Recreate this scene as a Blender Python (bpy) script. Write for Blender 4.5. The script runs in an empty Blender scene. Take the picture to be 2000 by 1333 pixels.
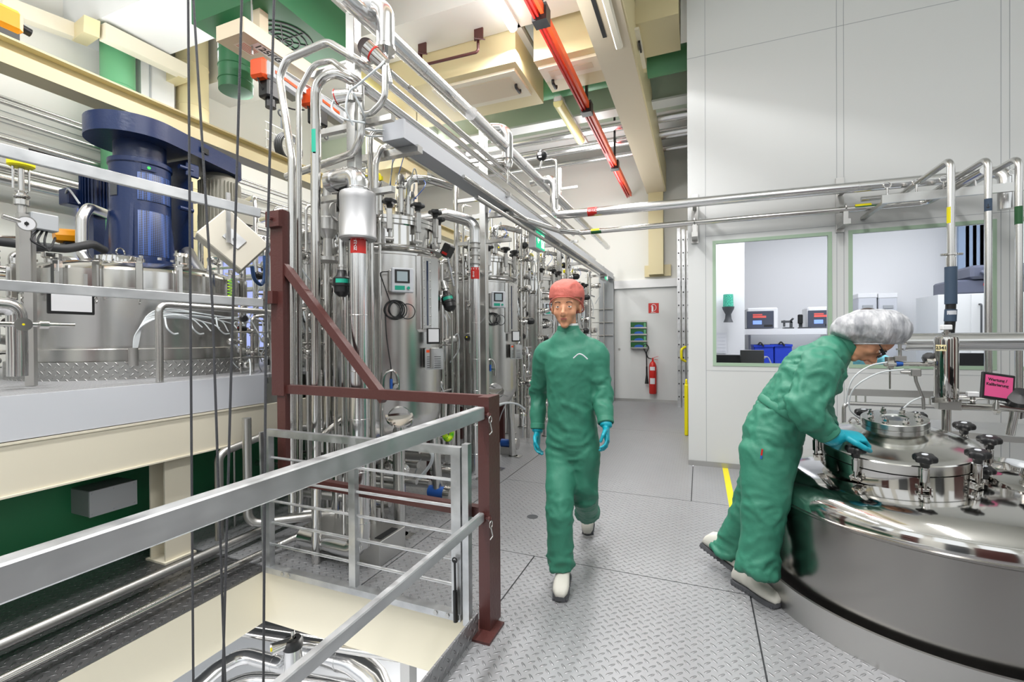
import bpy, math, random
from mathutils import Vector, Matrix, noise
random.seed(7)
D = bpy.data
SC = bpy.context.scene
COL = SC.collection
PI = math.pi

# ------------------------------------------------------------------ camera
FPX, YAW, PIT, ROL, CAMH = 901.2, .38555, -.0062155, -.006303, 1.45
_cy, _sy, _cp, _sp = math.cos(YAW), math.sin(YAW), math.cos(PIT), math.sin(PIT)
FWD = Vector((-_sy*_cp, _cy*_cp, _sp)); _r = Vector((_cy, _sy, 0)); _u = _r.cross(FWD)
RGT = math.cos(ROL)*_r + math.sin(ROL)*_u
UPV = -math.sin(ROL)*_r + math.cos(ROL)*_u
CAM = Vector((0, 0, CAMH))
cd = D.cameras.new('camera'); cam = D.objects.new('camera', cd); COL.objects.link(cam)
cd.sensor_width = 36; cd.lens = FPX*36/2000; cd.clip_start = .05; cd.clip_end = 100
cam.matrix_world = Matrix.Translation(CAM) @ Matrix((RGT, UPV, -FWD)).transposed().to_4x4()
SC.camera = cam

# ------------------------------------------------------------------ world, exposure, light
w = D.worlds.new('world'); SC.world = w; w.use_nodes = True
w.node_tree.nodes['Background'].inputs[0].default_value = (.93, .97, 1, 1)
w.node_tree.nodes['Background'].inputs[1].default_value = 1.0
SC.view_settings.view_transform = 'Standard'; SC.view_settings.look = 'None'
SC.view_settings.exposure = 0.5; SC.view_settings.gamma = 1; SC.view_settings.use_curve_mapping = False
SC.cycles.max_bounces = 7; SC.cycles.diffuse_bounces = 3; SC.cycles.glossy_bounces = 5
SC.cycles.transmission_bounces = 5; SC.cycles.transparent_max_bounces = 8
SC.cycles.caustics_reflective = False; SC.cycles.caustics_refractive = False
SC.cycles.sample_clamp_indirect = 3.0
def area(name, loc, sx, sy, power, col=(1, .99, .985), direc=(0, 0, -1), spread=PI):
    l = D.lights.new(name, 'AREA'); l.shape = 'RECTANGLE'; l.size = sx; l.size_y = sy; l.energy = power; l.color = col; l.spread = spread
    o = D.objects.new(name, l); COL.objects.link(o); o.location = loc
    o.rotation_euler = Vector(direc).to_track_quat('-Z', 'Y').to_euler(); return o
# rows of ceiling lamps over the hall (some of their tubes are modelled below) and the cleanroom ceiling lights
area('ceiling_lamp_light', (-2.07, 4.0, 5.05), .3, 3.0, 110)
area('ceiling_lamp_light', (-2.07, .2, 5.05), .3, 3.0, 110)
area('ceiling_lamp_light', (-4.55, 8.0, 5.05), .3, 2.4, 80)
area('ceiling_lamp_light', (-4.4, .5, 5.0), .3, 3.0, 60)
area('ceiling_lamp_light', (.9, .9, 5.05), .3, 3.0, 90)
area('ceiling_lamp_light', (-1.6, 9.0, 4.7), .3, 1.6, 26)
area('ceiling_lamp_light', (-5.4, 5.0, 4.9), .3, 3.0, 62)
for x_, y_, e_ in ((-1.6, 3.4, 24), (-2.07, 8.6, 28), (-4.9, 4.9, 26), (-4.6, 7.8, 24), (-5.9, 2.0, 32), (-2.3, .2, 30), (1.2, .5, 28)):
    area('ceiling_fill_uplight', (x_, y_, 4.1), 1.0, 2.4, e_, direc=(0, .001, 1))  # upward fill added to brighten the ceiling, no lamps hang at these spots
area('slot_lamp_fill', (-.87, 6.0, 4.58), .12, 5.0, 50)  # added to brighten the walkway, reaches well beyond the slot lamp
area('pit_fill_light', (-2.0, 3.6, -.45), 2.4, 1.2, 70, (1, .97, .92), (0, -.5, -1))  # unseen fill lights added below so the pit pipes show brighter
area('pit_fill_light', (-3.4, .6, -.45), 1.2, 2.4, 50, (1, .97, .92), (.3, 0, -1))
area('cleanroom_light', (1.9, 6.4, 3.05), 3.6, 1.3, 68, (.93, .94, 1), (0, .25, -1))

def ray(u, v): return FWD + RGT*((u-1000)/FPX) - UPV*((v-666.5)/FPX)
def W(u, v, X=None, Y=None, Z=None):
    q = ray(u, v)
    t = X/q.x if X is not None else Y/q.y if Y is not None else (Z-CAMH)/q.z
    return CAM + q*t

# ------------------------------------------------------------------ materials
MATS = {}
def lin(c):
    if isinstance(c, str):
        c = [int(c[i:i+2], 16)/255 for i in (0, 2, 4)]
        c = [x/12.92 if x <= .04045 else ((x+.055)/1.055)**2.4 for x in c]
    return (*c[:3], 1)
def mat(name, col, rough=.5, metal=0, bump=None, emit=None, alpha=None, coat=0, spec=.5, trans=0, rvar=None, cvar=None, sheen=0, aniso=0, ior=None):
    m = D.materials.new(name); m.use_nodes = True; nt = m.node_tree; b = nt.nodes['Principled BSDF']
    b.inputs['Base Color'].default_value = lin(col); b.inputs['Roughness'].default_value = rough; b.inputs['Metallic'].default_value = metal
    b.inputs['Coat Weight'].default_value = coat; b.inputs['Specular IOR Level'].default_value = spec
    b.inputs['Transmission Weight'].default_value = trans; b.inputs['Sheen Weight'].default_value = sheen
    if ior: b.inputs['IOR'].default_value = ior
    if aniso: b.inputs['Anisotropic'].default_value = aniso
    if emit: b.inputs['Emission Color'].default_value = lin(emit[0]); b.inputs['Emission Strength'].default_value = emit[1]
    if alpha is not None: b.inputs['Alpha'].default_value = alpha
    N = nt.nodes.new; L = nt.links.new
    tc = None
    def nz(scale, stretch=(1, 1, 1), detail=3):
        nonlocal tc
        if tc is None: tc = N('ShaderNodeTexCoord')
        mp = N('ShaderNodeMapping'); mp.inputs['Scale'].default_value = stretch
        n = N('ShaderNodeTexNoise'); n.inputs['Scale'].default_value = scale; n.inputs['Detail'].default_value = detail
        L(tc.outputs['Object'], mp.inputs[0]); L(mp.outputs[0], n.inputs[0]); return n
    if bump:
        n = nz(bump[0], bump[2] if len(bump) > 2 else (1, 1, 1)); bp = N('ShaderNodeBump'); bp.inputs['Strength'].default_value = bump[1]; bp.inputs['Distance'].default_value = bump[3] if len(bump) > 3 else .01
        L(n.outputs[0], bp.inputs['Height']); L(bp.outputs[0], b.inputs['Normal'])
    if rvar:
        n = nz(rvar[0], rvar[3] if len(rvar) > 3 else (1, 1, 1)); mr = N('ShaderNodeMapRange'); mr.inputs['From Min'].default_value = .3; mr.inputs['From Max'].default_value = .7
        mr.inputs['To Min'].default_value = rvar[1]; mr.inputs['To Max'].default_value = rvar[2]
        L(n.outputs[0], mr.inputs[0]); L(mr.outputs[0], b.inputs['Roughness'])
    if cvar:
        n = nz(cvar[0], cvar[3] if len(cvar) > 3 else (1, 1, 1)); r = N('ShaderNodeValToRGB'); r.color_ramp.elements[0].position = .35; r.color_ramp.elements[1].position = .65
        r.color_ramp.elements[0].color = lin(cvar[1]); r.color_ramp.elements[1].color = lin(cvar[2])
        L(n.outputs[0], r.inputs[0]); L(r.outputs[0], b.inputs['Base Color'])
    MATS[name] = m; return m
def tread(name, col, rough, metal, cell=.056, plane='xy', dark=.72, amp=.006):
    m = mat(name, col, rough, metal); nt = m.node_tree; b = nt.nodes['Principled BSDF']; N = nt.nodes.new; L = nt.links.new
    tc = N('ShaderNodeTexCoord'); sp = N('ShaderNodeSeparateXYZ'); L(tc.outputs['Object'], sp.inputs[0])
    def M(op, a, c=None, v=None, w=None):
        n = N('ShaderNodeMath'); n.operation = op
        if hasattr(a, 'links'): L(a, n.inputs[0])
        else: n.inputs[0].default_value = a
        if c is not None:
            if hasattr(c, 'links'): L(c, n.inputs[1])
            else: n.inputs[1].default_value = c
        return n.outputs[0]
    ax = {'xy': (0, 1), 'yz': (1, 2), 'xz': (0, 2)}
    if plane == 'cyl':
        p0 = M('MULTIPLY', M('ARCTAN2', sp.outputs[1], sp.outputs[0]), 14.5/cell*.056/1.0); p0 = M('MULTIPLY', p0, 1.0); q0 = M('DIVIDE', sp.outputs[2], cell)
    else:
        i, j = ax[plane]; p0 = M('DIVIDE', sp.outputs[i], cell); q0 = M('DIVIDE', sp.outputs[j], cell)
    hs = []
    for off, s in ((0, 1), (.5, -1)):
        p = M('SUBTRACT', M('FRACT', M('ADD', p0, off)), .5); q = M('SUBTRACT', M('FRACT', M('ADD', q0, off)), .5)
        a = M('MULTIPLY', M('ADD', p, M('MULTIPLY', q, s)), .7071/.33); c = M('MULTIPLY', M('SUBTRACT', p, M('MULTIPLY', q, s)), .7071/.105)
        hs.append(M('MAXIMUM', M('SUBTRACT', 1.0, M('ADD', M('MULTIPLY', a, a), M('MULTIPLY', c, c))), 0.0))
    h = M('ADD', hs[0], hs[1]); h2 = M('POWER', h, .5)
    bp = N('ShaderNodeBump'); bp.inputs['Distance'].default_value = amp; bp.inputs['Strength'].default_value = 1
    L(h2, bp.inputs['Height']); L(bp.outputs[0], b.inputs['Normal'])
    n = N('ShaderNodeTexNoise'); n.inputs['Scale'].default_value = 2.2; n.inputs['Detail'].default_value = 4; L(tc.outputs['Object'], n.inputs[0])
    mx = N('ShaderNodeMixRGB'); mx.inputs[1].default_value = (*[x*.9 for x in lin(col)[:3]], 1); mx.inputs[2].default_value = lin(col)
    L(n.outputs[0], mx.inputs[0]); L(mx.outputs[0], b.inputs['Base Color'])
    mr = N('ShaderNodeMapRange'); mr.inputs['To Min'].default_value = rough; mr.inputs['To Max'].default_value = rough*.6; L(h, mr.inputs[0]); L(mr.outputs[0], b.inputs['Roughness'])
    return m
steel = mat('polished_steel', (.60, .59, .57), .15, 1)
brush = mat('brushed_steel', (.62, .615, .60), .25, 1)
satin = mat('satin_steel', (.53, .525, .51), .36, 1)
clad = mat('aluminium_cladding', (.70, .70, .70), .2, 1)
alu = mat('aluminium', (.54, .55, .56), .42, .9, cvar=(9, (.46, .47, .48), (.62, .63, .64), (1, .3, 1)), rvar=(16, .28, .5))
mirror = mat('mirror_steel', (.62, .61, .59), .07, 1)
cream = mat('cream_paint', 'EAE3CF', .45)
beamp = mat('yellow_cream_paint', 'DDD0A4', .4)
tan = mat('tan_paint', 'D9CBB2', .45)
pgreen = mat('pale_green_paint', 'C9D6C4', .6)
wallw = mat('wall_white', 'E6E6E0', .6)
panelw = mat('panel_white', 'DDDFDE', .42)
wgreen = mat('window_frame_green', 'A9C2A9', .5)
green = mat('green_paint', '64A578', .45)
fgreen = mat('fan_green_paint', '256840', .45)
dgreen = mat('tank_green_paint', '2C8A5A', .42)
maroon = mat('maroon_paint', '55302D', .35, bump=(60, .15))
blue = mat('blue_paint', '152850', .3, bump=(45, .12))
grey = mat('grey_paint', 'A9ADB0', .42)
lgrey = mat('light_grey_paint', 'D2D5DB', .4)
dgrey = mat('dark_grey', '4A4D50', .5)
mgrey = mat('motor_grey', '9C9A8E', .5)
black = mat('black_plastic', '17181A', .38)
rubber = mat('black_rubber', '222426', .6)
rope = mat('dark_rope', '4A4B4F', .7, bump=(300, .5))
white = mat('white_plastic', 'EDEEEF', .4)
red = mat('red_paint', 'C9271F', .35)
orange = mat('orange_paint', 'E5531F', .4)
yellow = mat('yellow_paint', 'F2E400', .45)
amber = mat('amber_paint', 'F5A212', .4)
tube = mat('translucent_hose', 'E3E9EC', .3, alpha=.8)
tealtag = mat('teal_label', '16A88C', .4)
dk_green = mat('dark_green_label', '1E5A2E', .4)
navy = mat('navy_rubber', '3A4D63', .55)
cblue = mat('blue_plastic', '2E62B8', .4)
pink = mat('pink_card', 'E0558E', .5)
ink = mat('black_ink', '1A1A1C', .6)
paper = mat('white_card', 'E6E7EA', .5)
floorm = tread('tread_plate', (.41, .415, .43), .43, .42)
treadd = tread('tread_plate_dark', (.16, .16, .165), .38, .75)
treadv = tread('tread_plate_side', (.38, .38, .39), .4, .75, plane='yz')
treadc = tread('tread_plate_ring', (.42, .42, .41), .4, .8, plane='cyl')
glassm = mat('window_glass', (1, 1, 1), .0, trans=1, ior=1.05, spec=.5)
lens_m = mat('sight_glass', '5E6468', .05, spec=.8)
screen = mat('screen_grey', '8D9BA0', .2, emit=('8D9BA0', .25))
lampon = mat('lamp_diffuser_lit', 'FFFFFF', .4, emit=((1, 1, .98), 6))
lampoff = mat('lamp_diffuser_unlit', 'E4DFA0', .25)
exitg = mat('exit_green', '12A070', .4, emit=('12B080', .9))
exitw = mat('exit_white', 'FFFFFF', .4, emit=('FFFFFF', 1.2))
curtain = mat('blue_strip_curtain', 'A9B6F0', .3, emit=('8C9CF0', .2))  # lit look of the strips is painted in as faint emission

# ------------------------------------------------------------------ mesh builder
def basis(d):
    d = Vector(d).normalized(); a = Vector((0, 0, 1)) if abs(d.z) < .9 else Vector((1, 0, 0))
    x = a.cross(d).normalized(); return x, d.cross(x), d
class MB:
    def __init__(s): s.v = []; s.f = []; s.T = None
    def put(s, vs, fs):
        n = len(s.v)
        if s.T is not None: vs = [s.T @ Vector(q) for q in vs]
        s.v += [tuple(q) for q in vs]; s.f += [tuple(i+n for i in f) for f in fs]; return s
    def box(s, c, d, rot=None, bev=0):
        x, y, z = d[0]/2, d[1]/2, d[2]/2; c = Vector(c)
        if bev and min(d) > 2.2*bev:
            b = bev; vs = []; 
            prof = [(x-b, y), (x, y-b), (x, -y+b), (x-b, -y), (-x+b, -y), (-x, -y+b), (-x, y-b), (-x+b, y)]
            pin = [(px*(x-b)/x if abs(px) == x else px, py*(y-b)/y if abs(py) == y else py) for px, py in prof]
            vs = [(px, py, -z) for px, py in pin]+[(px, py, -z+b) for px, py in prof]+[(px, py, z-b) for px, py in prof]+[(px, py, z) for px, py in pin]
            fs = [tuple(range(8)), tuple(range(31, 23, -1))]
            for k in range(3):
                for i in range(8): j = (i+1) % 8; fs.append((k*8+j, k*8+i, k*8+8+i, k*8+8+j))
        else:
            vs = [(a*x, b*y, e*z) for e in (-1, 1) for a, b in ((-1, -1), (1, -1), (1, 1), (-1, 1))]
            fs = [(3, 2, 1, 0), (4, 5, 6, 7), (0, 1, 5, 4), (1, 2, 6, 5), (2, 3, 7, 6), (3, 0, 4, 7)]
        if rot is not None:
            R = rot if isinstance(rot, Matrix) else Matrix.Rotation(rot, 3, 'Z'); vs = [R @ Vector(q) for q in vs]
        return s.put([c+Vector(q) for q in vs], fs)
    def bb(s, a, b, bev=0):
        a, b = Vector(a), Vector(b); return s.box((a+b)/2, [abs(q) for q in (b-a)], bev=bev)
    def beam(s, p, q, w, h, up=(0, 0, 1), bev=0):
        p, q = Vector(p), Vector(q); d = (q-p).normalized(); side = d.cross(Vector(up)).normalized(); u = side.cross(d)
        R = Matrix((side, d, u)).transposed(); return s.box((p+q)/2, (w, (q-p).length, h), rot=R, bev=bev)
    def cyl(s, p, q, r, r2=None, n=16, cap=True):
        p, q = Vector(p), Vector(q); r2 = r if r2 is None else r2; x, y, d = basis(q-p)
        vs = [p+(x*math.cos(2*PI*i/n)+y*math.sin(2*PI*i/n))*r for i in range(n)]+[q+(x*math.cos(2*PI*i/n)+y*math.sin(2*PI*i/n))*r2 for i in range(n)]
        fs = [(i, (i+1) % n, n+(i+1) % n, n+i) for i in range(n)]
        if cap: fs += [tuple(range(n-1, -1, -1)), tuple(range(n, 2*n))]
        return s.put(vs, fs)
    def lathe(s, prof, o=(0, 0, 0), ax=(0, 0, 1), n=32, ang=2*PI, a0=0):
        o = Vector(o); x, y, d = basis(ax)
        if abs(d.z) > .999: x, y = Vector((1, 0, 0)), Vector((0, 1, 0))*(1 if d.z > 0 else -1)
        full = ang > 6.28; m = n if full else n+1; vs = []; fs = []
        for r, z in prof:
            for i in range(m):
                t = a0+ang*i/n; vs.append(o+d*z+(x*math.cos(t)+y*math.sin(t))*max(r, 1e-5))
        for k in range(len(prof)-1):
            for i in range(n):
                j = (i+1) % m; fs.append((k*m+i, k*m+j, (k+1)*m+j, (k+1)*m+i))
        return s.put(vs, fs)
    def sph(s, c, r, n=16, sc=(1, 1, 1)):
        c = Vector(c); m = n//2; vs = []; fs = []
        for k in range(m+1):
            a = PI*k/m
            for i in range(n): t = 2*PI*i/n; vs.append(c+Vector((math.sin(a)*math.cos(t)*r*sc[0], math.sin(a)*math.sin(t)*r*sc[1], math.cos(a)*r*sc[2])))
        for k in range(m):
            for i in range(n): j = (i+1) % n; fs.append((k*n+i, (k+1)*n+i, (k+1)*n+j, k*n+j))
        return s.put(vs, fs)
    def ring(s, c, R, r, ax=(0, 0, 1), n=28, k=8): # torus
        return s.lathe([(R+r*math.cos(2*PI*i/k), r*math.sin(2*PI*i/k)) for i in range(k+1)], c, ax, n)
    def tube(s, pts, r, bend=None, n=12, cap=True, closed=False):
        P = smooth_path(pts, bend if bend is not None else r*2.2)
        rr = r if callable(r) else None; m = len(P); T = []
        for i in range(m):
            a = P[max(i-1, 0)]; b = P[min(i+1, m-1)]; T.append((b-a).normalized())
        x, y, _ = basis(T[0]); vs = []; fs = []
        for i in range(m):
            x = (x-T[i]*x.dot(T[i])).normalized(); y = T[i].cross(x)
            # keep the width on mitred bends
            R = rr(i/(m-1)) if rr else r
            vs += [P[i]+(x*math.cos(2*PI*k/n)+y*math.sin(2*PI*k/n))*R for k in range(n)]
        for i in range(m-1):
            for k in range(n): j = (k+1) % n; fs.append((i*n+k, i*n+j, (i+1)*n+j, (i+1)*n+k))
        if cap: fs += [tuple(range(n-1, -1, -1)), tuple(range((m-1)*n, m*n))]
        return s.put(vs, fs)
    def prism(s, poly, o, xa, ya, depth):
        o, xa, ya = Vector(o), Vector(xa), Vector(ya); z = xa.cross(ya).normalized()*depth; n = len(poly)
        vs = [o+xa*a+ya*b for a, b in poly]; vs += [q+z for q in vs]
        fs = [tuple(range(n-1, -1, -1)), tuple(range(n, 2*n))]+[(i, (i+1) % n, n+(i+1) % n, n+i) for i in range(n)]
        return s.put(vs, fs)
    def build(s, name, m, parent=None, ang=35, smooth=True):
        o0 = wloc(parent) if parent else Vector((0, 0, 0))
        me = D.meshes.new(name); me.from_pydata([Vector(q)-o0 for q in s.v], [], s.f); me.validate(); me.update()
        me.materials.append(m)
        if smooth:
            me.polygons.foreach_set('use_smooth', [True]*len(me.polygons)); me.set_sharp_from_angle(angle=math.radians(ang))
        ob = D.objects.new(name, me); COL.objects.link(ob)
        if parent: ob.parent = parent
        return ob
def wloc(o):
    v = Vector((0, 0, 0))
    while o: v = v+o.location; o = o.parent
    return v
def smooth_path(pts, bend):
    pts = [Vector(p) for p in pts]; out = [pts[0]]
    for i in range(1, len(pts)-1):
        a, b, c = pts[i-1], pts[i], pts[i+1]; u, v = (a-b), (c-b); lu, lv = u.length, v.length
        if lu < 1e-6 or lv < 1e-6: continue
        th = u.angle(v, PI)
        if th > PI-.03: out.append(b); continue
        t = min(bend/math.tan(th/2) if th > .05 else bend, lu*.49, lv*.49); R = t*math.tan(th/2)
        u.normalize(); v.normalize(); p0, p1 = b+u*t, b+v*t; cen = b+(u+v).normalized()*(R/math.sin(th/2))
        k = max(2, int((PI-th)/.22))
        e0, e1 = p0-cen, p1-cen; tot = e0.angle(e1, 0)
        for j in range(k+1):
            f = j/k; q = (e0*math.sin((1-f)*tot)+e1*math.sin(f*tot))/math.sin(tot) if tot > 1e-4 else e0; out.append(cen+q)
    out.append(pts[-1]); return out
def curve_pts(pts, k=6): # Catmull-Rom through points, for hoses and cables
    P = [Vector(p) for p in pts]; P = [P[0]*2-P[1]]+P+[P[-1]*2-P[-2]]; out = []
    for i in range(1, len(P)-2):
        a, b, c, d = P[i-1:i+3]
        for j in range(k):
            t = j/k; out.append(.5*((2*b)+(c-a)*t+(2*a-5*b+4*c-d)*t*t+(3*b-a-3*c+d)*t**3))
    out.append(P[-2]); return out
def hose(mb, pts, r, n=8, k=6): return mb.tube(curve_pts(pts, k), r, bend=1e-4, n=n)
def tag(o, label, cat, group=None, kind=None):
    if label: o['label'] = label
    if cat: o['category'] = cat
    if group: o['group'] = group
    if kind: o['kind'] = kind
    return o
def thing(name, label, cat, loc=(0, 0, 0), group=None):
    o = D.objects.new(name, None); COL.objects.link(o); o.location = loc; o.empty_display_size = .1
    return tag(o, label, cat, group)
def one(mb, name, m, label, cat, group=None, ang=35): return tag(mb.build(name, m, None, ang), label, cat, group)
def struct(mb, name, m, label=None, ang=35):
    o = mb.build(name, m, None, ang); o['kind'] = 'structure'
    o['label'] = label or name.replace('_', ' '); return o
def lab(o, l): o['label'] = l; return o
def dup(root, loc, rz=0, label=None, group=None, scale=None):
    def cp(o, par):
        c = o.copy(); COL.objects.link(c); c.parent = par
        for ch in list(o.children): cp(ch, c)
        return c
    r = cp(root, None); r.location = loc; r.rotation_euler = (0, 0, rz)
    if label: r['label'] = label
    if group: r['group'] = group
    if scale: r.scale = (scale,)*3
    return r
def text(body, name, size, o, xa, ya, m, parent=None, align='LEFT', ext=.0006, bold=0):
    cu = D.curves.new(name, 'FONT'); cu.body = body; cu.size = size; cu.extrude = ext; cu.align_x = align; cu.align_y = 'CENTER'; cu.offset = bold
    t = D.objects.new(name, cu); COL.objects.link(t); bpy.context.view_layer.update()
    me = D.meshes.new_from_object(t.evaluated_get(bpy.context.evaluated_depsgraph_get())); D.objects.remove(t); D.curves.remove(cu)
    xa, ya = Vector(xa).normalized(), Vector(ya).normalized(); M = Matrix((xa, ya, xa.cross(ya))).transposed().to_4x4(); M.translation = Vector(o)-(wloc(parent) if parent else Vector((0, 0, 0)))
    me.transform(M); me.materials.clear(); me.materials.append(m); ob = D.objects.new(name, me); COL.objects.link(ob)
    if parent: ob.parent = parent
    return ob
# ================================================================== structure
CX, CY = -.117, 5.6          # corner of the cleanroom block
LX = -7.2                    # wall on the far side of the hall
FY = 10.75                   # far wall
# walkway floor in plates with narrow joints over a dark underfloor
def plate(x0, x1, y0, y1, i):
    g = .004
    o = struct(MB().bb((x0+g, y0+g, -.012), (x1-g, y1-g, 0)), 'floor', floorm, 'tread plate floor section %d' % i); return o
xs = [-1.02, .26]
plate(-1.02, .26, -2.5, 2.885, 1); plate(.26, 4.0, -2.5, 2.885, 2)
plate(-1.85, .28, 2.885, 4.36, 3); plate(.28, 4.0, 2.885, CY, 4)
plate(-1.85, -.07, 4.36, 7.4, 5); plate(-.07, .28, 4.36, CY, 6)
plate(-1.85, CX, 7.4, FY, 7)
plate(-7.2, -1.85, 2.13, 6.0, 8); plate(-7.2, -1.85, 6.0, FY, 9)
plate(-1.85, -1.02, 2.13, 2.885, 10)
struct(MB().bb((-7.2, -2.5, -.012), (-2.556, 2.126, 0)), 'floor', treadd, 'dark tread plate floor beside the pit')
m = MB().bb((-1.02, -2.5, -.03), (4, CY, -.014)); m.bb((-7.2, 2.13, -.03), (-1.02, FY, -.014)); m.bb((-1.02, CY, -.03), (CX, FY, -.014))
struct(m, 'floor', dgrey, 'underfloor seen in the joints')
# pit edge beams
m = MB().bb((-2.62, 2.11, -.335), (-1.0, 2.16, -.014)); struct(m, 'trim_1', cream, 'cream beam under the gate along the pit edge')
m = MB().bb((-2.62, -2.5, -.335), (-2.556, 2.11, -.014)); struct(m, 'trim_2', cream, 'cream beam along the dark floor at the pit')
m = MB().bb((-1.03, -2.5, -.30), (-1.0, 2.1, -.03)); struct(m, 'trim_3', cream, 'cream beam under the walkway edge')
m = MB().bb((-1.022, -2.5, -.05), (-1.012, 2.03, .1)); struct(m, 'trim_4', treadv, 'tread plate kick strip along the pit')
# lower storey
struct(MB().bb((-9, -4, -2.25), (4, FY, -2.2)), 'floor', lgrey, 'floor of the storey below')
struct(MB().bb((-9, 5.0, -2.2), (4, 5.1, -.35)), 'wall_below', wallw, 'pale wall of the storey below')
# walls
m = MB().bb((LX-.1, -3, 0), (LX, FY+.1, 6.4)); struct(m, 'wall_left', wallw)
m = MB().bb((LX, FY, 0), (4.5, FY+.1, 6.4)); struct(m, 'wall_far', wallw)
struct(MB().bb((LX-.1, -3, 6.3), (4.5, FY+.1, 6.4)), 'ceiling', wallw)
# cleanroom block: front wall with openings
m = MB(); y0, y1 = CY, CY+.06
wins = [(.145, 1.253), (1.403, 2.525), (2.68, 3.8)]; z0, z1 = 1.133, 2.511
m.bb((CX, y0, z1), (4.5, y1, 6.3)); m.bb((CX, y0, .0), (4.5, y1, z0))
px = CX
for a, b in wins: m.bb((px, y0, z0), (a, y1, z1)); px = b
m.bb((px, y0, z0), (4.5, y1, z1))
struct(m, 'wall_right', panelw, 'white panelled cleanroom wall')
struct(MB().bb((CX, CY+.06, 0), (CX+.06, FY, 6.3)), 'wall_side', panelw, 'white side wall of the cleanroom')
m = MB()
for x in (.07, 1.3, 1.36, 2.56, 2.62): m.bb((x-.0025, y0-.0012, .05), (x+.0025, y0, 6.3))
for x in (.13, 1.28, 2.6): m.bb((x-.0015, y0-.0012, z1+.04), (x+.0015, y0, z1+.041))
m.bb((CX, y0-.0012, 4.588), (4.5, y0, 4.593)); m.bb((.07, y0-.0012, z0-.06), (4.5, y0, z0-.056)); m.bb((.07, y0-.0012, z1+.06), (4.5, y0, z1+.064))
struct(m, 'trim_5', grey, 'panel joints of the cleanroom wall')
struct(MB().bb((CX-.004, CY-.012, 0), (4.5, CY, .055)), 'baseboard_right', dgrey if 0 else satin, 'steel skirting of the cleanroom wall')
struct(MB().bb((-1.86, FY-.012, 0), (CX, FY, .06)), 'baseboard_far', satin, 'steel skirting of the far wall')
for i, (a, b) in enumerate(wins):
    wn = D.objects.new('window_%d' % (i+1), None); COL.objects.link(wn); wn.location = (a, CY, z0); wn['kind'] = 'structure'; wn['label'] = 'cleanroom window %d with green frame' % (i+1)
    f = MB(); t = .03
    f.bb((a-.005, CY-.006, z0-.005), (b+.005, CY+.02, z0+t)); f.bb((a-.005, CY-.006, z1-t), (b+.005, CY+.02, z1+.005)); f.bb((a-.005, CY-.006, z0+t), (a+t, CY+.02, z1-t)); f.bb((b-t, CY-.006, z0+t), (b+.005, CY+.02, z1-t))
    f.build('window_frame', wgreen, wn)
    f = MB(); f.bb((a, CY+.02, z0), (b, CY+.1, z0+.02)); f.bb((a, CY+.02, z1-.02), (b, CY+.1, z1)); f.bb((a+.0, CY+.02, z0), (a+.02, CY+.1, z1)); f.bb((b-.02, CY+.02, z0), (b, CY+.1, z1)); f.build('window_reveal', white, wn)
    MB().bb((a+t, CY+.022, z0+t), (b-t, CY+.026, z1-t)).build('window_pane', glassm, wn)
# cleanroom interior shell
struct(MB().bb((CX+.06, CY+.1, -.02), (4.5, 9, 0)), 'floor', lgrey, 'cleanroom floor')
struct(MB().bb((CX+.06, 8.3, 0), (4.5, 8.4, 3.2)), 'wall_back', white, 'white back wall inside the cleanroom')
struct(MB().bb((CX+.06, CY+.06, 3.1), (4.5, 8.4, 3.2)), 'ceiling', white, 'cleanroom ceiling')
# yellow floor tape
m = MB(); a, b, c, d = W(1408, 918, Z=.001), W(1421, 918, Z=.001), W(1437, 1000, Z=.001), W(1420, 1000, Z=.001)
struct(MB().bb((.232, 4.2, 0), (.288, CY-.012, .0012)), 'floor_marking', yellow, 'yellow tape stripe on the tread plate floor')
m = MB(); m.lathe([(0, 0), (.045, 0), (.045, .0015), (0, .0015)], W(1040, 1010, Z=0), n=24); m.build('floor_cap', dgrey); D.objects['floor_cap']['kind'] = 'structure'
# far wall: sliding door header, door, column
struct(MB().bb((-1.8, FY-.09, 2.56), (CX, FY, 2.74)), 'trim_6', white, 'white sliding door header')
struct(MB().bb((-1.79, FY-.03, .06), (-.42, FY, 2.56)), 'door_1', panelw, 'white door leaf on the far wall')
m = MB().bb((-2.14, FY-.12, .0), (-1.81, FY, 2.85)); struct(m, 'door_frame', grey, 'grey door post on the far wall')
# dark lift niche, cupboard wall beyond
m = MB().bb((-1.03, FY-.2, 2.83), (-.72, FY-.012, 5.6)); struct(m, 'column', beamp, 'cream steel column hanging on the far wall')
struct(MB().bb((-1.13, FY-.06, 2.8), (-.57, FY-.0, 3.05)), 'column_bracket', beamp, 'cream bracket under the column')
# green beam along the ceiling (cream hung beam with lamp)
m = MB(); m.bb((-1.06, 1.0, 4.62), (-.675, 10.6, 4.64)); m.bb((-1.06, 1.0, 4.64), (-1.04, 10.6, 5.2)); m.bb((-.695, 1.0, 4.64), (-.675, 10.6, 5.2)); m.bb((-1.06, 1, 5.2), (-.675, 10.6, 5.22))
struct(m, 'beam', tan, 'tan hung beam under the ceiling')
struct(MB().bb((-.675, 1.0, 4.63), (-.655, 10.6, 5.21)), 'beam', beamp, 'yellow flank of the hung beam')
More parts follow.
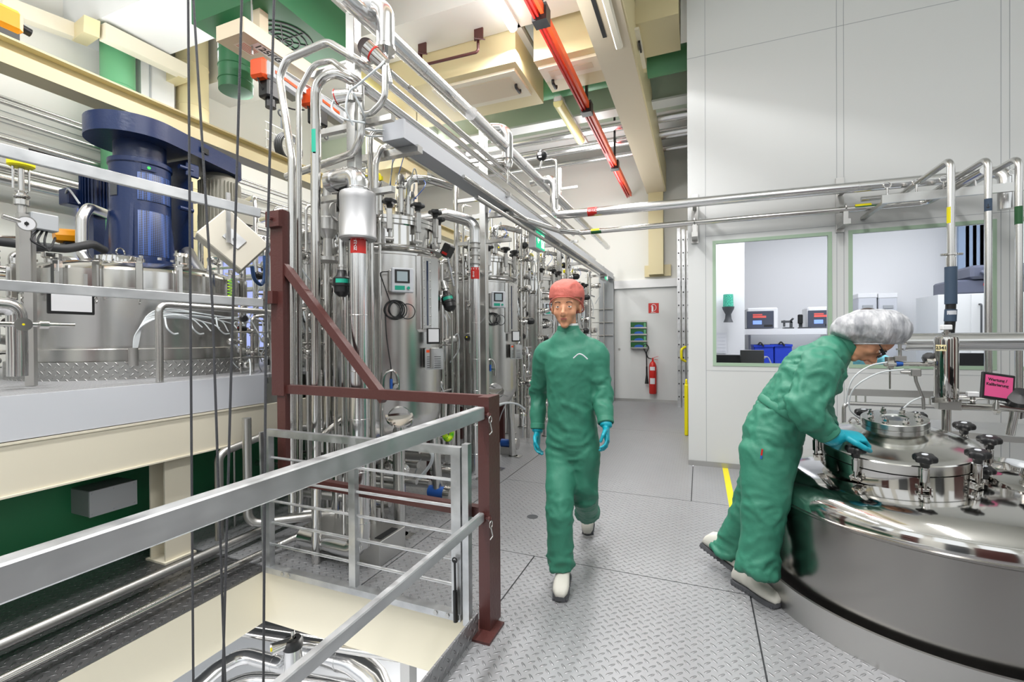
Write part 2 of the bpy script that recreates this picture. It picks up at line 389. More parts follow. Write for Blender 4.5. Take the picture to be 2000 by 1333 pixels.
# cross beams
def hbeam(y, z, h, w, x0, x1, i, mm, fm):
    m = MB(); m.bb((x0, y-.02, z+.03), (x1, y+.02, z+h-.03)); struct(m, 'beam', mm, 'cross beam web %d' % i)
    m = MB(); m.bb((x0, y-w/2, z), (x1, y+w/2, z+.03)); m.bb((x0, y-w/2, z+h-.03), (x1, y+w/2, z+h)); struct(m, 'beam', fm, 'cross beam flanges %d' % i)
hbeam(7.4, 5.0, .55, .26, LX, CX, 1, pgreen, panelw)
hbeam(9.9, 5.75, .45, .26, LX, CX, 2, pgreen, panelw)
struct(MB().bb((LX, 4.75, 5.3), (CX, 5.36, 6.3)), 'beam', wallw, 'pale ceiling beam above the ducts')
struct(MB().bb((LX, 3.2, 5.2), (-3.1, 3.95, 6.0)), 'beam', panelw, 'white ceiling beam by the crane')
struct(MB().bb((LX, .3, 5.3), (-3.1, 1.0, 6.0)), 'beam', panelw, 'white ceiling beam at the edge of view')
# far runway I-beam
def ib(x, y0, y1, z, h, w, i, mm=beamp):
    m = MB(); m.bb((x-.015, y0, z), (x+.015, y1, z+h)); m.bb((x-w/2, y0, z), (x+w/2, y1, z+.025)); m.bb((x-w/2, y0, z+h-.025), (x+w/2, y1, z+h)); return struct(m, 'beam', mm, 'yellow crane runway beam %d' % i)
m = MB(); m.bb((-4.81, -1.5, 3.445), (-4.6, 9.0, 3.55)); m.bb((-4.81, -1.5, 3.634), (-4.6, 9.0, 3.65)); struct(m, 'beam', beamp, 'yellow cream crane runway beam')
struct(MB().bb((-4.76, -1.5, 3.55), (-4.68, 9.0, 3.634)), 'beam', beamp, 'web of the crane runway beam')
# unseen rear hall: wall openings admit world light, dark cabinets added for steel reflections
m = MB(); m.bb((-7.2, -3.3, 0), (4.5, -3.2, 2.7)); m.bb((-7.2, -3.3, 5.4), (4.5, -3.2, 6.3))
for x in (-7.2, -4.6, -2.0, .6, 3.2): m.bb((x, -3.3, 2.7), (x+.7, -3.2, 5.4))
struct(m, 'wall_rear', wallw, 'pale unseen rear wall of the hall with high openings added for daylight')
m = MB(); m.bb((4.4, -3.2, 0), (4.5, CY, 2.2)); m.bb((4.4, -3.2, 4.9), (4.5, CY, 6.3))
for y in (-3.2, -.6, 2.0, 4.4): m.bb((4.4, y, 2.2), (4.5, y+.8, 4.9))
struct(m, 'wall_side_right', wallw, 'pale side wall of the hall behind the mixing tank with windows')
for k, (a, b) in enumerate((((-6.6, -3.2, 1.2), (-5.2, -2.6, 3.2)), ((-3.4, -3.2, 0), (-2.2, -2.9, 2.6)), ((-.5, -3.2, 0), (.6, -2.7, 2.4)), ((1.9, -3.2, 0), (3.0, -2.8, 2.9)), ((3.9, -1.6, 0), (4.4, -.4, 2.6)), ((4.0, 1.2, 0), (4.4, 2.2, 2.4)), ((3.9, 3.9, 0), (4.4, 4.9, 3.0)))):
    struct(MB().bb(a, b), 'trim_%d' % (20+k), (dgrey, maroon, dgrey, fgreen, dgrey, maroon, dgrey)[k], 'unseen cabinet block added for the steel to mirror')
struct(MB().bb((.9, -2.3, 0), (2.5, -1.9, 2.6)), 'trim_30', maroon, 'brown block behind the viewer, added for the tank to mirror')  # dark block added so the tank shell has something to mirror
struct(MB().bb((2.6, -2.3, 0), (3.3, -1.9, 2.6)), 'trim_31', white, 'white block behind the viewer, added for the tank to mirror')  # pale block added next to the brown one for steel reflections
# raised platform
m = MB(); m.bb((-7.2, -2.5, 1.15), (-3.16, 3.4, 1.177)); m.bb((-7.2, 3.4, 1.15), (-4.0, FY-4, 1.177)); struct(m, 'platform_floor', floorm, 'tread plate deck of the raised platform')
m = MB(); m.bb((-3.16, -2.5, .957), (-3.148, 2.62, 1.18)); struct(m, 'platform_trim', lgrey, 'light grey fascia of the raised platform')
m = MB(); m.bb((-3.19, -2.5, .69), (-3.15, 2.62, .94)); m.bb((-3.25, -2.5, .940), (-3.142, 2.62, .952)); m.bb((-3.25, -2.5, .68), (-3.14, 2.62, .69)); m.bb((-7, 2.58, .69), (-3.19, 2.62, .94))
m.bb((-3.19, 2.62, .69), (-3.15, 3.3, .94))
struct(m, 'platform_beam', cream, 'cream edge beam of the raised platform')
m = MB(); x, y = -3.29, 2.0
m.bb((x-.08, y-.085, 0), (x-.068, y+.085, .9)); m.bb((x+.068, y-.085, 0), (x+.08, y+.085, .9)); m.bb((x-.07, y-.006, 0), (x+.07, y+.006, .9)); m.bb((x-.1, y-.1, 0), (x+.1, y+.1, .012))
struct(m, 'platform_post', cream, 'cream steel column under the platform')
# ================================================================== railings, gate, ropes
t = thing('guard_frame', 'maroon steel guard frame with diagonal brace, standing at the corner of the pit', 'guard frame', (-.985, 2.07, 0))
m = MB(); m.bb((-1.015, 2.045, .012), (-.955, 2.175, 1.16)); m.build('post', maroon, t)
m = MB(); m.bb((-1.05, 1.96, 0), (-.92, 2.14, .012)); m.build('foot_plate', maroon, t)
m = MB(); m.bb((-2.565, 2.18, 1.09), (-2.46, 2.26, 2.28)); m.bb((-2.53, 2.19, .53), (-2.46, 2.25, 1.09)); m.build('post', maroon, t)
m = MB(); m.beam((-2.46, 2.22, 1.13), (-1.0, 2.15, 1.13), .045, .055); m.build('top_rail', maroon, t)
m = MB(); m.beam((-2.46, 2.22, .55), (-1.0, 2.15, .55), .045, .055); m.build('middle_rail', maroon, t)
a, b = W(535, 492, Y=2.22), W(752, 782, Y=2.19); m = MB(); m.beam(a, b, .05, .05, up=(0, 1, 0)); m.build('diagonal_brace', maroon, t)
m = MB(); m.box((-2.515, 2.165, 2.22), (.115, .03, .1)); m.cyl((-2.515, 2.13, 2.22), (-2.515, 2.16, 2.22), .012); m.build('rail_lug', maroon, t); m = MB(); m.box((-2.54, 2.16, 1.72), (.07, .04, .08)); m.build('rail_lug', maroon, t)
# aluminium handrails of the guard rail
def rail(name, label, p, q, w, h):
    t = thing(name, label, 'handrail', p); m = MB(); m.beam(p, q, w, h, bev=.004); lab(m.build('rail_tube', alu, t), 'scratched aluminium rail')
    m = MB(); d = (Vector(q)-Vector(p)).normalized(); e = Vector(q)
    m.box(e+Vector((0, .02, -.01)), (.022, .06, h*.9)); m.cyl(e+Vector((-.03, .02, -.012)), e+Vector((.045, .02, -.012)), .009, n=8); m.cyl(e+Vector((.03, .02, -.012)), e+Vector((.04, .02, -.012)), .016, n=6)
    m.build('end_bracket', maroon, t)
    m = MB(); m.ring(e+Vector((.05, .0, -.03)), .016, .0025, ax=(1, 0, 0)); m.tube([e+Vector((.05, 0, -.045)), e+Vector((.055, .01, -.09)), e+Vector((.05, -.01, -.1))], .003); m.build('locking_pin', satin, t)
    return t
rail('handrail', 'upper thick aluminium handrail running from the maroon post over the pit', (-.99, -.4, 1.085), (-.99, 2.03, 1.085), .042, .062)
rail('handrail', 'lower thin aluminium handrail fixed to the maroon post at knee height', (-.99, -.4, .555), (-.99, 2.03, .575), .03, .045)
t = thing('platform_handrail', 'aluminium handrails crossing in front of the blue motor on the raised platform', 'handrail', (-2.95, 0, 1.18))
for (ua, va, ub, vb), h in (((0, 293, 510, 417), .058), ((0, 557, 515, 592), .05)):
    # both rails run along the platform edge towards the tall maroon post
    b = W(ub-2, vb, Y=2.13); a = W(ua, va, X=-3.0); a = b+(a-b)*1.6
    m = MB(); m.beam(a, b, .032, h, bev=.003); m.build('rail_tube', alu, t)
# swing gate
t = thing('safety_gate', 'aluminium swing gate with five thin bars standing on the cream pit beam', 'gate', (-2.55, 2.13, 0))
gx0, gx1, gy = -2.5, -1.135, 2.10
m = MB(); m.bb((gx0-.02, gy-.02, .85), (gx1, gy+.02, .89)); m.build('top_rail', alu, t)
m = MB(); m.bb((gx0-.03, gy-.03, .0), (gx1, gy+.02, .035)); m.build('bottom_rail', alu, t)
m = MB(); m.bb((gx1-.055, gy-.02, .035), (gx1, gy+.02, .85)); m.build('stile', alu, t)
m = MB(); m.bb((gx1+.01, gy-.02, -.02), (gx1+.045, gy+.02, .91)); lab(m.build('stile', alu, t), 'gate stop post')
m = MB(); m.bb((-1.86, gy-.018, .035), (-1.815, gy+.018, .85)); m.build('stile', alu, t)
m = MB(); m.beam((gx0, gy, .035), (gx0, gy, .85), .04, .04, up=(0, 1, 0)); m.build('stile', alu, t)
m = MB(); a, b = Vector((gx0-.02, gy-.04, .03)), Vector((gx0-.02, gy-.34, .88)); m.beam(Vector((gx0-.03, gy-.0, 0)), Vector((gx0-.05, gy-.0, .87)), .014, .05, up=(0, 1, 0)); m.build('stile', alu, t)
for k in range(5):
    z = .17+.136*k; m = MB(); m.cyl((gx0, gy, z), (gx1-.05, gy, z), .0085, n=8); m.build('bar', alu, t)
m = MB()
for x in (-2.36, -2.31, -1.28, -1.21): m.cyl((x, gy-.036, .02), (x, gy-.03, .02), .013, n=6)
m.build('bolt', satin, t)
m = MB(); p = W(888, 1095, Y=2.06); q = W(890, 1215, Y=2.06); m.cyl(p, (p+q)/2, .006); m.cyl((p+q)/2, q, .012); m.ring(p, .012, .004, ax=(0, 1, 0)); m.build('gas_spring', black, t)
# hoist ropes hanging in front of the pit
for lb, pts in (('dark hoist rope hanging over the pit, the straight one of the first pair', [(367, -60), (378, 1400)]),
                ('dark hoist rope slanting away from the first rope of the pair', [(374, -60), (415, 600), (442, 1400)]),
                ('dark hoist rope that crosses the slanting rope near the lower storey', [(474, -60), (455, 600), (433, 1400)]),
                ('dark hoist rope hanging closest to the tall maroon post', [(537, -60), (520, 560), (514, 1400)])):
    Y0 = 1.15
    m = MB(); m.tube([W(u, v, Y=Y0) for u, v in pts], .0042, bend=.5, n=8); one(m, 'hoist_rope', rope, lb, 'rope')

# ================================================================== under the platform
t = thing('storage_tank', 'dark green painted tank body under the raised platform', 'tank', (-5, 1.5, 0))
m = MB(); m.bb((-6.9, -2.4, .04), (-3.64, 3.35, .62), bev=.01); m.bb((-6.8, -2.3, .62), (-3.75, 1.2, .9)); m.build('shell', dgreen, t)
m = MB(); m.bb((-3.66, -2.4, .0), (-3.61, 3.35, .05)); m.build('base_rail', dgreen, t)
t = thing('junction_box', 'grey metal junction box on the dark green tank under the platform', 'junction box', (-3.5, 1.65, .4))
a = W(185, 980, X=-3.45); yj0, yj1 = W(175, 985, X=-3.44).y, W(268, 960, X=-3.44).y; zj0, zj1 = W(268, 985, X=-3.44).z, W(268, 938, X=-3.44).z
m = MB(); m.bb((-3.645, yj0, zj0), (-3.45, yj1, zj1), bev=.004); m.build('box', grey, t)
m = MB()
for y in (yj0+.015, (yj0+yj1)/2, yj1-.015):
    for z in (zj0+.015, zj1-.015): m.cyl((-3.45, y, z), (-3.436, y, z), .006, n=8)
m.bb((-3.45, yj0, zj0), (-3.44, yj1, zj1)); m.build('cover', lgrey, t)
# pipes at floor level beside the pit
def pipe(name, lb, pts, r, mt=None, bend=None, cat='pipe', n=14, group=None, seams=0, parts=None):
    t = thing(name, lb, cat, pts[0], group); m = MB(); m.tube(pts, r, bend=bend if bend else r*3, n=n); m.build('pipe_run', mt or steel, t)
    if seams:
        for i in range(len(pts)-1):
            a, b = Vector(pts[i]), Vector(pts[i+1]); L = (b-a).length; k = int(L/seams)
            for j in range(1, k+1):
                p = a+(b-a)*(j*seams/L) if j*seams < L-.08 else None
                if p: d = (b-a).normalized(); m = MB(); m.cyl(p-d*.006, p+d*.006, r*1.035, n=n); m.build('joint_band', mt or steel, t)
    return t
F = -2.66
pipe('floor_pipe', 'thin steel floor pipe that curls up at the gate beside the pit', [(-2.68, -.6, .05), (-2.68, 1.9, .05), (-2.66, 2.3, .05), (-2.5, 2.5, .12), (-2.5, 2.5, .75), (-2.5, 2.75, .85)], .02, steel, bend=.1)
pipe('floor_pipe', 'thicker steel floor pipe on the dark tread plate beside the pit', [(-2.95, -.6, .07), (-2.95, 2.75, .07), (-2.6, 3.0, .07), (-2.3, 3.0, .07)], .028, satin, bend=.1)
pipe('bent_pipe', 'steel pipe bent like a hook below the platform beam', [(-3.1, 2.2, .06), (-3.1, 2.2, .66), (-3.1, 2.6, .72), (-2.9, 3.4, .72)], .028, satin, bend=.07)
pipe('bent_pipe', 'steel pipe with a low elbow behind the gate', [(-2.95, 2.3, .9), (-2.95, 2.3, .15), (-2.6, 2.6, .15), (-2.2, 2.9, .15)], .03, satin, bend=.08)
for k, (x, y, r) in enumerate(((-3.3, 2.6, .012), (-3.35, 2.5, .009), (-3.0, 2.9, .02), (-3.2, 3.3, .03), (-2.8, 3.4, .035), (-3.5, 3.6, .04))):
    pipe('riser_pipe', 'slim vertical pipe in the dark gap under the platform beam', [(x, y, .62 if x < -3.6 else 0), (x, y, 1.14 if x < -3.16 else 1.4)], r, satin, group='slim risers under the platform')
for k in range(4):
    z = .72+.09*k*.5; pipe('cross_pipe', 'horizontal pipe in the dark gap under the raised platform', [(-3.6+.1*k, 2.9+.25*k, z-.35), (-1.98-.15*k, 2.95+.25*k, z-.35)], .022+.006*(k % 2), satin, group='horizontal pipes under the platform')

# ================================================================== lower storey seen through the pit
pipe('insulated_pipe', 'fat clad pipe with a mitred elbow in the pit below the gate', [W(300, 1420, Z=-.75), W(420, 1310, Z=-.75), W(475, 1278, Z=-.75), W(560, 1302, Z=-.75), W(572, 1290, Z=-.66)+Vector((0, 0, .0)), W(572, 1270, Z=-.6)], .05, clad, bend=.2, n=20, seams=.28)
pipe('insulated_pipe', 'fat clad pipe running off towards the kick strip in the pit', [W(560, 1262, Z=-.95), W(690, 1292, Z=-.85), W(735, 1325, Z=-.9), W(760, 1420, Z=-1.1)], .085, clad, bend=.2, n=20, seams=.3)
pipe('insulated_pipe', 'clad pipe lowest in the pit beside the cream beam', [W(300, 1420, Z=-1.0), W(480, 1325, Z=-1.0), W(600, 1330, Z=-1.0), W(800, 1360, Z=-1.0)], .045, clad, bend=.2, n=20, seams=.3)
for k in range(6):
    pipe('lower_pipe', 'steel pipe of the storey below seen through the pit', [(-4.2, 2.1+.22*k, -.62-.10*k), (-.6, 2.75+.22*k, -.66-.10*k)], .05 if k % 2 else .035, steel, group='steel pipes of the storey below')
t = thing('support_post', 'square steel post standing in the pit', 'post', (-1.72, 2.45, -2.2)); m = MB(); m.bb((-1.76, 2.42, -2.2), (-1.69, 2.5, -.35)); m.build('shaft', satin, t)
t = thing('pit_valve', 'steel angle valve with black collar and yellow dot in the pit', 'valve', (-2.0, 2.2, -.62))
p = W(572, 1265, Z=-.55)-Vector((0, 0, .03)); m = MB(); m.cyl(p+Vector((0, 0, -.2)), p+Vector((0, 0, .03)), .055, n=20); m.build('body', clad, t)
m = MB(); m.lathe([(.03, .0), (.06, .0), (.062, .04), (.05, .06), (.02, .06)], p+Vector((0, 0, .03))); m.build('collar', black, t)
m = MB(); a = p+Vector((0, 0, .07)); b = a+(W(528, 1280, Z=-.45)-W(572, 1262, Z=-.45)); m.cyl(a, b, .028, .036, n=18); m.cyl(a, a+Vector((0, 0, .07)), .012); m.build('actuator', steel, t)
dd = (b-a).normalized(); m = MB(); m.cyl(b, b+dd*.004, .012); lab(m.build('marker', yellow, t), 'yellow dot')
t = thing('cabinet_box', 'pale green metal box low in the pit by the kick strip', 'box', (-1.35, 1.7, -1.2)); m = MB(); m.bb((-1.42, 1.55, -1.3), (-1.06, 1.95, -.62), bev=.01); m.build('housing', pgreen, t)

# ================================================================== vessel on the raised platform
LC = Vector((-4.38, 2.45, 1.177)); cx, cy = LC.x, LC.y
t = thing('agitated_vessel', 'wide squat steel vessel with clamped domed lid on the raised platform', 'vessel', LC)
def ringb(r0, r1, z0, z1, n=64): return MB().lathe([(r0, z0), (r1, z0), (r1, z1), (r0, z1), (r0, z0)], LC, n=n)
me = ringb(.785, .80, 0, .125).build('kick_ring', treadc, t)
m = MB(); m.lathe([(.0, .005), (.735, .005), (.735, .21), (.73, .215), (.70, .215), (.70, .24), (.702, .25), (.702, .62), (.705, .625), (.73, .63), (.73, .655)], LC, n=72); m.build('shell', brush, t)
m = MB(); m.lathe([(.73, .655), (.73, .78), (.71, .80), (.69, .815), (.64, .84), (.55, .865), (.42, .88), (.3, .887), (.0, .89)], LC, n=72); m.build('lid', steel, t)
for k in range(20):
    a = 2*PI*k/20+.1; c, s_ = math.cos(a), math.sin(a)
    if s_ > .75: continue
    m = MB(); m.T = Matrix.Translation(LC) @ Matrix.Rotation(a, 4, 'Z')
    m.bb((.73, -.022, .58), (.765, .022, .83), bev=.004); m.bb((.765, -.012, .6), (.785, .012, .8)); m.ring((.77, 0, .555), .02, .006, ax=(0, 1, 0), n=12, k=6); m.cyl((.74, 0, .8), (.74, 0, .87), .016, n=8); m.bb((.7, -.012, .83), (.76, .012, .845))
    m.build('clamp', steel, t)
def loc(u, v, X=None, Y=None): return W(u, v, X=X, Y=Y)
# hatch, nozzles, top pipework
m = MB(); c = LC+Vector((.28, -.30, .875)); m.lathe([(.0, .05), (.12, .045), (.15, .03), (.155, 0), (.155, -.05), (.0, -.05)], c); m.ring(c+Vector((0, 0, .07)), .035, .006, ax=(1, .3, 0), n=16, k=6); m.build('hatch', mirror, t)
m = MB(); c = LC+Vector((.44, .05, .86)); m.lathe([(.0, .12), (.06, .12), (.065, .1), (.055, .09), (.055, .04), (.075, .03), (.075, -.06)], c); m.build('nozzle', steel, t)
m = MB(); c = LC+Vector((-.2, -.5, .85)); m.lathe([(.0, .09), (.06, .09), (.06, .06), (.045, .05), (.045, -.06)], c); m.build('nozzle', steel, t)
m = MB(); a = W(155, 520, Y=2.2); m.tube([W(172, 512, Y=2.05), W(160, 495, Y=2.05), W(160, 425, Y=2.05), W(172, 405, Y=2.1), W(207, 418, Y=2.35)], .038, bend=.09, n=16); m.build('breather_pipe', brush, t)
m = MB(); c = W(128, 515, Y=2.0); m.cyl(c, c+Vector((-.03, .05, .01)), .055, n=24); m.cyl(c+Vector((.006, -.01, 0)), c, .012); m.cyl(c+Vector((-.03, .05, .01)), c+Vector((.02, .1, -.08)), .03, n=12); m.build('inspection_lamp', satin, t)
m = MB(); m.tube([W(370, 497, Y=2.7), W(415, 570, Y=2.6)], .045, n=18); m.cyl(W(366, 492, Y=2.71), W(371, 499, Y=2.7), .05); m.build('filler_pipe', satin, t)
m = MB(); m.tube([W(-20, 470, Y=1.6), W(60, 480, Y=1.75), W(130, 487, Y=1.9), W(165, 480, Y=2.0), W(180, 476, Y=2.05), W(205, 490, Y=2.15)], .03, bend=.1, n=14); m.build('insulated_hose', rubber, t)
m = MB(); m.box(W(150, 527, Y=1.85), (.12, .03, .01), rot=.4); m.build('marker_tag', tealtag, t)
# service hoses
m = MB()
for k in range(8): hose(m, [W(260+k, 684, X=-3.62), W(264+3*k, 655-5*k, X=-3.62), W(285+7*k, 632-4*k, X=-3.60), W(330+14*k, 616+(k % 3)*3, X=-3.57), W(372+19*k, 622+(k*5) % 11, X=-3.54), W(395+17*k, 640+(k*7) % 13, X=-3.5)], .0048, n=6)
for k in range(4): u = 322+50*k; hose(m, [W(u, 620, X=-3.55), W(u+4, 640, X=-3.5), W(u+16, 652, X=-3.5), W(u+26, 652, X=-3.5)], .006, n=6)
m.build('pneumatic_hose', tube, t)
m = MB(); m.cyl(W(261, 715, X=-3.62), W(260, 680, X=-3.62), .028); m.build('cable_duct', satin, t)
# whiteboard plaque
t = thing('status_plaque', 'blank white plaque in black frame hanging from the platform handrail', 'sign', W(138, 595, X=-3.1))
a, b = W(92, 566, X=-3.1), W(186, 616, X=-3.1); m = MB()
m.bb((-3.112, a.y, b.z), (-3.10, b.y, a.z+.012), bev=.004); m.build('frame', black, t)
for q in (.2, .8): m = MB(); yy = a.y+(b.y-a.y)*q; m.bb((-3.11, yy-.008, a.z), (-3.10, yy+.008, a.z+.1)); m.build('hook', satin, t)
m = MB(); m.bb((-3.1, a.y+.015, b.z+.015), (-3.098, b.y-.015, a.z)); m.build('card', paper, t)
# pipe railing in front of the vessel
pipe('pipe_railing', 'round steel pipe railing on the edge of the raised platform', [(-3.22, W(312, 740, X=-3.22).y, 1.18), (-3.22, W(312, 740, X=-3.22).y, W(312, 595, X=-3.22).z), (-3.22, 2.75, W(312, 595, X=-3.22).z-.01), (-3.22, 2.75, 1.18)], .022, brush, bend=.05, cat='railing')
# blue drive
t = thing('agitator_drive', 'dark blue agitator drive with belt guard and lantern on the wide vessel', 'motor', LC+Vector((.0, 0, 1.0)))
B0 = Vector((cx, cy, LC.z+.885)); x, y, z = B0
m = MB(); m.lathe([(.0, -.02), (.255, -.02), (.255, .05), (.22, .055), (.22, .04)], B0, n=48); m.build('base_flange', blue, t)
for k in range(12):
    a = 2*PI*k/12; m = MB(); p = B0+Vector((math.cos(a)*.238, math.sin(a)*.238, .05)); m.cyl(p, p+Vector((0, 0, .022)), .016, n=6); m.build('bolt', satin, t)
m = MB(); m.lathe([(.215, .05), (.21, .3), (.208, .32), (.208, .83), (.218, .84), (.218, .875), (.18, .89), (.18, 1.03), (.0, 1.03)], B0, n=48)
for k in range(4):
    a = -2.2+PI/2*k*.9; c, s_ = math.cos(a), math.sin(a); rr = Matrix.Rotation(a, 3, 'Z')
    vs = [B0+rr @ Vector(q) for q in ((.2, -.012, .05), (.252, -.012, .05), (.208, -.012, .5), (.2, .012, .05), (.252, .012, .05), (.208, .012, .5))]
    m.put(vs, [(0, 1, 2), (3, 5, 4), (0, 3, 4, 1), (1, 4, 5, 2), (2, 5, 3, 0)])
m.build('lantern', blue, t)
mesh_b = mat('perforated_blue', '1B2C58', .4)
ntm = mesh_b.node_tree; tcn = ntm.nodes.new('ShaderNodeTexCoord'); vo = ntm.nodes.new('ShaderNodeTexVoronoi'); vo.inputs['Scale'].default_value = 70; vo.inputs['Randomness'].default_value = 0
rp = ntm.nodes.new('ShaderNodeValToRGB'); rp.color_ramp.elements[0].position = .45; rp.color_ramp.elements[1].position = .5; rp.color_ramp.elements[0].color = lin('10182C'); rp.color_ramp.elements[1].color = lin('31508F')
ntm.links.new(tcn.outputs['Object'], vo.inputs['Vector']); ntm.links.new(vo.outputs['Distance'], rp.inputs[0]); ntm.links.new(rp.outputs[0], ntm.nodes['Principled BSDF'].inputs['Base Color'])
ca = math.atan2(-B0.y, -B0.x)
for z0, z1 in ((.08, .45), (.53, .76)):
    m = MB(); m.lathe([(.2105, z0), (.2155, z0+.005), (.2125, z1-.005), (.2095, z1)], B0, n=14, ang=1.25, a0=ca-.1); m.build('guard_mesh', mesh_b, t)
m = MB(); c = B0+Vector((math.cos(ca-.0), math.sin(ca-.0), 0))*.222; rr = Matrix.Rotation(ca+PI/2+.35, 3, 'Z')
a2 = ca+.25; pc = B0+Vector((math.cos(a2), math.sin(a2), 0))*.212; m.box(pc+Vector((0, 0, .80)), (.10, .008, .045), rot=Matrix.Rotation(a2+PI/2, 3, 'Z')); m.build('name_plate', blue, t)
m = MB(); m.cyl(pc+Vector((0, 0, .80)), pc*1+Vector((math.cos(a2)*.008, math.sin(a2)*.008, .80)), .013, n=12); lab(m.build('sticker', mat('green_sticker', '38C25A', .5), t), 'round green sticker')
a3 = ca-.95; pc = B0+Vector((math.cos(a3), math.sin(a3), 0))*.210; m = MB(); m.box(pc+Vector((0, 0, .62)), (.07, .006, .12), rot=Matrix.Rotation(a3+PI/2, 3, 'Z')); m.build('rating_plate', dgrey, t)
# belt guard: stadium shape tapering
gz0 = z+1.025; gd = (W(470, 380, X=-3.75)-B0); c1 = Vector((x-.01, y-.03, 0)); c2 = Vector((x-.06, y+.74, 0))
r1, r2 = .33, .19; dv = (c2-c1); L = dv.length; th0 = math.atan2(dv.y, dv.x); al = math.acos((r1-r2)/L); poly = []
for k in range(25): a = th0+al+(2*PI-2*al)*k/24; poly.append((c1.x+r1*math.cos(a), c1.y+r1*math.sin(a)))
for k in range(17): a = th0-al+2*al*k/16; poly.append((c2.x+r2*math.cos(a), c2.y+r2*math.sin(a)))
m = MB(); m.prism(poly, (0, 0, gz0), (1, 0, 0), (0, 1, 0), .15); m.build('belt_guard', blue, t, ang=25)
mp = (c1+c2)/2; sd = Vector((dv.y, -dv.x, 0)).normalized(); m = MB(); pc = mp+sd*.272+dv.normalized()*.02+Vector((0, 0, gz0+.08)); m.box(pc, (.09, .006, .05), rot=Matrix.Rotation(th0+.22, 3, 'Z')); m.build('warning_plate', black, t)
m = MB(); dn = dv.normalized(); bc = Vector((x, y, 0))+dn*.3
m.box((bc.x, bc.y, gz0-.42), (.03, .34, .8), rot=Matrix.Rotation(th0, 3, 'Z')); m.box((bc.x+dn.x*.08, bc.y+dn.y*.08, gz0-.5), (.14, .02, .7), rot=Matrix.Rotation(th0, 3, 'Z'))
for zz in (-.12, -.48): m.cyl(Vector((bc.x, bc.y, gz0+zz))+sd*.2, Vector((bc.x, bc.y, gz0+zz))-dn*.12+sd*.2, .02)
m.box((bc.x+sd.x*.2, bc.y+sd.y*.2, gz0-.12), (.12, .03, .12), rot=Matrix.Rotation(th0, 3, 'Z'), bev=.01); m.build('motor_bracket', blue, t)
m = MB(); mc = c2+Vector((0, 0, gz0)); m.lathe([(.0, -.62), (.15, -.62), (.16, -.6), (.16, -.04), (.13, -.0), (0, 0)], mc, n=40)
for k in range(36):
    a = 2*PI*k/36; m.T = Matrix.Translation(mc) @ Matrix.Rotation(a, 4, 'Z'); m.bb((.15, -.004, -.58), (.185, .004, -.08)); m.T = None
m.box(mc+sd*.17+dn*.1+Vector((0, 0, -.35)), (.2, .1, .25), rot=Matrix.Rotation(th0, 3, 'Z'), bev=.01); lab(m.build('motor', mgrey, t), 'grey finned electric motor')
# small blue motor behind
t = thing('small_motor', 'small finned blue motor with terminal box behind the blue drive', 'motor', (-4.9, 2.2, 2.4))
mc = W(188, 385, Y=2.75); m = MB(); m.lathe([(0, -.2), (.1, -.2), (.11, .2), (.08, .24), (0, .24)], mc, n=32)
for k in range(28): m.T = Matrix.Translation(mc) @ Matrix.Rotation(2*PI*k/28, 4, 'Z'); m.bb((.1, -.003, -.18), (.13, .003, .2)); m.T = None
m.build('housing', blue, t); m = MB(); m.box(mc+Vector((-.1, -.16, -.04)), (.16, .12, .16), bev=.01); m.build('terminal_box', blue, t); m = MB(); m.bb((mc.x-.05, mc.y-.05, 1.178), (mc.x+.05, mc.y+.05, mc.z-.19)); m.build('mounting_foot', blue, t); m = MB(); hose(m, [mc+Vector((-.05, -.22, -.02)), mc+Vector((.05, -.24, .0)), mc+Vector((.14, -.2, -.14))], .009); m.build('cable', grey, t)
# pale control box tilted in its stand
t = thing('control_box', 'pale control box tilted on edge in front of the blue drive', 'control box', W(460, 470, X=-3.2))
c = W(455, 472, X=-3.3); n_ = Vector((1, -.55, .12)).normalized(); sx = Vector((0, 0, 1)).cross(n_).normalized(); uy = n_.cross(sx)
R45 = Matrix((sx, uy, n_)).transposed() @ Matrix.Rotation(-.73, 3, 'Z'); m = MB(); m.box(c, (.38, .30, .14), rot=R45, bev=.008); m.build('housing', mat('pale_box', 'CFCABB', .45), t)
m = MB(); m.box(c+n_*.073, (.13, .09, .012), rot=R45); m.cyl(c+n_*.075, c+n_*.1, .012); m.build('mounting_plate', alu, t)
m = MB(); m.bb(c+n_*.085+Vector((-.012, -.06, -.04)), c+n_*.085+Vector((.0, -.03, .33))); m.build('hanger', alu, t)
# yellow capped valve and instruments beside the vessel
t = thing('control_valve', 'control valve with bright yellow round cap beside the wide vessel', 'valve', W(45, 440, X=-3.7))
X = -3.7; p = W(41, 318, X=X); m = MB(); m.lathe([(0, .022), (.055, .022), (.06, .01), (.06, -.02), (.05, -.028), (0, -.028)], p); m.build('cap', yellow, t)
m = MB()
for dx in (-.035, .035): m.cyl(p+Vector((0, dx, -.03)), p+Vector((0, dx, -.16)), .006, n=8)
m.cyl(p+Vector((0, 0, -.03)), p+Vector((0, 0, -.22)), .014); m.lathe([(0, 0), (.035, 0), (.035, .03), (.02, .04), (.02, .07), (.03, .08), (0, .09)], p+Vector((0, 0, -.25))); m.ring(p+Vector((0, 0, -.2)), .03, .008, n=16, k=6); m.build('yoke', steel, t)
m = MB(); m.cyl(p+Vector((0, .0, -.25)), p+Vector((0, 0, -.32)), .02); m.bb(p+Vector((-.02, -.02, -.7)), p+Vector((.02, .03, -.3))); m.build('body', satin, t)
t = thing('pressure_gauge', 'round dial gauge on a steel arm beside the yellow capped valve', 'gauge', W(48, 436, X=-3.6))
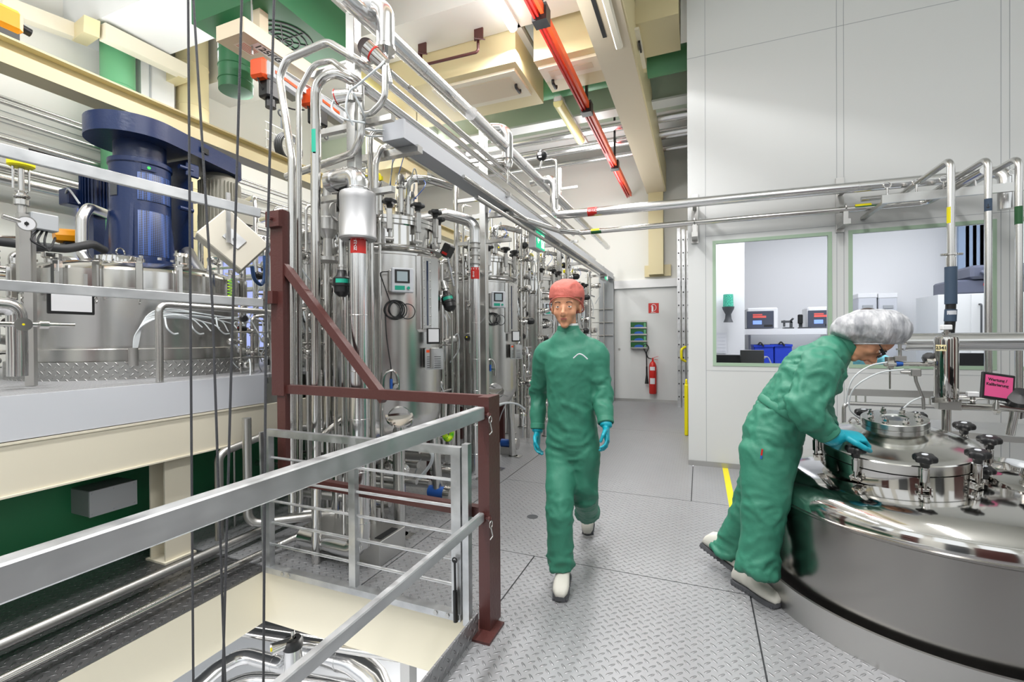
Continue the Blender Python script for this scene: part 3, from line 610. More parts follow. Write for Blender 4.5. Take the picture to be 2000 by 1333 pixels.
c = W(52, 437, X=-3.55); d = (CAM-c).normalized(); m = MB(); m.cyl(c-d*.03, c, .042, n=28); m.build('case', satin, t); m = MB(); m.cyl(c, c+d*.002, .036, n=28); m.build('dial', paper, t); m = MB(); m.box(c+d*.003, (.003, .003, .03)); m.cyl(c+d*.002, c+d*.004, .01); m.build('needle', ink, t)
m = MB(); m.cyl(c-d*.02, c-d*.02+Vector((0, -.1, .02)), .014); m.build('stem', steel, t)
t = thing('instrument_box', 'grey instrument box with curled black cables beside the dial gauge', 'instrument', W(82, 435, X=-3.7))
c = W(83, 435, X=-3.7); m = MB(); m.box(c, (.07, .13, .1), bev=.006); m.build('housing', grey, t); m = MB()
for k in range(3): hose(m, [c+Vector((0, -.02+.02*k, -.05)), c+Vector((.02, -.06+.03*k, -.12)), c+Vector((.02, .02, -.15-.01*k)), c+Vector((0, .06, -.08))], .006)
m.build('cable', rubber, t)
pipe('steel_stand', 'square steel stand carrying the dial gauge', [(-3.75, W(58, 480, X=-3.75).y, 1.18), (-3.75, W(58, 480, X=-3.75).y, 2.15)], .03, satin, n=4, cat='stand')
t = thing('amber_actuator', 'amber coloured valve actuator behind the bent breather pipe', 'actuator', W(137, 460, X=-5)); c = W(137, 462, X=-4.9); m = MB(); m.lathe([(0, -.1), (.05, -.1), (.06, -.08), (.06, .04), (.045, .06), (0, .06)], c, ax=(.2, 1, .1), n=8); m.build('housing', amber, t); m = MB(); m.box(c+Vector((0, 0, -.08)), (.08, .1, .05)); m.build('foot', black, t)
# disc valve at the platform edge
t = thing('disc_valve', 'steel valve with round disc head and yellow dot next to the vertical clad pipe', 'valve', W(45, 630, X=-3.45))
c = W(46, 634, X=-3.4); d = (CAM-c).normalized(); m = MB(); m.cyl(c-d*.07, c, .03, .036, n=24); m.cyl(c-d*.04+Vector((0, -.16, 0)), c-d*.04+Vector((0, .22, 0)), .014); m.cyl(c+Vector((0, .06, 0))-d*.04, c+Vector((0, .1, 0))-d*.04, .026); m.build('body', steel, t); m = MB(); m.cyl(c, c+d*.002, .006); m.build('marker', yellow, t)
pipe('clad_pipe', 'vertical clad pipe with elbow at the end of the raised platform', [W(-60, 592, X=-3.6), W(32, 598, X=-3.6), W(34, 690, X=-3.6), W(34, 735, X=-3.6)], .045, clad, bend=.06, n=18, seams=.2)
# ================================================================== tall vessels beside the walkway
def knob(m, c, r, h, d=Vector((0, 0, 1)), lobes=6, n=48):
    # star grip: lobed disc on a hub
    x, y, d = basis(d); c = Vector(c); prof = [(0, h), (.5, h), (.82, h*.93), (.97, h*.72), (1.0, h*.4), (.95, h*.12), (.75, 0), (.5, -h*.08), (.44, -h*.3), (.40, -h*.75), (0, -h*.75)]
    vs, fs = [], []
    for rr, z in prof:
        for i in range(n):
            a = 2*PI*i/n; k = 1+.11*math.cos(lobes*a)*(1 if rr > .7 else 0); vs.append(c+(x*math.cos(a)+y*math.sin(a))*rr*r*k+d*z)
    for k in range(len(prof)-1):
        for i in range(n): j = (i+1) % n; fs.append((k*n+i, (k+1)*n+i, (k+1)*n+j, k*n+j))
    m.put(vs, fs); return m
VR = .42
def make_vessel(label):
    t = thing('bioreactor', label, 'vessel', (0, 0, 0), None)
    m = MB(); m.lathe([(0, .60), (.12, .61), (.26, .66), (.36, .73), (.41, .82), (.42, .88), (VR, 2.07), (.425, 2.075), (.425, 2.09), (.38, 2.12), (.375, 2.13)], n=64); m.build('shell', brush, t)
    m = MB(); m.lathe([(.375, 2.12), (.375, 2.3), (.40, 2.305), (.40, 2.335), (.395, 2.34)], n=64); m.build('neck', mirror, t)
    m = MB(); m.lathe([(.40, 2.34), (.40, 2.365), (.36, 2.38), (.25, 2.43), (.0, 2.46)], n=64); m.build('lid', steel, t)
    m = MB(); m.lathe([(.428, 2.135), (.436, 2.14), (.428, 2.145)], n=64); m.lathe([(.385, 2.14), (.428, 2.135)], n=64); m.build('support_ring', satin, t)
    for k in range(12):
        a = 2*PI*(k+.3)/12; m = MB(); m.T = Matrix.Translation((math.cos(a)*.415, math.sin(a)*.415, 0)) @ Matrix.Rotation(a, 4, 'Z')
        m.bb((-.014, -.02, 2.25), (.02, .02, 2.4), bev=.003); m.cyl((.0, 0, 2.16), (0, 0, 2.26), .009, n=8); m.cyl((0, -.03, 2.18), (0, .03, 2.18), .016, n=12)
        cl = m.build('clamp', satin, t)
        m = MB(); m.T = Matrix.Translation((math.cos(a)*.415, math.sin(a)*.415, 0)); knob(m, (0, 0, 2.435), .05, .036, n=24); m.build('star_knob', black, cl)
    for a in (-43, 47, 137, 227):
        a = math.radians(a); c = Vector((math.cos(a)*.41, math.sin(a)*.41, 0)); m = MB(); m.cyl(c+Vector((0, 0, .012)), c*.9+Vector((0, 0, .85)), .042, n=20); m.cyl(c, c+Vector((0, 0, .012)), .06, n=20); m.box(c+Vector((.03, 0, .006)), (.15, .1, .012)); m.build('leg', brush, t)
    # sight glass strip in a raised jacket box facing the walkway
    a = math.radians(-12); T = Matrix.Rotation(a, 4, 'Z')
    m = MB(); m.T = T; m.bb((.33, -.09, 1.50), (.44, .14, 2.09), bev=.02); m.build('jacket_box', brush, t)
    m = MB(); m.T = T; m.bb((.44, -.055, 1.52), (.452, .035, 2.07), bev=.004); sg = m.build('sight_frame', satin, t)
    m = MB(); m.T = T; m.bb((.452, -.018, 1.55), (.4535, -.002, 2.04)); lab(m.build('sight_glass', mat('dark_glass_%d' % len(MATS), '1E2A45', .08), sg), 'narrow dark glass slot')
    for k in range(8):
        m = MB(); m.T = T
        for yy in (-.043, .023): m.cyl((.452, yy, 1.555+.068*k), (.458, yy, 1.555+.068*k), .006, n=6)
        m.build('bolt', satin, sg)
    # display box on a bracket, with coiled cable
    a = math.radians(-42); T = Matrix.Translation((math.cos(a)*.5, math.sin(a)*.5, 1.87)) @ Matrix.Rotation(a-.08, 4, 'Z')
    m = MB(); m.T = T; m.bb((-.09, -.09, -.08), (-.005, .06, .075), bev=.006); m.bb((-.1, -.02, -.02), (-.06, .02, .02)); b = m.build('display_box', satin, t)
    m = MB(); m.T = T; m.bb((-.005, -.075, -.09), (.014, .085, .09), bev=.008); m.build('bezel', lgrey, b)
    m = MB(); m.T = T; m.bb((.014, -.05, -.02), (.017, .055, .075)); m.build('screen_frame', black, b)
    m = MB(); m.T = T; m.bb((.017, -.035, -.008), (.018, .04, .062)); m.build('screen', screen, b)
    m = MB(); m.T = T; m.bb((.014, -.05, -.07), (.016, .02, -.04)); m.cyl((.014, .045, -.055), (.025, .045, -.055), .011, n=14); m.build('keypad', tealtag, b)
    m = MB(); a = math.radians(-47); T2 = Matrix.Translation((math.cos(a)*.45, math.sin(a)*.45, 1.66)) @ Matrix.Rotation(a, 4, 'Z'); m.T = T2
    for k in range(5): m.lathe([( .058+.004*math.cos(q)+.006*(k % 3), .004*math.sin(q)+.006*k-.01) for q in [2*PI*i/6 for i in range(7)]], (0, .01*(k-2), .005*(k % 2)), (1, .1*k-.2, .05), n=24)
    m.ring((.01, .09, -.01), .055, .0035, ax=(1, .2, 0), n=22, k=6)
    hose(m, [(0, -.03, .05), (-.02, -.08, .2), (.02, -.1, .26), (.04, -.05, .27)], .0035, n=6); hose(m, [(0, -.07, .0), (0, -.06, -.2), (0, -.03, -.42), (.0, -.03, -.5)], .0035, n=6)
    m.build('coiled_cable', rubber, t)
    m = MB(); m.T = T2; m.cyl((.0, -.03, -.5), (.0, -.03, -.57), .011, n=10); m.build('cable_plug', cblue, t)
    m = MB(); m.T = T2; m.cyl((-.02, -.0, -.55), (.03, 0, -.55), .016); hose(m, [(.0, -.09, -.62), (0, -.08, -.48), (.0, -.02, -.44), (.0, .02, -.5), (0, .02, -.62)], .008, n=8); m.build('probe_port', steel, t)
    # plaque and nameplate
    a = math.radians(-5); T = Matrix.Rotation(a, 4, 'Z')
    m = MB(); m.T = T; m.bb((.43, -.075, 1.225), (.49, .02, 1.38), bev=.003); m.build('name_plate', satin, t)
    m = MB(); m.T = T @ Matrix.Translation((.49, -.045, 0)) @ Matrix.Rotation(-.75, 4, 'Z'); m.bb((0, -.07, 1.215), (.006, .07, 1.375)); q = m.build('data_plate', alu, t)
    m = MB(); m.T = T @ Matrix.Translation((.49, -.045, 0)) @ Matrix.Rotation(-.75, 4, 'Z')
    for k in range(6): m.bb((.0062, -.055, 1.23+.016*k), (.0068, -.01, 1.234+.016*k)); m.bb((.0062, 0, 1.23+.016*k), (.0068, .05, 1.234+.016*k))
    m.build('lettering', ink, q)
    m = MB(); m.T = T @ Matrix.Translation((.49, -.045, 0)) @ Matrix.Rotation(-.75, 4, 'Z'); m.bb((.0062, -.06, 1.345), (.0068, -.035, 1.365)); m.build('emblem', orange, q)
    m = MB(); m.T = T @ Matrix.Translation((.485, -.045, 0)) @ Matrix.Rotation(-.6, 4, 'Z'); m.bb((0, -.055, 1.41), (.012, .05, 1.53), bev=.004); q = m.build('plaque_frame', black, t)
    m = MB(); m.T = T @ Matrix.Translation((.485, -.045, 0)) @ Matrix.Rotation(-.6, 4, 'Z'); m.bb((.012, -.043, 1.425), (.0135, .038, 1.522)); m.build('blank_card', paper, q)
    # lid nozzles, hoses and lifting lugs
    R = random.Random(3)
    for k in range(9):
        a = k*.72; r = .12+.14*((k*7) % 3)/2; c = Vector((math.cos(a)*r, math.sin(a)*r, 2.42)); h = .12+.05*(k % 3)
        m = MB(); m.cyl(c, c+Vector((0, 0, h)), .02+.008*(k % 2), n=14); m.cyl(c+Vector((0, 0, h-.03)), c+Vector((0, 0, h-.018)), .036, n=14); m.lathe([(0, .08), (.022, .075), (.03, .05), (.03, .0), (0, 0)], c+Vector((0, 0, h)), n=14); m.cyl(c+Vector((-.04, 0, h+.03)), c+Vector((.04, .02, h+.03)), .012, n=10)
        m.build('lid_nozzle', steel, t)
    for k in range(2):
        c = Vector((.05+.14*k, -.18+.1*k, 2.7)); m = MB(); m.lathe([(0, .03), (.02, .03), (.026, .01), (.02, -.03), (0, -.03)], c, n=12); m.box(c+Vector((.02, .0, -.01)), (.04, .02, .03)); m.build('sensor_head', yellow, t)
    m = MB()
    for k in range(7):
        a = k*.9; c = Vector((math.cos(a)*.2, math.sin(a)*.2, 2.6)); hose(m, [c, c+Vector((.03, 0, .12)), c+Vector((.12*math.cos(a+1), .1*math.sin(a), .2)), c+Vector((.2*math.cos(a+1.4), .1, .12+.04*k))], .005+.002*(k % 2), n=6)
    m.build('lid_hose', tube, t)
    m = MB(); hose(m, [(.1, -.1, 2.6), (.2, -.18, 2.85), (.1, .1, 3.0), (-.1, .25, 2.8)], .0035, n=6); hose(m, [(.25, 0, 2.55), (.3, .1, 2.7), (.1, .3, 2.85)], .0035, n=6); m.build('blue_hose', cblue, t)
    m = MB(); m.tube([(.12, .1, 2.42), (.12, .1, 2.78), (.25, .2, 2.78), (.34, .45, 2.78)], .032, bend=.08, n=14); m.build('head_pipe', steel, t)
    # drain and manway at the bottom
    m = MB(); c = Vector((math.cos(-.75)*.38, math.sin(-.75)*.38, .88)); m.cyl(c, c*1.1+Vector((0, 0, -.1)), .085, n=28); m.cyl(c*1.1+Vector((0, 0, -.1)), c*1.13+Vector((0, 0, -.11)), .1, n=28); m.build('manway', mirror, t)
    m = MB(); m.cyl((0, 0, .6), (0, 0, .42), .03, n=14); m.lathe([(0, 0), (.05, 0), (.055, .04), (.03, .06), (0, .06)], (0, 0, .4)); m.cyl((0, 0, .46), (.22, -.14, .46), .02); m.lathe([(0, 0), (.04, 0), (.04, .08), (0, .1)], (.2, -.13, .44), (1, -.6, .2)); m.build('drain_valve', steel, t)
    m = MB(); c = Vector((math.cos(-.6)*.42, math.sin(-.6)*.42, .84)); m.lathe([(0, .03), (.03, .025), (.045, 0), (.045, -.02), (0, -.02)], c, (.8, -.55, .1)); m.build('sensor_cap', grey, t)
    return t
V0 = make_vessel('brushed steel bioreactor standing nearest the maroon frame, behind the ZD-3,5 pipe')
V0.location = (-2.35, 3.11, 0)
for i, (y, lb) in enumerate(((4.93, 'brushed steel bioreactor in the middle of the row, second from the maroon frame'), (6.75, 'third bioreactor of the row, partly hidden by the walking person'), (8.6, 'last bioreactor of the row, farthest down the walkway'))):
    dup(V0, (-2.4, y, 0), 0, lb)
g = 'bioreactors in a row beside the walkway'
for o in [x for x in D.objects if x.name.startswith('bioreactor')]: o['group'] = g
for k, (x, y) in enumerate(((-3.5, 3.9), (-3.55, 5.7), (-3.55, 7.5))):
    t = thing('holding_tank', ['steel holding tank behind the tall riser pipes', 'steel holding tank standing behind the second bioreactor', 'steel holding tank farthest back behind the bioreactors'][k], 'tank', (x, y, 0))
    m = MB(); m.lathe([(0, .5), (.3, .56), (.45, .7), (.46, 2.5), (.35, 2.62), (0, 2.7)], (x, y, 0), n=48); m.build('shell', brush, t)
    for a in range(4): c = Vector((x+.4*math.cos(a*1.57+.7), y+.4*math.sin(a*1.57+.7), 0)); m = MB(); m.cyl(c, c+Vector((0, 0, .75)), .035); m.build('leg', satin, t)
    for zz in (1.0, 1.7, 2.4): m = MB(); m.lathe([(.46, -.012), (.468, -.012), (.468, .012), (.46, .012)], (x, y, zz), n=48); m.build('hoop', satin, t)
# ------------------------------------------------------------------ steam pipe with canister and ZD tag
def zdpipe(lb, x, y, ztop, can, r, tagz, tagh, first=True):
    t = thing('steam_pipe', lb, 'pipe', (x, y, 0)); m = MB(); m.cyl((x, y, .14), (x, y, ztop), r, n=28); m.build('pipe_run', clad, t)
    for z in (.34, .62, .95, 1.25, 1.6):
        if z < ztop: m = MB(); m.ring((x, y, z), r, .003, n=28, k=6); m.build('joint_band', clad, t)
    m = MB(); m.tube([(x, y, .3), (x, y, .12), (x-.5, y+.02, .12)], r*1.1, bend=.12, n=24); m.build('foot_elbow', clad, t)
    a = math.atan2(-y, -x); m = MB(); m.lathe([(r+.001, tagz), (r+.001, tagz+tagh)], (x, y, 0), n=14, ang=1.9, a0=a-.95); tg = m.build('tag', red, t); lab(tg, 'red label reading ZD-3,5')
    fx, fy = math.cos(a), math.sin(a); sx = Vector((-fy, fx, 0))
    o = Vector((x, y, 0))+Vector((fx, fy, 0))*(r+.003)-sx*r*.3
    text('ZD-3,5', 'lettering', r*.40, o+Vector((0, 0, tagz+.014)), (0, 0, 1), -sx, white, tg, ext=.0004, bold=.0006)
    for k in range(4):
        m = MB(); q = a-.75+k*.5; c = Vector((x+math.cos(q)*(r+.002), y+math.sin(q)*(r+.002), tagz+tagh*.86)); s = Vector((-math.sin(q), math.cos(q), 0)); w_ = r*.1
        m.beam(c-Vector((0, 0, w_*1.6)), c+Vector((0, 0, w_*1.6)), w_*.5, .001, up=(math.cos(q), math.sin(q), 0)); 
        for sg in (-1, 1): m.beam(c+Vector((0, 0, w_*1.6)), c+s*sg*w_*1.2+Vector((0, 0, w_*.4)), w_*.5, .001, up=(math.cos(q), math.sin(q), 0))
        m.build('arrow', white, tg)
    if can:
        z0, z1, R = can; m = MB(); m.lathe([(r, z0), (R*.95, z0), (R*1.03, z0+.01), (R*1.03, z0+.02), (R, z0+.025), (R, z1-.05), (R*1.01, z1-.045), (R*1.01, z1-.01), (R*.98, z1), (0, z1)], (x, y, 0), n=48); m.build('canister', mat('dull_aluminium', (.55, .55, .56), .45, 1), t)
    return t
zx, zy = -1.985, 2.33
zc = W(713, 465, X=zx, ).z
t = zdpipe('fat clad steam pipe with red ZD-3,5 label under a wide canister', zx, zy, W(713, 470, Y=zy).z, (W(713, 468, Y=zy).z, W(713, 376, Y=zy).z, .11), .056, W(713, 496, Y=zy).z, .11)
z1 = W(713, 376, Y=zy).z; m = MB(); m.tube([(zx, zy, z1), (zx, zy, z1+.11), (zx-.22, zy+.04, z1+.12)], .062, bend=.1, n=24); m.build('top_elbow', clad, t)
for f, q in ((.05, (zx, zy, z1+.03)),): m = MB(); m.ring(q, .063, .003); m.build('joint_band', clad, t)
m = MB(); m.cyl((zx-.2, zy+.037, z1+.12), (zx-.26, zy+.046, z1+.12), .07, n=24); m.build('end_cap', clad, t)
p2 = W(928, 800, Z=.0); 
x2, y2 = -2.0, W(928, 560, X=-2.0).y
t = zdpipe('slimmer clad steam pipe with red ZD-3,5 label by the second bioreactor', x2, y2, W(928, 520, X=x2).z, None, .048, W(928, 546, X=x2).z, .11)
z1 = W(928, 520, X=x2).z; m = MB(); m.cyl((x2, y2, z1), (x2, y2, z1+.22), .034, n=20)
for dz in (.02, .1, .17): m.cyl((x2, y2, z1+dz), (x2, y2, z1+dz+.03), .052, n=20)
m.build('flanges', satin, t)
m = MB(); m.tube([(x2, y2, z1+.22), (x2, y2, z1+.42), (x2-.25, y2-.1, z1+.5), (x2-.6, y2-.2, z1+.45)], .055, bend=.12, n=20); m.build('top_elbow', clad, t)
# ------------------------------------------------------------------ tall riser pipes and pipe rack
def yrun(u, v, X, y1): p = W(u, v, X=X); return [p, Vector((p.x, y1, p.z))]
Yp = 2.25
def S(*a): return [W(u, v, Y=y) for u, v, y in a]
pipe('riser_pipe', 'outermost tall riser pipe whose top kinks towards the crane before running over the rack', S((571, 1000, Yp), (570, 310, Yp), (546, 150, Yp), (560, 116, Yp), (640, 82, Yp+.05))+yrun(700, 118, -1.93, 7.5), .024, brush, bend=.09, seams=.9)
pipe('riser_pipe', 'middle of the three tall riser pipes, bent over in a tight arch', S((586, 1000, Yp+.1), (583, 180, Yp+.1), (612, 126, Yp+.12), (648, 118, Yp+.15))+yrun(690, 150, -1.98, 7.0), .019, brush, bend=.1, seams=1.1)
t = pipe('riser_pipe', 'thick polished riser pipe with turquoise label, arched over the rack', [Vector((*W(618, 1100, Z=0).xy, 0.0))]+S((616, 165, Yp-.01), (650, 138, Yp+.02))+yrun(700, 165, -2.0, 9.5), .03, steel, bend=.12, seams=.8)
p = W(614, 253, Y=Yp-.03); q = W(614, 298, Y=Yp-.03); m = MB(); m.lathe([(.0312, 0), (.0312, (p-q).length)], (W(618, 300, Y=Yp-.01).x, Yp-.01, q.z), n=8, ang=1.0, a0=-1.9); lab(m.build('label_strip', tealtag, t), 'turquoise label strip')
pipe('riser_pipe', 'polished riser pipe directly behind the thick canister pipe', [(-2.12, 2.62, 0), (-2.12, 2.62, 2.9), (-2.0, 3.0, 3.0), (-2.0, 4.0, 3.0)], .02, steel, bend=.08)
for k, (u, y, r, v1) in enumerate(((655, 2.6, .014, 560), (672, 2.55, .022, 330), (744, 2.75, .012, 420), (785, 3.1, .02, 0), (893, 4.3, .026, 350), (906, 4.5, .012, 400), (640, 2.9, .035, 370), (1030, 6.3, .022, 420), (1052, 6.2, .018, 430))):
    x, yy = W(u, 700, Y=y).xy; z = W(u, max(v1, 150), Y=y).z if v1 else 1.0
    pipe('riser_pipe', 'slim steel riser pipe among the bioreactors', [(x, yy, 0), (x, yy, z), (x-.05, yy+.3, z+.06)], r, steel, bend=.06, group='slim steel risers among the bioreactors')
# square posts of the pipe rack
for lb, u, v0, v1, X in (('square steel rack post at the front of the pipe rack', 695, 30, 372, -2.08), ('square steel rack post beside the second bioreactor', 946, 250, 760, -2.05), ('square steel rack post beyond the second exit sign', 1093, 330, 700, -2.05)):
    p = W(u, 500, X=X); z1 = W(u, v0, X=X).z; t = thing('rack_post', lb, 'post', (X, p.y, 0)); m = MB(); m.bb((X-.04, p.y-.035, 0), (X+.03, p.y+.035, z1), bev=.004); m.build('shaft', brush, t)
    for dz in (.35, .75, 1.2):
        if dz < z1-2: m = MB(); m.bb((X-.35, p.y-.02, z1-dz), (X+.3, p.y+.02, z1-dz+.035)); m.build('cross_arm', brush, t)
    m = MB(); m.bb((X-.08, p.y-.08, 0), (X+.07, p.y+.08, .012)); m.build('foot_plate', satin, t)
# the cable tray
tx = -1.8; a = W(788, 250, X=tx); zt = W(788, 233, X=tx).z; zb = W(788, 268, X=tx).z
t = thing('cable_trunking', 'long grey cable trunking running over the bioreactors to the far wall', 'cable tray', (tx, a.y, zb))
m = MB(); m.bb((tx-.16, a.y, zb), (tx, 10.6, zt)); m.build('channel', lgrey, t)
m = MB(); m.bb((tx-.165, a.y-.004, zb-.004), (tx+.004, a.y+.02, zt+.004)); m.build('end_cap', lgrey, t)
for k in range(5):
    y = a.y+.12+k*1.75; m = MB(); m.bb((tx-.45, y, zb-.05), (tx+.03, y+.06, zb-.004)); m.build('bracket', brush, t)
m = MB()
for dz in (.03, .07): hose(m, [Vector((tx-.15, a.y-.0, zb+dz)), Vector((tx-.3, a.y-.02, zb+dz+.03)), W(712, 228, Y=2.3), W(690, 180, Y=2.2)], .006, n=6)
m.build('pneumatic_hose', tube, t)
# exit signs
def exitsign(lb, X, u, v0, v1, sc=1):
    p = W(u, v0, X=X); q = W(u, v1, X=X); h = p.z-q.z; y = p.y; w = .34*sc
    t = thing('exit_sign', lb, 'sign', (X, y, q.z)); m = MB(); m.bb((X-.11, y-.0, q.z), (X-.01, y+w, p.z), bev=.012); m.build('housing', white, t)
    m = MB(); m.bb((X-.01, y+.012, q.z+.012), (X-.004, y+w-.012, p.z-.012)); f = m.build('panel', exitg, t); lab(f, 'lit green panel with white arrow and running figure')
    x = X-.003; zc = (p.z+q.z)/2; k = h/.2
    m = MB(); m.bb((x, y+.05, zc-.008*k), (x+.001, y+.13, zc+.008*k)); m.beam((x, y+.05, zc), (x, y+.085, zc+.035*k), .001, .014*k, up=(0, -1, 1)); m.beam((x, y+.05, zc), (x, y+.085, zc-.035*k), .001, .014*k, up=(0, 1, 1)); m.build('arrow', exitw, f)
    m = MB(); m.bb((x, y+.19, zc-.07*k), (x+.001, y+.30, zc+.07*k)); m.build('doorway', exitw, f)
    m = MB(); m.cyl((x+.001, y+.25, zc+.045*k), (x+.002, y+.25, zc+.045*k), .014*k, n=14); m.beam((x+.0015, y+.25, zc+.03*k), (x+.0015, y+.235, zc-.01*k), .001, .02*k, up=(0, 1, 0)); m.beam((x+.0015, y+.235, zc-.01*k), (x+.0015, y+.27, zc-.05*k), .001, .012*k, up=(0, 1, .3)); m.beam((x+.0015, y+.235, zc-.01*k), (x+.0015, y+.2, zc-.05*k), .001, .012*k, up=(0, 1, -.3)); m.beam((x+.0015, y+.21, zc+.02*k), (x+.0015, y+.29, zc+.01*k), .001, .01*k, up=(0, 0, 1)); m.build('running_figure', exitg, f)
    m = MB(); m.cyl((X-.06, y+w/2, p.z), (X-.06, y+w/2, p.z+.1), .012); m.build('hanger', satin, t)
exitsign('lit green exit sign hanging under the grey cable trunking by the second bioreactor', -1.83, 1048, 448, 484)
exitsign('small lit green exit sign at the far end of the cable trunking', -1.83, 1182, 527, 546, .9)
# main insulated pipe over the rack
r = .052; a = W(770, 86, X=-1.9); b = W(950, 252, X=-1.9)
t = pipe('header_pipe', 'thick clad header pipe slanting over the rack with an elbow at its far end', [a-Vector((0, .5, 0)), b, b+Vector((.1, .12, .03)), Vector((b.x+.17, b.y+.12, b.z-.02)), Vector((b.x+.17, b.y+.12, b.z-.27))], r, clad, bend=.08, n=22, seams=.42)
m = MB(); c = Vector((b.x+.17, b.y+.12, b.z-.31)); m.lathe([(0, .04), (.04, .04), (.05, .0), (.04, -.05), (.015, -.07), (.015, -.2), (0, -.2)], c); m.cyl(c, c+Vector((-.09, -.05, .0)), .028); m.build('valve_body', steel, t)
c0 = W(1000, 300, X=-1.75); pipe('header_pipe', 'second clad header pipe that ends in a cap before the far wall', [c0-Vector((0, .9, 0)), Vector((c0.x, 9.6, c0.z))], .055, clad, n=22, seams=.6)
pipe('header_pipe', 'slim clad header pipe below the thick one', yrun(760, 140, -1.86, 8.0), .022, steel, n=14, seams=1.4)
pipe('header_pipe', 'thin steel header pipe lying on the rack arms', yrun(800, 170, -1.78, 6.5), .014, steel, n=12, seams=1.0)
for k, (u, v, X) in enumerate(((905, 345, -1.72), (930, 385, -1.75), (880, 330, -1.95))):
    pipe('header_pipe', 'slim steel header pipe above the cable trunking', yrun(u, v, X, 9.0-.3*k), .016+.006*(k % 3), steel, n=12, group='slim header pipes above the trunking')
pipe('vapour_pipe', 'steel pipe swinging from the tall riser across to the trunking', S((560, 345, 2.45), (640, 318, 2.4), (690, 300, 2.35), (705, 270, 2.33), (704, 170, 2.33)), .024, brush, bend=.1)
pipe('vapour_pipe', 'short steel pipe dropping from the ball valve under the clad can', [W(752, 130, Y=2.3), W(752, 195, Y=2.3), W(725, 222, Y=2.32), W(703, 222, Y=2.33)], .02, brush, bend=.08)
pipe('vapour_pipe', 'arched steel pipe between canister and trunking', [W(733, 420, Y=2.6), W(733, 320, Y=2.6), W(745, 290, Y=2.65), W(770, 280, Y=2.9), W(800, 285, Y=3.2)], .022, brush, bend=.08)
# clad can with elbow at the very top
t = thing('clad_elbow', 'clad elbow can with round blank end at the top of the rack', 'pipe fitting', W(740, 40, Y=2.35))
a = W(692, 8, Y=2.3); m = MB(); m.tube([a, W(735, 12, Y=2.35), W(752, 25, Y=2.35), W(752, 90, Y=2.35)], lambda s: .055, bend=.06, n=24); m.build('body', clad, t)
m = MB(); m.cyl(a, a+Vector((-.02, -.02, 0)), .062, n=24); lab(m.build('end_cap', clad, t), 'flat round end cap'); m = MB(); c = W(752, 92, Y=2.35); m.cyl(c, c+Vector((0, 0, -.02)), .062, n=24); m.cyl(c+Vector((0, 0, -.02)), c+Vector((0, 0, -.08)), .018); m.build('collar', clad, t)
t = thing('valve_actuator', 'round steel valve actuator with yellow dot below the clad elbow can', 'actuator', W(718, 95, Y=2.3))
c = W(716, 93, Y=2.25); d = (CAM-c).normalized(); m = MB(); m.cyl(c-d*.01, c, .052, n=28); m.cyl(c, c+Vector((.09, .06, -.09)), .05, .04, n=24); m.cyl(c+Vector((.09, .06, -.09)), c+Vector((.11, .07, -.2)), .02); m.build('housing', steel, t)
m = MB(); m.cyl(c, c+d*.002, .005); m.build('marker', yellow, t); m = MB(); m.cyl(c+Vector((.03, .02, -.03)), c+Vector((.036, .024, -.036)), .0495, n=24); m.build('red_ring', red, t)
m = MB(); hose(m, [W(750, 120, Y=2.2), W(735, 135, Y=2.15), W(700, 165, Y=2.15), W(682, 180, Y=2.15), W(676, 215, Y=2.15), W(690, 245, Y=2.2)], .0065); m.build('pneumatic_hose', tube, t)
t = thing('valve_actuator', 'steel valve actuator with red ring beside the middle riser pipe', 'actuator', W(660, 185, Y=2.3))
c = W(655, 190, Y=2.25); m = MB(); m.cyl(c, c+Vector((.09, .03, .01)), .045, .036, n=20); m.cyl(c+Vector((.09, .03, .01)), c+Vector((.16, .06, 0)), .024); m.cyl(c+Vector((.1, .03, -.03)), c+Vector((.1, .03, .06)), .02); m.build('housing', steel, t)
m = MB(); m.cyl(c+Vector((.004, 0.001, 0)), c+Vector((.01, .003, .001)), .0455, n=20); m.build('red_ring', red, t); m = MB(); hose(m, [c, c+Vector((-.01, -.02, -.08)), W(672, 232, Y=2.2), W(712, 240, Y=2.3)], .0065); m.build('pneumatic_hose', tube, t)
# black pneumatic valve heads
def blackhead(lb, c, d, s=1, tagc=tealtag):
    t = thing('diaphragm_actuator', lb, 'actuator', c); x, y, d = basis(d); m = MB(); s_ = s
    m.lathe([(0, .085*s_), (.028*s_, .08*s_), (.034*s_, .05*s_), (.054*s_, .03*s_), (.056*s_, -.02*s_), (.05*s_, -.025*s_), (.05*s_, -.06*s_), (.038*s_, -.075*s_), (.02*s_, -.09*s_), (0, -.09*s_)], c, d, n=32); m.build('housing', black, t)
    a0 = None; m = MB(); x, y = (Vector((1, 0, 0)), Vector((0, 1, 0))) if abs(d.z) > .999 else (x, y); tc = (CAM-c).normalized(); tc = (tc-d*tc.dot(d)).normalized(); an = math.atan2(tc.dot(y), tc.dot(x))
    m.lathe([(.0565*s_, -.004*s_), (.0558*s_, .022*s_)], c, d, n=12, ang=1.5, a0=an-.75); lab(m.build('label_strip', tagc, t), 'turquoise label strip')
    m = MB(); m.cyl(c+d*.08*s_, c+d*.17*s_, .022*s_, n=16); m.cyl(c-d*.09*s_, c-d*.11*s_, .009*s_); m.cyl(c+d*.1*s_, c+d*.115*s_, .032*s_, n=16); m.build('stem', steel, t); return t
blackhead('bulbous black valve head with turquoise label in front of the first bioreactor', W(668, 553, Y=2.35), (0, 0, 1), 1.0)
x, y = W(668, 553, Y=2.35).xy; pipe('dip_tube', 'slim tube passing through the bulbous black valve head', [(x, y, .1), (x, y, 1.64)], .01, steel); pipe('dip_tube', 'steel tube above the bulbous black valve head', [(x, y, 1.85), (x, y, 2.25), (x+.03, y+.1, 2.4)], .02, brush)
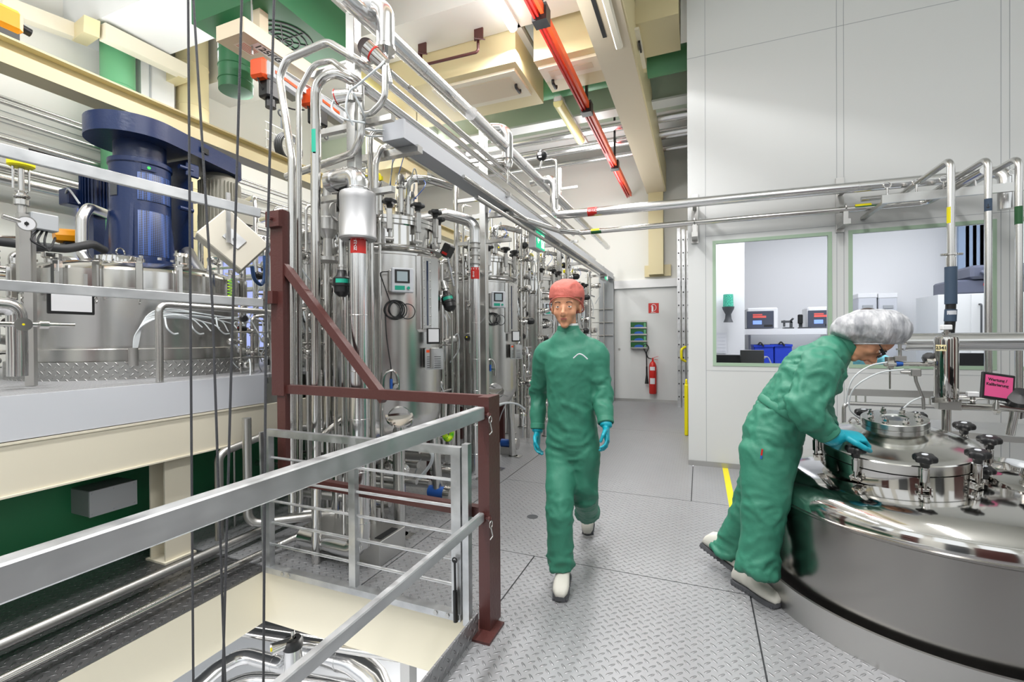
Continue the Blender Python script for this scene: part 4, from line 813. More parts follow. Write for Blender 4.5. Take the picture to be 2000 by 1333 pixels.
blackhead('tilted black valve head with turquoise label between the first and second bioreactor', W(876, 588, X=-1.95), (-.35, .1, 1), 1.05)
pipe('dip_tube', 'slim tube running down from the tilted black valve head', [W(882, 606, X=-1.95), W(884, 760, X=-1.95), Vector((-1.95, W(884, 760, X=-1.95).y, 0))], .009, steel)
c = W(874, 490, X=-1.95); t = thing('positioner', 'black valve positioner with red stripe left of the second steam pipe', 'actuator', c); R_ = Matrix.Rotation(.5, 3, 'Y'); m = MB(); m.box(c, (.07, .1, .11), rot=R_, bev=.01); m.build('housing', black, t); m = MB(); m.box(c+Vector((.0, -.052, -.03)), (.05, .004, .02), rot=R_); m.build('stripe', red, t); m = MB(); m.cyl(c+Vector((0, 0, -.05)), c+Vector((.06, -.0, -.3)), .008, n=8); m.build('rod', grey, t)
c = W(672, 392, Y=2.4); t = thing('diaphragm_actuator', 'black valve head with white label beside the wide canister', 'actuator', c); m = MB(); m.lathe([(0, .07), (.03, .065), (.045, .03), (.045, -.03), (.03, -.06), (0, -.065)], c, n=24); m.build('housing', black, t); m = MB(); m.cyl(c+Vector((0, 0, .065)), c+Vector((0, 0, .14)), .02); m.cyl(c-Vector((0, 0, .06)), c-Vector((0, 0, .3)), .018); m.build('stem', satin, t)
c = W(1058, 304, X=-1.45); t = thing('float_ball', 'black ball shaped valve positioner with white labels above the SD pipe', 'actuator', c); m = MB(); m.sph(c, .055, n=24); m.build('housing', black, t); m = MB(); m.box(c+Vector((-.005, -.054, .0)), (.04, .004, .025)); m.box(c+Vector((.0, -.05, -.03)), (.03, .004, .016)); m.build('label_card', paper, t); m = MB(); m.cyl(c-Vector((0, 0, .05)), c-Vector((.02, 0, .12)), .012); m.tube([c+Vector((.03, 0, -.06)), c+Vector((.15, 0, -.06)), c+Vector((.15, 0, -.45))], .014, bend=.04); m.build('stem', steel, t)
# big cast valve behind the risers
t = thing('cast_valve', 'bulky cast steel valve between the riser pipes and the canister', 'valve', W(640, 430, Y=2.5)); c = W(640, 470, Y=2.55)
m = MB(); m.lathe([(0, 0), (.09, 0), (.09, .025), (.03, .03), (.03, .16), (.06, .2), (.075, .22), (.075, .3), (.06, .31), (.06, .42), (.03, .43), (.03, .55), (0, .55)], c-Vector((0, 0, .15)), n=28); m.build('body', satin, t)
m = MB(); m.ring(c+Vector((.09, .02, .2)), .07, .007, ax=(1, -.4, 0)); m.build('handwheel', satin, t)
# yellow-green spiral earth hose
for (u, v, n_, lb) in ((876, 845, 16, 'green and yellow spiral hose hanging in a loop at the first bioreactor'),):
    c = W(u, v, X=-1.95); m = MB(); pts = []
    for k in range(18*12):
        a = k/12*2*PI; f = k/(18*12); th = -PI*.1+f*PI*1.25; cc = c+Vector((0, .05*math.cos(th+PI)*1.2, -.055*math.sin(th)))
        rad = Vector((0, math.cos(th+PI), -math.sin(th))); pts.append(cc+(rad*math.cos(a)+Vector((1, 0, 0))*math.sin(a))*.02)
    m.tube(pts, .004, bend=1e-5, n=6); one(m, 'spiral_hose', mat('lime_hose', 'A8E000', .4, cvar=(30, 'D8EE00', '3BC020')), lb, 'hose')
t = thing('spiral_hose', 'thin yellow green spiral hose below the tilted control box', 'hose', W(452, 560, X=-3.3)); m = MB(); pts = []
c = W(449, 545, X=-3.25)
for k in range(7*10): a = k/10*2*PI; pts.append(c+Vector((.012*math.cos(a), .016*math.sin(a), -k*.0022)))
m.tube(pts, .003, bend=1e-5, n=6); m.build('coil', MATS['lime_hose'], t)
# white hoses near the floor
for k, (pts, lb) in enumerate((([W(955, 830, X=-2.0), W(960, 800, X=-1.95), W(985, 788, X=-1.9), W(1010, 790, X=-1.9), W(1025, 800, X=-1.9)], 'pale hose arching over the floor at the second bioreactor'), ([W(720, 910, Y=2.7), W(760, 885, Y=2.65), W(800, 875, Y=2.65), W(840, 882, Y=2.7), W(842, 905, Y=2.75), W(820, 935, Y=2.85)], 'pale hose looped under the first bioreactor'))):
    m = MB(); hose(m, pts, .012); one(m, 'pale_hose', tube, lb, 'hose')
# plinth and pipes below the first vessel
t = thing('plinth', 'dark steel plinth box at the foot of the canister pipe', 'plinth', (-2.2, 2.45, 0)); m = MB(); m.bb((-2.55, 2.38, 0), (-1.88, 2.66, .16), bev=.004); m.build('box', satin, t); m = MB(); m.bb((-1.95, 2.42, .161), (-1.9, 2.6, .163)); m.build('slot', black, t)
for k, (y, z, r) in enumerate(((2.9, .30, .04), (3.3, .2, .035), (3.6, .36, .05), (2.75, .22, .03))):
    pipe('cross_pipe', 'horizontal steel pipe low under the bioreactors', [(-3.3, y, z), (-2.15, y+.1, z)], r, satin, group='low horizontal pipes under the bioreactors')
for k, (x, y, c_) in enumerate(((-2.05, 3.4, cblue), (-2.2, 5.3, cblue), (-2.3, 2.75, cblue))):
    t = thing('pump', ['small blue pump on the floor behind the maroon post', 'small blue pump on the floor past the second bioreactor', 'small blue pump under the first bioreactor'][k], 'pump', (x, y, 0)); m = MB(); m.cyl((x-.1, y, .14), (x+.06, y, .14), .05, n=20); m.build('motor', c_, t); m = MB(); m.cyl((x+.06, y, .14), (x+.12, y, .14), .07, n=20); m.box((x-.02, y, .05), (.16, .08, .1)); m.build('casing', steel, t)
# maroon shelving frames further back between vessels
for k, y in enumerate((4.05, 5.9, 7.7)):
    t = thing('steel_rack', ['maroon steel frame between the first and second bioreactor', 'maroon steel frame between the second and third bioreactor', 'maroon steel frame beyond the third bioreactor'][k], 'frame', (-3.0, y, 0)); 
    for x in (-3.2, -2.55):
        m = MB(); m.bb((x-.03, y-.03, 0), (x+.03, y+.03, 1.95 if k == 0 else 2.3)); m.build('post', maroon, t)
    for z in ((.9, 1.85) if k == 0 else (1.7, 2.2)):
        m = MB(); m.bb((-3.2, y-.025, z), (-2.52, y+.025, z+.06)); m.build('cross_rail', maroon, t)
# pipe manifolds: vertical feeder pipes with diaphragm valves on them
def manifold(lb, x, y, z0, z1, n, seed, s=1.0, group=None, rows=2, ax=(0, 1)):
    R = random.Random(seed); t = thing('pipe_manifold', lb, 'pipework', (x, y, z0), group); ax = Vector((ax[0], ax[1], 0)).normalized(); pr = Vector((-ax.y, ax.x, 0))
    for k in range(rows):
        o = Vector((x, y, 0))+ax*(.16*s*k)+pr*.03*(k % 2); m = MB(); m.tube([o+Vector((0, 0, z0)), o+Vector((0, 0, z1-.08*k)), o+ax*.12+Vector((0, 0, z1-.08*k+.02))], (.012+.006*((k+seed) % 3))*s, bend=.05); m.build('feeder_pipe', steel, t)
    for k in range(max(2, n//2)):
        z = z0+(z1-z0)*(k+.6)/(n//2+.6); o = Vector((x, y, z)); m = MB(); m.cyl(o-ax*.08*s, o+ax*(.16*s*rows), .010*s, n=10); m.build('cross_pipe', steel, t)
    for k in range(n):
        c = Vector((x, y, z0+(z1-z0)*(k+.8)/(n+1)))+ax*(.16*s*(k % rows))+pr*.03*((k % rows) % 2); th = R.random()*2*PI; d = Vector((math.cos(th), math.sin(th), .25*R.random())).normalized()
        if d.dot(Vector((1, -.6, 0))) < 0: d.x, d.y = -d.x, -d.y
        m = MB(); m.sph(c, .026*s, n=12); m.cyl(c, c+d*.07*s, .016*s, n=12); m.cyl(c+d*.045*s, c+d*.055*s, .027*s, n=14)
        for q in (-.045, .045): m.cyl(c+Vector((0, 0, q*s-.005)), c+Vector((0, 0, q*s+.005)), .026*s, n=14)
        v = m.build('valve', steel, t); m = MB(); m.lathe([(0, .07*s), (.028*s, .07*s), (.034*s, .08*s), (.034*s, .13*s), (.022*s, .145*s), (0, .146*s)], c, d, n=16); m.build('actuator', (steel, steel, satin, black)[R.randrange(4)], v)
        if R.random() < .7:
            e = c+d*.1*s; f = e+Vector((R.uniform(-.1, .1), R.uniform(-.1, .1), -.18))*s*1.3; m = MB(); hose(m, [e, e+d*.06+Vector((0, 0, .04)), (e+f)/2+d*.08, f], .0045*s+.001, n=6); m.build('air_hose', tube, v)
        if R.random() < .25: m = MB(); m.cyl(c+d*.146*s, c+d*.149*s, .008*s, n=10); m.build('marker', (yellow, red)[R.randrange(2)], v)
    return t
k = 0
for lb, g_, L_ in (
  ('pipe manifold with steel valves behind the first bioreactor', 'manifolds behind the first bioreactor', [(-2.95, 3.0, .5, 2.6, 8, 1.0), (-3.0, 3.45, .4, 2.9, 8, 1.2), (-2.85, 2.75, 1.2, 2.5, 6, 1.0)]),
  ('pipe manifold with valves between the first and second bioreactor', 'manifolds between the first two bioreactors', [(-2.35, 3.85, .2, 2.3, 9, 1.0), (-2.65, 4.15, .8, 2.6, 8, 1.2), (-2.2, 4.25, 1.3, 2.5, 6, .9)]),
  ('pipe manifold with valves between the second and third bioreactor', 'manifolds between the second and third bioreactor', [(-2.15, 5.62, .3, 2.9, 12, 1.2), (-2.35, 5.95, .4, 3.0, 12, 1.3), (-2.6, 5.7, .8, 3.1, 10, 1.3), (-1.98, 5.85, .2, 2.2, 10, 1.0)]),
  ('pipe manifold with valves past the third bioreactor', 'manifolds past the third bioreactor', [(-2.0, 7.35, .2, 2.9, 12, 1.4), (-2.3, 7.6, .3, 3.1, 12, 1.5), (-1.95, 7.9, .2, 2.4, 10, 1.4), (-2.1, 9.4, .2, 2.8, 10, 1.6)])):
    for x, y, z0, z1, n, s_ in L_: k += 1; manifold(lb, x, y, z0, z1, n, k, s_, g_)
for j, y in enumerate((2.62, 2.9, 3.18)):
    k += 1; manifold('pipe manifold with valves and hoses on the deck beside the wide squat vessel', -3.42, y, 1.18, 1.72, 5, k, .8, 'manifolds beside the wide squat vessel')
for j, (x, y) in enumerate(((-4.2, 3.5), (-4.5, 3.75), (-3.75, 3.25), (-4.9, 4.3), (-5.3, 3.4))):
    k += 1; manifold('pipe manifold with valves standing on the deck behind the control box', x, y, 1.18, 2.4+.15*j, 8, k, 1.2, 'manifolds on the deck behind the control box', rows=3)
for j, (x, y) in enumerate(((-5.0, 1.5), (-5.3, 1.9), (-4.7, 1.2))):
    k += 1; manifold('pipe manifold with valves at the picture edge beside the wide squat vessel', x, y, 1.18, 2.3, 7, k, 1.2, 'manifolds at the edge of the deck', rows=3)
# ================================================================== mixing tank on the walkway
TC = Vector((1.18, 3.17, 0)); MC = Vector((.955, 3.02, .86)); MN = Vector((-.05, -.15, 1)).normalized()
t = thing('mixing_tank', 'large round polished steel tank with bolted manhole that the person in green leans over', 'tank', TC)
m = MB(); m.lathe([(.845, 0), (.86, 0), (.86, .145), (.845, .145), (.845, 0)], TC, n=120); lab(m.build('kick_ring', satin, t), 'upright steel kick ring')
m = MB(); m.lathe([(.78, .02), (.80, .10), (.805, .14), (.805, .54), (.815, .548), (.815, .556), (.806, .56)], TC, n=120); m.build('shell', mat('tank_shell_steel', (.34, .33, .315), .2, 1, bump=(40, .03, (1, 1, 14), .002)), t)
m = MB(); m.lathe([(.806, .56), (.805, .585), (.795, .615), (.77, .645), (.73, .67), (.66, .695), (.55, .72), (.4, .745), (.25, .757), (.0, .762)], TC, n=120); m.build('dome', mat('dome_mirror', (.66, .65, .63), .09, 1), t)
# manhole: tilted towards the walkway
x, y, d = basis(MN)
m = MB(); m.lathe([(.318, -.22), (.315, -.10), (.335, -.095), (.335, -.02), (.332, -.018)], MC, MN, n=96); m.build('manhole_neck', mirror, t)
m = MB(); m.lathe([(.335, -.014), (.335, .03), (.331, .035), (.31, .037), (.295, .042), (.23, .065), (.17, .078), (.11, .085)], MC, MN, n=96); ld = m.build('manhole_lid', mat('lid_steel', (.66, .65, .62), .16, 1), t)
PC = MC+MN*.108
m = MB(); m.lathe([(.11, -.03), (.132, -.01), (.142, .0), (.142, .022), (.139, .024), (.142, .026), (.142, .052), (.139, .055), (.06, .056), (.056, .048), (.0, .047)], PC, MN, n=72); pf = m.build('port_flange', mat('port_steel', (.60, .61, .58), .24, 1), ld)
m = MB(); m.lathe([(.055, .0485), (.0, .0485)], PC, MN, n=40); m.lathe([(.056, .04), (.055, .0485)], PC, MN, n=40); lab(m.build('sight_glass', lens_m, ld), 'round grey sight glass')
for k in range(8):
    a = 2*PI*(k+.2)/8; c = PC+(x*math.cos(a)+y*math.sin(a))*.105+MN*.055; m = MB(); m.cyl(c, c+MN*.004, .016, n=16); m.cyl(c+MN*.004, c+MN*.018, .0125, n=6); m.cyl(c+MN*.018, c+MN*.028, .006, n=10); m.build('bolt', mirror, ld)
def mclamp(c, out, par, s=1.0, tall=.0):
    # swing bolt clamp: lug, pin, sleeve, and black star knob
    sd = MN.cross(out).normalized(); m = MB()
    for q in (-.016, .016): m.beam(c-MN*.07+sd*q*s+out*-.005, c-MN*.07+sd*q*s+out*.03*s, .006, .03, up=MN)
    m.cyl(c-MN*.07+sd*.026*s+out*.018, c-MN*.07-sd*.026*s+out*.018, .009*s, n=14); m.cyl(c-MN*.075+out*.018, c-MN*.02+out*.018, .0085*s, n=12)
    m.cyl(c-MN*.03+out*.016, c+MN*.03+out*.016, .017*s, n=20); m.cyl(c+MN*.03+out*.016, c+MN*.038+out*.016, .013*s, n=20)
    cl = m.build('clamp', mirror, t)
    m = MB(); knob(m, c+MN*.066+out*.016, .042*s, .034*s, d=MN, lobes=6); kb = m.build('star_knob', black, cl)
    m = MB(); m.cyl(c+MN*.0995+out*.016, c+MN*.102+out*.016, .012*s, n=20); lab(m.build('knob_cap', lgrey, kb), 'light round cap in the knob')
for a in (-140, -98, -60, -22, 12, 48, 88, 128, 172):
    a = math.radians(a+ 8); out = (Vector((math.cos(a), math.sin(a), 0))); out = (out-MN*out.dot(MN)).normalized(); mclamp(MC+out*.337+MN*.0, out, t)
# second port at the edge of the picture
P2 = W(1975, 905, Y=2.95); P2 = Vector((1.45, 2.95, .72)); N2 = Vector((.12, -.3, 1)).normalized()
m = MB(); m.lathe([(.16, -.06), (.16, .02), (.185, .025), (.185, .055), (.17, .06), (.0, .075)], P2, N2, n=56); m.build('side_manhole', mirror, t)
m = MB(); m.lathe([(.05, .0), (.05, .03), (.036, .035), (.036, .15), (.04, .155), (.04, .18), (.0, .185)], P2+N2*.06, (.25, .1, 1), n=32); m.build('light_fitting', steel, t)
for a in (200, 250, 150): a = math.radians(a); c = P2+Vector((math.cos(a)*.19, math.sin(a)*.19, .01)); mclamp(c, Vector((math.cos(a), math.sin(a), 0)), t, .9)
m = MB(); m.box(W(1690, 905, Y=2.72)+Vector((-.05, .1, 0)), (.01, .01, .01)); 
m = MB(); hose(m, [MC+Vector((-.22, .2, .03)), MC+Vector((-.27, .22, .07)), MC+Vector((-.3, .17, .02))], .006); m.ring(MC+Vector((-.1, .3, .05)), .05, .006, ax=(1, .3, 0)); m.build('lid_handle', mirror, t)
# filter housing 2341
t = thing('filter_housing', 'upright polished filter cylinder with pale label 2341 above the mixing tank', 'filter', (0, 0, 0))
fc = W(1848, 780, Y=3.45); fx, fy = fc.x, fc.y; t.location = (fx, fy, fc.z-.2); ft = W(1848, 655, Y=3.45).z
m = MB(); m.lathe([(0, ft-fc.z+.0), (.04, ft-fc.z-.003), (.052, ft-fc.z-.012), (.055, ft-fc.z-.03), (.055, .02), (.05, 0), (0, 0)], (fx, fy, fc.z), n=56); m.build('body', mirror, t)
m = MB(); m.cyl((fx, fy, ft), (fx, fy, ft+.035), .011, n=14); m.cyl((fx, fy, ft+.012), (fx, fy, ft+.018), .02, n=20); m.build('vent_stem', steel, t); m = MB(); m.box((fx, fy, ft+.045), (.045, .04, .03), bev=.004); m.build('vent_cap', white, t)
m = MB(); m.lathe([(.055, -.008), (.068, -.006), (.068, .006), (.055, .008)], (fx, fy, fc.z), n=40); m.box((fx-.05, fy-.06, fc.z), (.09, .015, .03), rot=.5); m.box((fx+.06, fy-.03, fc.z), (.05, .02, .012)); cl = m.build('tri_clamp', steel, t)
m = MB(); m.bb((fx-.045, fy-.03, fc.z-.06), (fx+.06, fy+.03, fc.z-.008), bev=.003); m.build('outlet_block', satin, t)
m = MB(); m.cyl((fx, fy, fc.z-.06), (fx, fy, .735), .022, n=20); m.build('outlet_pipe', steel, t)
a = math.atan2(-fy, -fx)-.45; dv = Vector((math.cos(a), math.sin(a), 0)); sx = Vector((-math.sin(a), math.cos(a), 0)); zl = W(1840, 680, Y=3.4).z
m = MB(); m.lathe([(.0555, zl-.018), (.0555, zl+.018)], (fx, fy, 0), n=10, ang=.95, a0=a-.475); lb = m.build('label_strip', mat('label_cream', 'EFE3B0', .5), t)
text('2341', 'lettering', .026, Vector((fx, fy, zl))+dv*.0562-sx*.022, sx, (0, 0, 1), ink, lb, bold=.0005)
m = MB(); m.tube([(fx+.05, fy-.01, fc.z-.035), (fx+.9, fy-.12, fc.z-.035)], .019, n=18); m.cyl((fx+.2, fy-.03, fc.z-.035), (fx+.215, fy-.032, fc.z-.035), .04, n=24); m.build('side_pipe', steel, t)
m = MB(); c = Vector((fx+.11, fy-.02, fc.z-.015)); m.cyl(c, c+Vector((0, 0, .035)), .012, n=14); m.ring(c+Vector((0, 0, .015)), .016, .004, n=16, k=6); m.build('vent_stem', steel, t); m = MB(); m.box(c+Vector((0, 0, .05)), (.052, .035, .03), bev=.005); m.build('vent_cap', white, t)
# inlet piping left of the filter
hz = W(1790, 712, Y=3.5)
t = thing('sampling_line', 'steel sampling line with small valves and blue tape left of the filter cylinder', 'pipe', (hz.x, hz.y, .74))
zt = W(1760, 710, Y=3.5).z
m = MB(); a = W(1745, 711, Y=3.5); m.cyl(a, (fx, a.y, a.z), .013, n=14); m.build('pipe_run', steel, t)
m = MB(); c = W(1738, 712, Y=3.48); m.cyl(c+Vector((-.015, 0, 0)), c+Vector((.015, 0, 0)), .026, n=20); m.cyl(c+Vector((-.03, 0, .0)), c+Vector((.03, 0, .0)), .012); m.box(c+Vector((0, 0, .03)), (.05, .02, .03), rot=.5); m.tube([c, c+Vector((0, 0, -.15))], .005); m.build('valve_body', steel, t)
m = MB(); m.cyl(a+Vector((.01, 0, 0)), a+Vector((.045, 0, 0)), .019, .014, n=12); lab(m.build('tape_wrap', cblue, t), 'blue tape wrap')
m = MB(); c = W(1758, 700, Y=3.5); m.box(c+Vector((0, 0, -.002)), (.055, .03, .03)); m.cyl(c, W(1757, 655, Y=3.5), .009); m.cyl(W(1757, 684, Y=3.5), W(1757, 681, Y=3.5), .018); m.tube([W(1757, 660, Y=3.5), W(1757, 652, Y=3.5), W(1770, 645, Y=3.55)], .009); m.build('block', satin, t)
m = MB(); c = W(1787, 728, Y=3.5); m.box(c, (.05, .04, .045), bev=.004); m.cyl(c+Vector((-.02, 0, 0)), c+Vector((-.07, 0, .0)), .012, .008); m.tube([c, W(1789, 745, Y=3.5), W(1803, 780, Y=3.5), W(1804, 800, Y=3.5)], .009, bend=.03); m.build('needle_valve', satin, t)
m = MB(); c = W(1815, 700, Y=3.5); m.lathe([(0, .03), (.03, .025), (.036, 0), (.03, -.02), (0, -.02)], c, (-.3, -.9, .2), n=10); m.build('hand_knob', black, t); m = MB(); m.cyl(W(1808, 708, Y=3.48), W(1824, 708, Y=3.48), .026, n=20); m.build('valve_body', steel, t)
m = MB()
for k, pts in enumerate(([(1733, 708), (1700, 715), (1670, 735), (1657, 760), (1652, 790)], [(1765, 722), (1720, 728), (1680, 748), (1662, 770), (1660, 800), (1685, 822)], [(1800, 776), (1780, 785), (1762, 800)])):
    hose(m, [W(u, v, Y=3.4+.02*k) for u, v in pts], .0045)
m.build('sample_hose', tube, t)
# wall rail and bench behind the tank
Yb = 5.1
t = thing('wall_bracket_rail', 'flat steel rail with slim uprights behind the mixing tank', 'rail', W(1655, 775, Y=Yb))
a, b = W(1655, 760, Y=Yb), W(2040, 790, Y=Yb); m = MB(); z1 = W(1700, 761, Y=Yb).z; z0 = W(1700, 774, Y=Yb).z; m.bb((a.x, Yb-.01, z0), (b.x, Yb+.03, z1)); m.build('rail_bar', brush, t)
z2 = W(1700, 790, Y=Yb).z
for u in (1672, 1690, 1816, 1930): p = W(u, 780, Y=Yb); m = MB(); m.cyl((p.x, Yb, z0), (p.x, Yb, z2), .008, n=8); m.build('upright', brush, t)
m = MB(); p = W(1648, 800, Y=Yb); m.tube([(p.x, Yb, 0), (p.x, Yb, z2), (3.2, Yb, z2)], .018, bend=.05); m.build('lower_rail', brush, t)
t = thing('side_table', 'low steel side table with chamfered corner behind the mixing tank', 'table', (2.2, 4.3, 0))
z = W(1950, 838, Y=4.3).z; pa, pb = W(1835, 830, Y=4.4), W(1985, 845, Y=4.0); m = MB(); m.prism([(1.45, 4.6), (1.45, 4.15), (1.9, 4.0), (2.2, 4.05), (2.35, 4.6)][::-1], (0, 0, z), (1, 0, 0), (0, 1, 0), -.04); m.build('tabletop', satin, t)
for x_, y_ in ((1.5, 4.5), (2.25, 4.5), (2.1, 4.12)): m = MB(); m.cyl((x_, y_, 0), (x_, y_, z), .02); m.build('leg', satin, t)
# pink maintenance card
c = W(1948, 756, Y=3.2); t = thing('maintenance_card', 'pink card reading Wartung / Kalibrierung in a black frame on the tank pipework', 'sign', c)
rx = Vector((1, .25, -.16)).normalized(); uy = Vector((-.02, .12, 1)); uy = (uy-rx*uy.dot(rx)).normalized(); nn = rx.cross(uy); Rm = Matrix((rx, nn*-1, uy)).transposed()
m = MB(); m.box(c, (.155, .014, .14), rot=Rm, bev=.004); m.build('frame', black, t); m = MB(); m.box(c+nn*.008, (.128, .002, .112), rot=Rm); cdp = m.build('card', pink, t)
text('Wartung /', 'lettering', .021, c+nn*.0095-rx*.052+uy*.033, rx, uy, ink, cdp, bold=.0004); text('Kalibrierung', 'lettering', .021, c+nn*.0095-rx*.06+uy*.008, rx, uy, ink, cdp, bold=.0004)
m = MB(); m.cyl(c-uy*.07, c-uy*.12, .006); m.cyl(c-uy*.1, c-uy*.1+Vector((.15, .05, -.02)), .02); m.build('holder', steel, t)
c = W(1992, 778, Y=3.2); t = thing('disc_handle_valve', 'steel valve with round black handwheel by the pink card', 'valve', c); m = MB(); m.lathe([(0, .03), (.05, .02), (.06, 0), (.05, -.02), (0, -.02)], c, (-.2, -.6, .5), n=28); m.build('handwheel', black, t); m = MB(); m.cyl(c, c+Vector((.05, .12, -.1)), .03); m.cyl(c+Vector((0, .02, 0)), c+Vector((-.02, .04, -.2)), .018); m.build('body', steel, t)
# horizontal clad cylinder, hose and goosenecks
a, b = W(1768, 668, Y=3.9), W(2100, 672, Y=3.9); t = thing('clad_pipe', 'horizontal clad cylinder with blank end behind the filter cylinder', 'pipe', a)
m = MB(); m.cyl(a, (b.x, a.y, a.z), .058, n=32); m.build('pipe_run', clad, t); m = MB(); m.cyl(a+Vector((-.012, 0, 0)), a+Vector((.005, 0, 0)), .062, n=32); m.cyl(a+Vector((-.04, 0, 0)), a, .022, n=16); m.build('end_cap', clad, t)
for q in (1.0, 1.05): m = MB(); m.cyl((a.x+q, a.y, a.z), (a.x+q+.012, a.y, a.z), .0605, n=32); m.build('joint_band', clad, t)
def gooseneck(lb, u0, v0, uw, vw, vb, r, Yw=5.42, mt=brush):
    pw = W(uw, vw, Y=Yw); pe = W(u0, v0, X=pw.x); q = Vector((pw.x, pe.y, pw.z)); zb = W(u0, vb, X=pw.x).z if False else CAMH-(vb-657)*((q-CAM).dot(FWD))/FPX
    return pipe('gooseneck_pipe', lb, [Vector((pw.x-.3, Yw, pw.z)), pw, q, Vector((q.x, q.y, zb))], r, mt, bend=.07, n=18, seams=0), q, zb
t, q, zb = gooseneck('gooseneck steel pipe with yellow label, the one ending in the dark hose', 1857, 322, 1757, 382, 497, .024)
m = MB(); zz = q.z-.36; a = math.atan2(-q.y, -q.x); m.lathe([(.025, zz-.12), (.025, zz)], (q.x, q.y, 0), n=8, ang=1.2, a0=a-1.2); lab(m.build('label_strip', yellow, t), 'yellow label strip')
x_, y_ = q.x, q.y
t = thing('connection_hose', 'dark navy wrapped hose with clamp hanging from the gooseneck pipe', 'hose', (x_, y_, zb)); zz = zb
m = MB(); m.cyl((x_, y_, zz), (x_, y_, zz-.03), .026); m.cyl((x_, y_, zz-.0), (x_, y_, zz-.012), .045, n=20); m.cyl((x_-.06, y_, zz-.006), (x_+.07, y_, zz-.006), .009, n=8); m.cyl((x_, y_, zz-.03), (x_, y_, zz-.11), .03, n=20); m.build('coupling', steel, t)
zz -= .10; m = MB(); m.tube([(x_, y_, zz), (x_, y_, zz-.28)], .037, n=18); m.tube([(x_, y_, zz-.32), (x_-.004, y_, zz-.41)], .0365, n=18); m.build('sleeve', navy, t)
m = MB(); m.tube([(x_, y_, zz-.27), (x_-.002, y_, zz-.33)], .031, n=16); m.tube([(x_-.004, y_, zz-.40), (x_-.012, y_, zz-.52), (x_-.02, y_+.05, zz-.7)], .032, n=16, bend=.2); m.build('hose_core', black, t)
m = MB(); a = math.atan2(-y_, -x_); m.lathe([(.0375, zz-.36), (.0375, zz-.33)], (x_, y_, 0), n=10, ang=1.6, a0=a-.6); m.build('label_strip', lgrey, t)
t, q, zb = gooseneck('gooseneck steel pipe with dark arrow label next to the dark hose', 1930, 306, 1812, 382, 770, .022)
m = MB(); zz = q.z-.3; a = math.atan2(-q.y, -q.x); m.lathe([(.023, zz-.09), (.023, zz)], (q.x, q.y, 0), n=10, ang=2.4, a0=a-1.2); lt = lab(m.build('label_strip', navy, t), 'dark label with an arrow')
m = MB(); dv = Vector((math.cos(a), math.sin(a), 0)); sx = Vector((-dv.y, dv.x, 0)); c = Vector((q.x, q.y, zz-.06))+dv*.0245; m.beam(c+Vector((0, 0, .02)), c-Vector((0, 0, .012)), .004, .001, up=dv); m.beam(c-Vector((0, 0, .012)), c+sx*.01, .004, .001, up=dv); m.beam(c-Vector((0, 0, .012)), c-sx*.01, .004, .001, up=dv); m.build('arrow', ink, lt)
m = MB(); m.tube([Vector((q.x, q.y, zb+.01)), Vector((q.x, q.y, zb-.03)), Vector((q.x-.2, q.y+.1, zb-.06))], .022, bend=.04); m.build('lower_elbow', brush, t)
t, q, zb = gooseneck('gooseneck steel pipe at the picture edge with green and white label', 1990, 294, 1868, 376, 790, .022)
m = MB(); zz = q.z-.36; a = math.atan2(-q.y, -q.x); m.lathe([(.023, zz-.13), (.023, zz)], (q.x, q.y, 0), n=10, ang=3, a0=a-1.9); lt = m.build('label_strip', dk_green, t)
dv = Vector((math.cos(a-.3), math.sin(a-.3), 0)); sx = Vector((-dv.y, dv.x, 0)); text('CIP', 'lettering', .03, Vector((q.x, q.y, zz-.1))+dv*.0235, (0, 0, 1), -sx, white, lt) if False else None
a, b = W(1722, 390, Y=4.95), W(2020, 366, Y=4.95); t = thing('pipe_support_rail', 'flat steel support rail carrying the gooseneck pipes', 'rail', a)
m = MB(); m.bb((a.x, 4.94, a.z-.035), (b.x, 4.97, a.z+.035)); m.build('bar', brush, t)
for u in (1733, 1790, 1843, 1905, 1978): p = W(u, 370, Y=4.95); m = MB(); m.cyl((p.x, 4.95, a.z+.03), (p.x, 4.95, a.z+.1), .008, n=8); m.ring((p.x, 4.95, a.z+.12), .026, .006, ax=(0, 1, 0), n=16, k=6); m.build('pipe_clip', steel, t)
m = MB(); m.bb((a.x+.02, 4.95, a.z-.03), (a.x+.06, CY, a.z+.0)); m.bb((3.0, 4.95, a.z-.03), (3.04, CY, a.z)); m.build('wall_arm', satin, t)
# SD pipe along the cleanroom wall
y = 5.3; p0 = W(1038, 357, Y=y+.05); p1 = W(1082, 357, Y=y); p2 = W(1084, 414, Y=y); zs = W(1156, 413, Y=y).z; xe = W(1912, 338, Y=y).x
t = pipe('steam_header', 'clad header pipe with red SD-1,0 label running along the cleanroom wall', [p0, Vector((p1.x, y, p0.z)), Vector((p1.x, y, zs)), Vector((xe, y, zs-.06)), Vector((xe+.12, y-.12, zs-.07)), Vector((xe+.12, y-.12, zs-.4))], .05, clad, bend=.09, n=24, seams=.75)
pl = W(1156, 413, Y=y-.05); m = MB(); m.lathe([(.0512, -.055), (.0512, .055)], (pl.x, y, zs-.006), (1, 0, 0), n=18, ang=2.8, a0=PI-1.4); tg = lab(m.build('tag', red, t), 'red label reading SD-1,0')
yy = y-.053; text('SD-1,0', 'lettering', .03, (pl.x-.045, yy-.001, zs-.006), (1, 0, 0), (0, 0, 1), white, tg, bold=.0005)
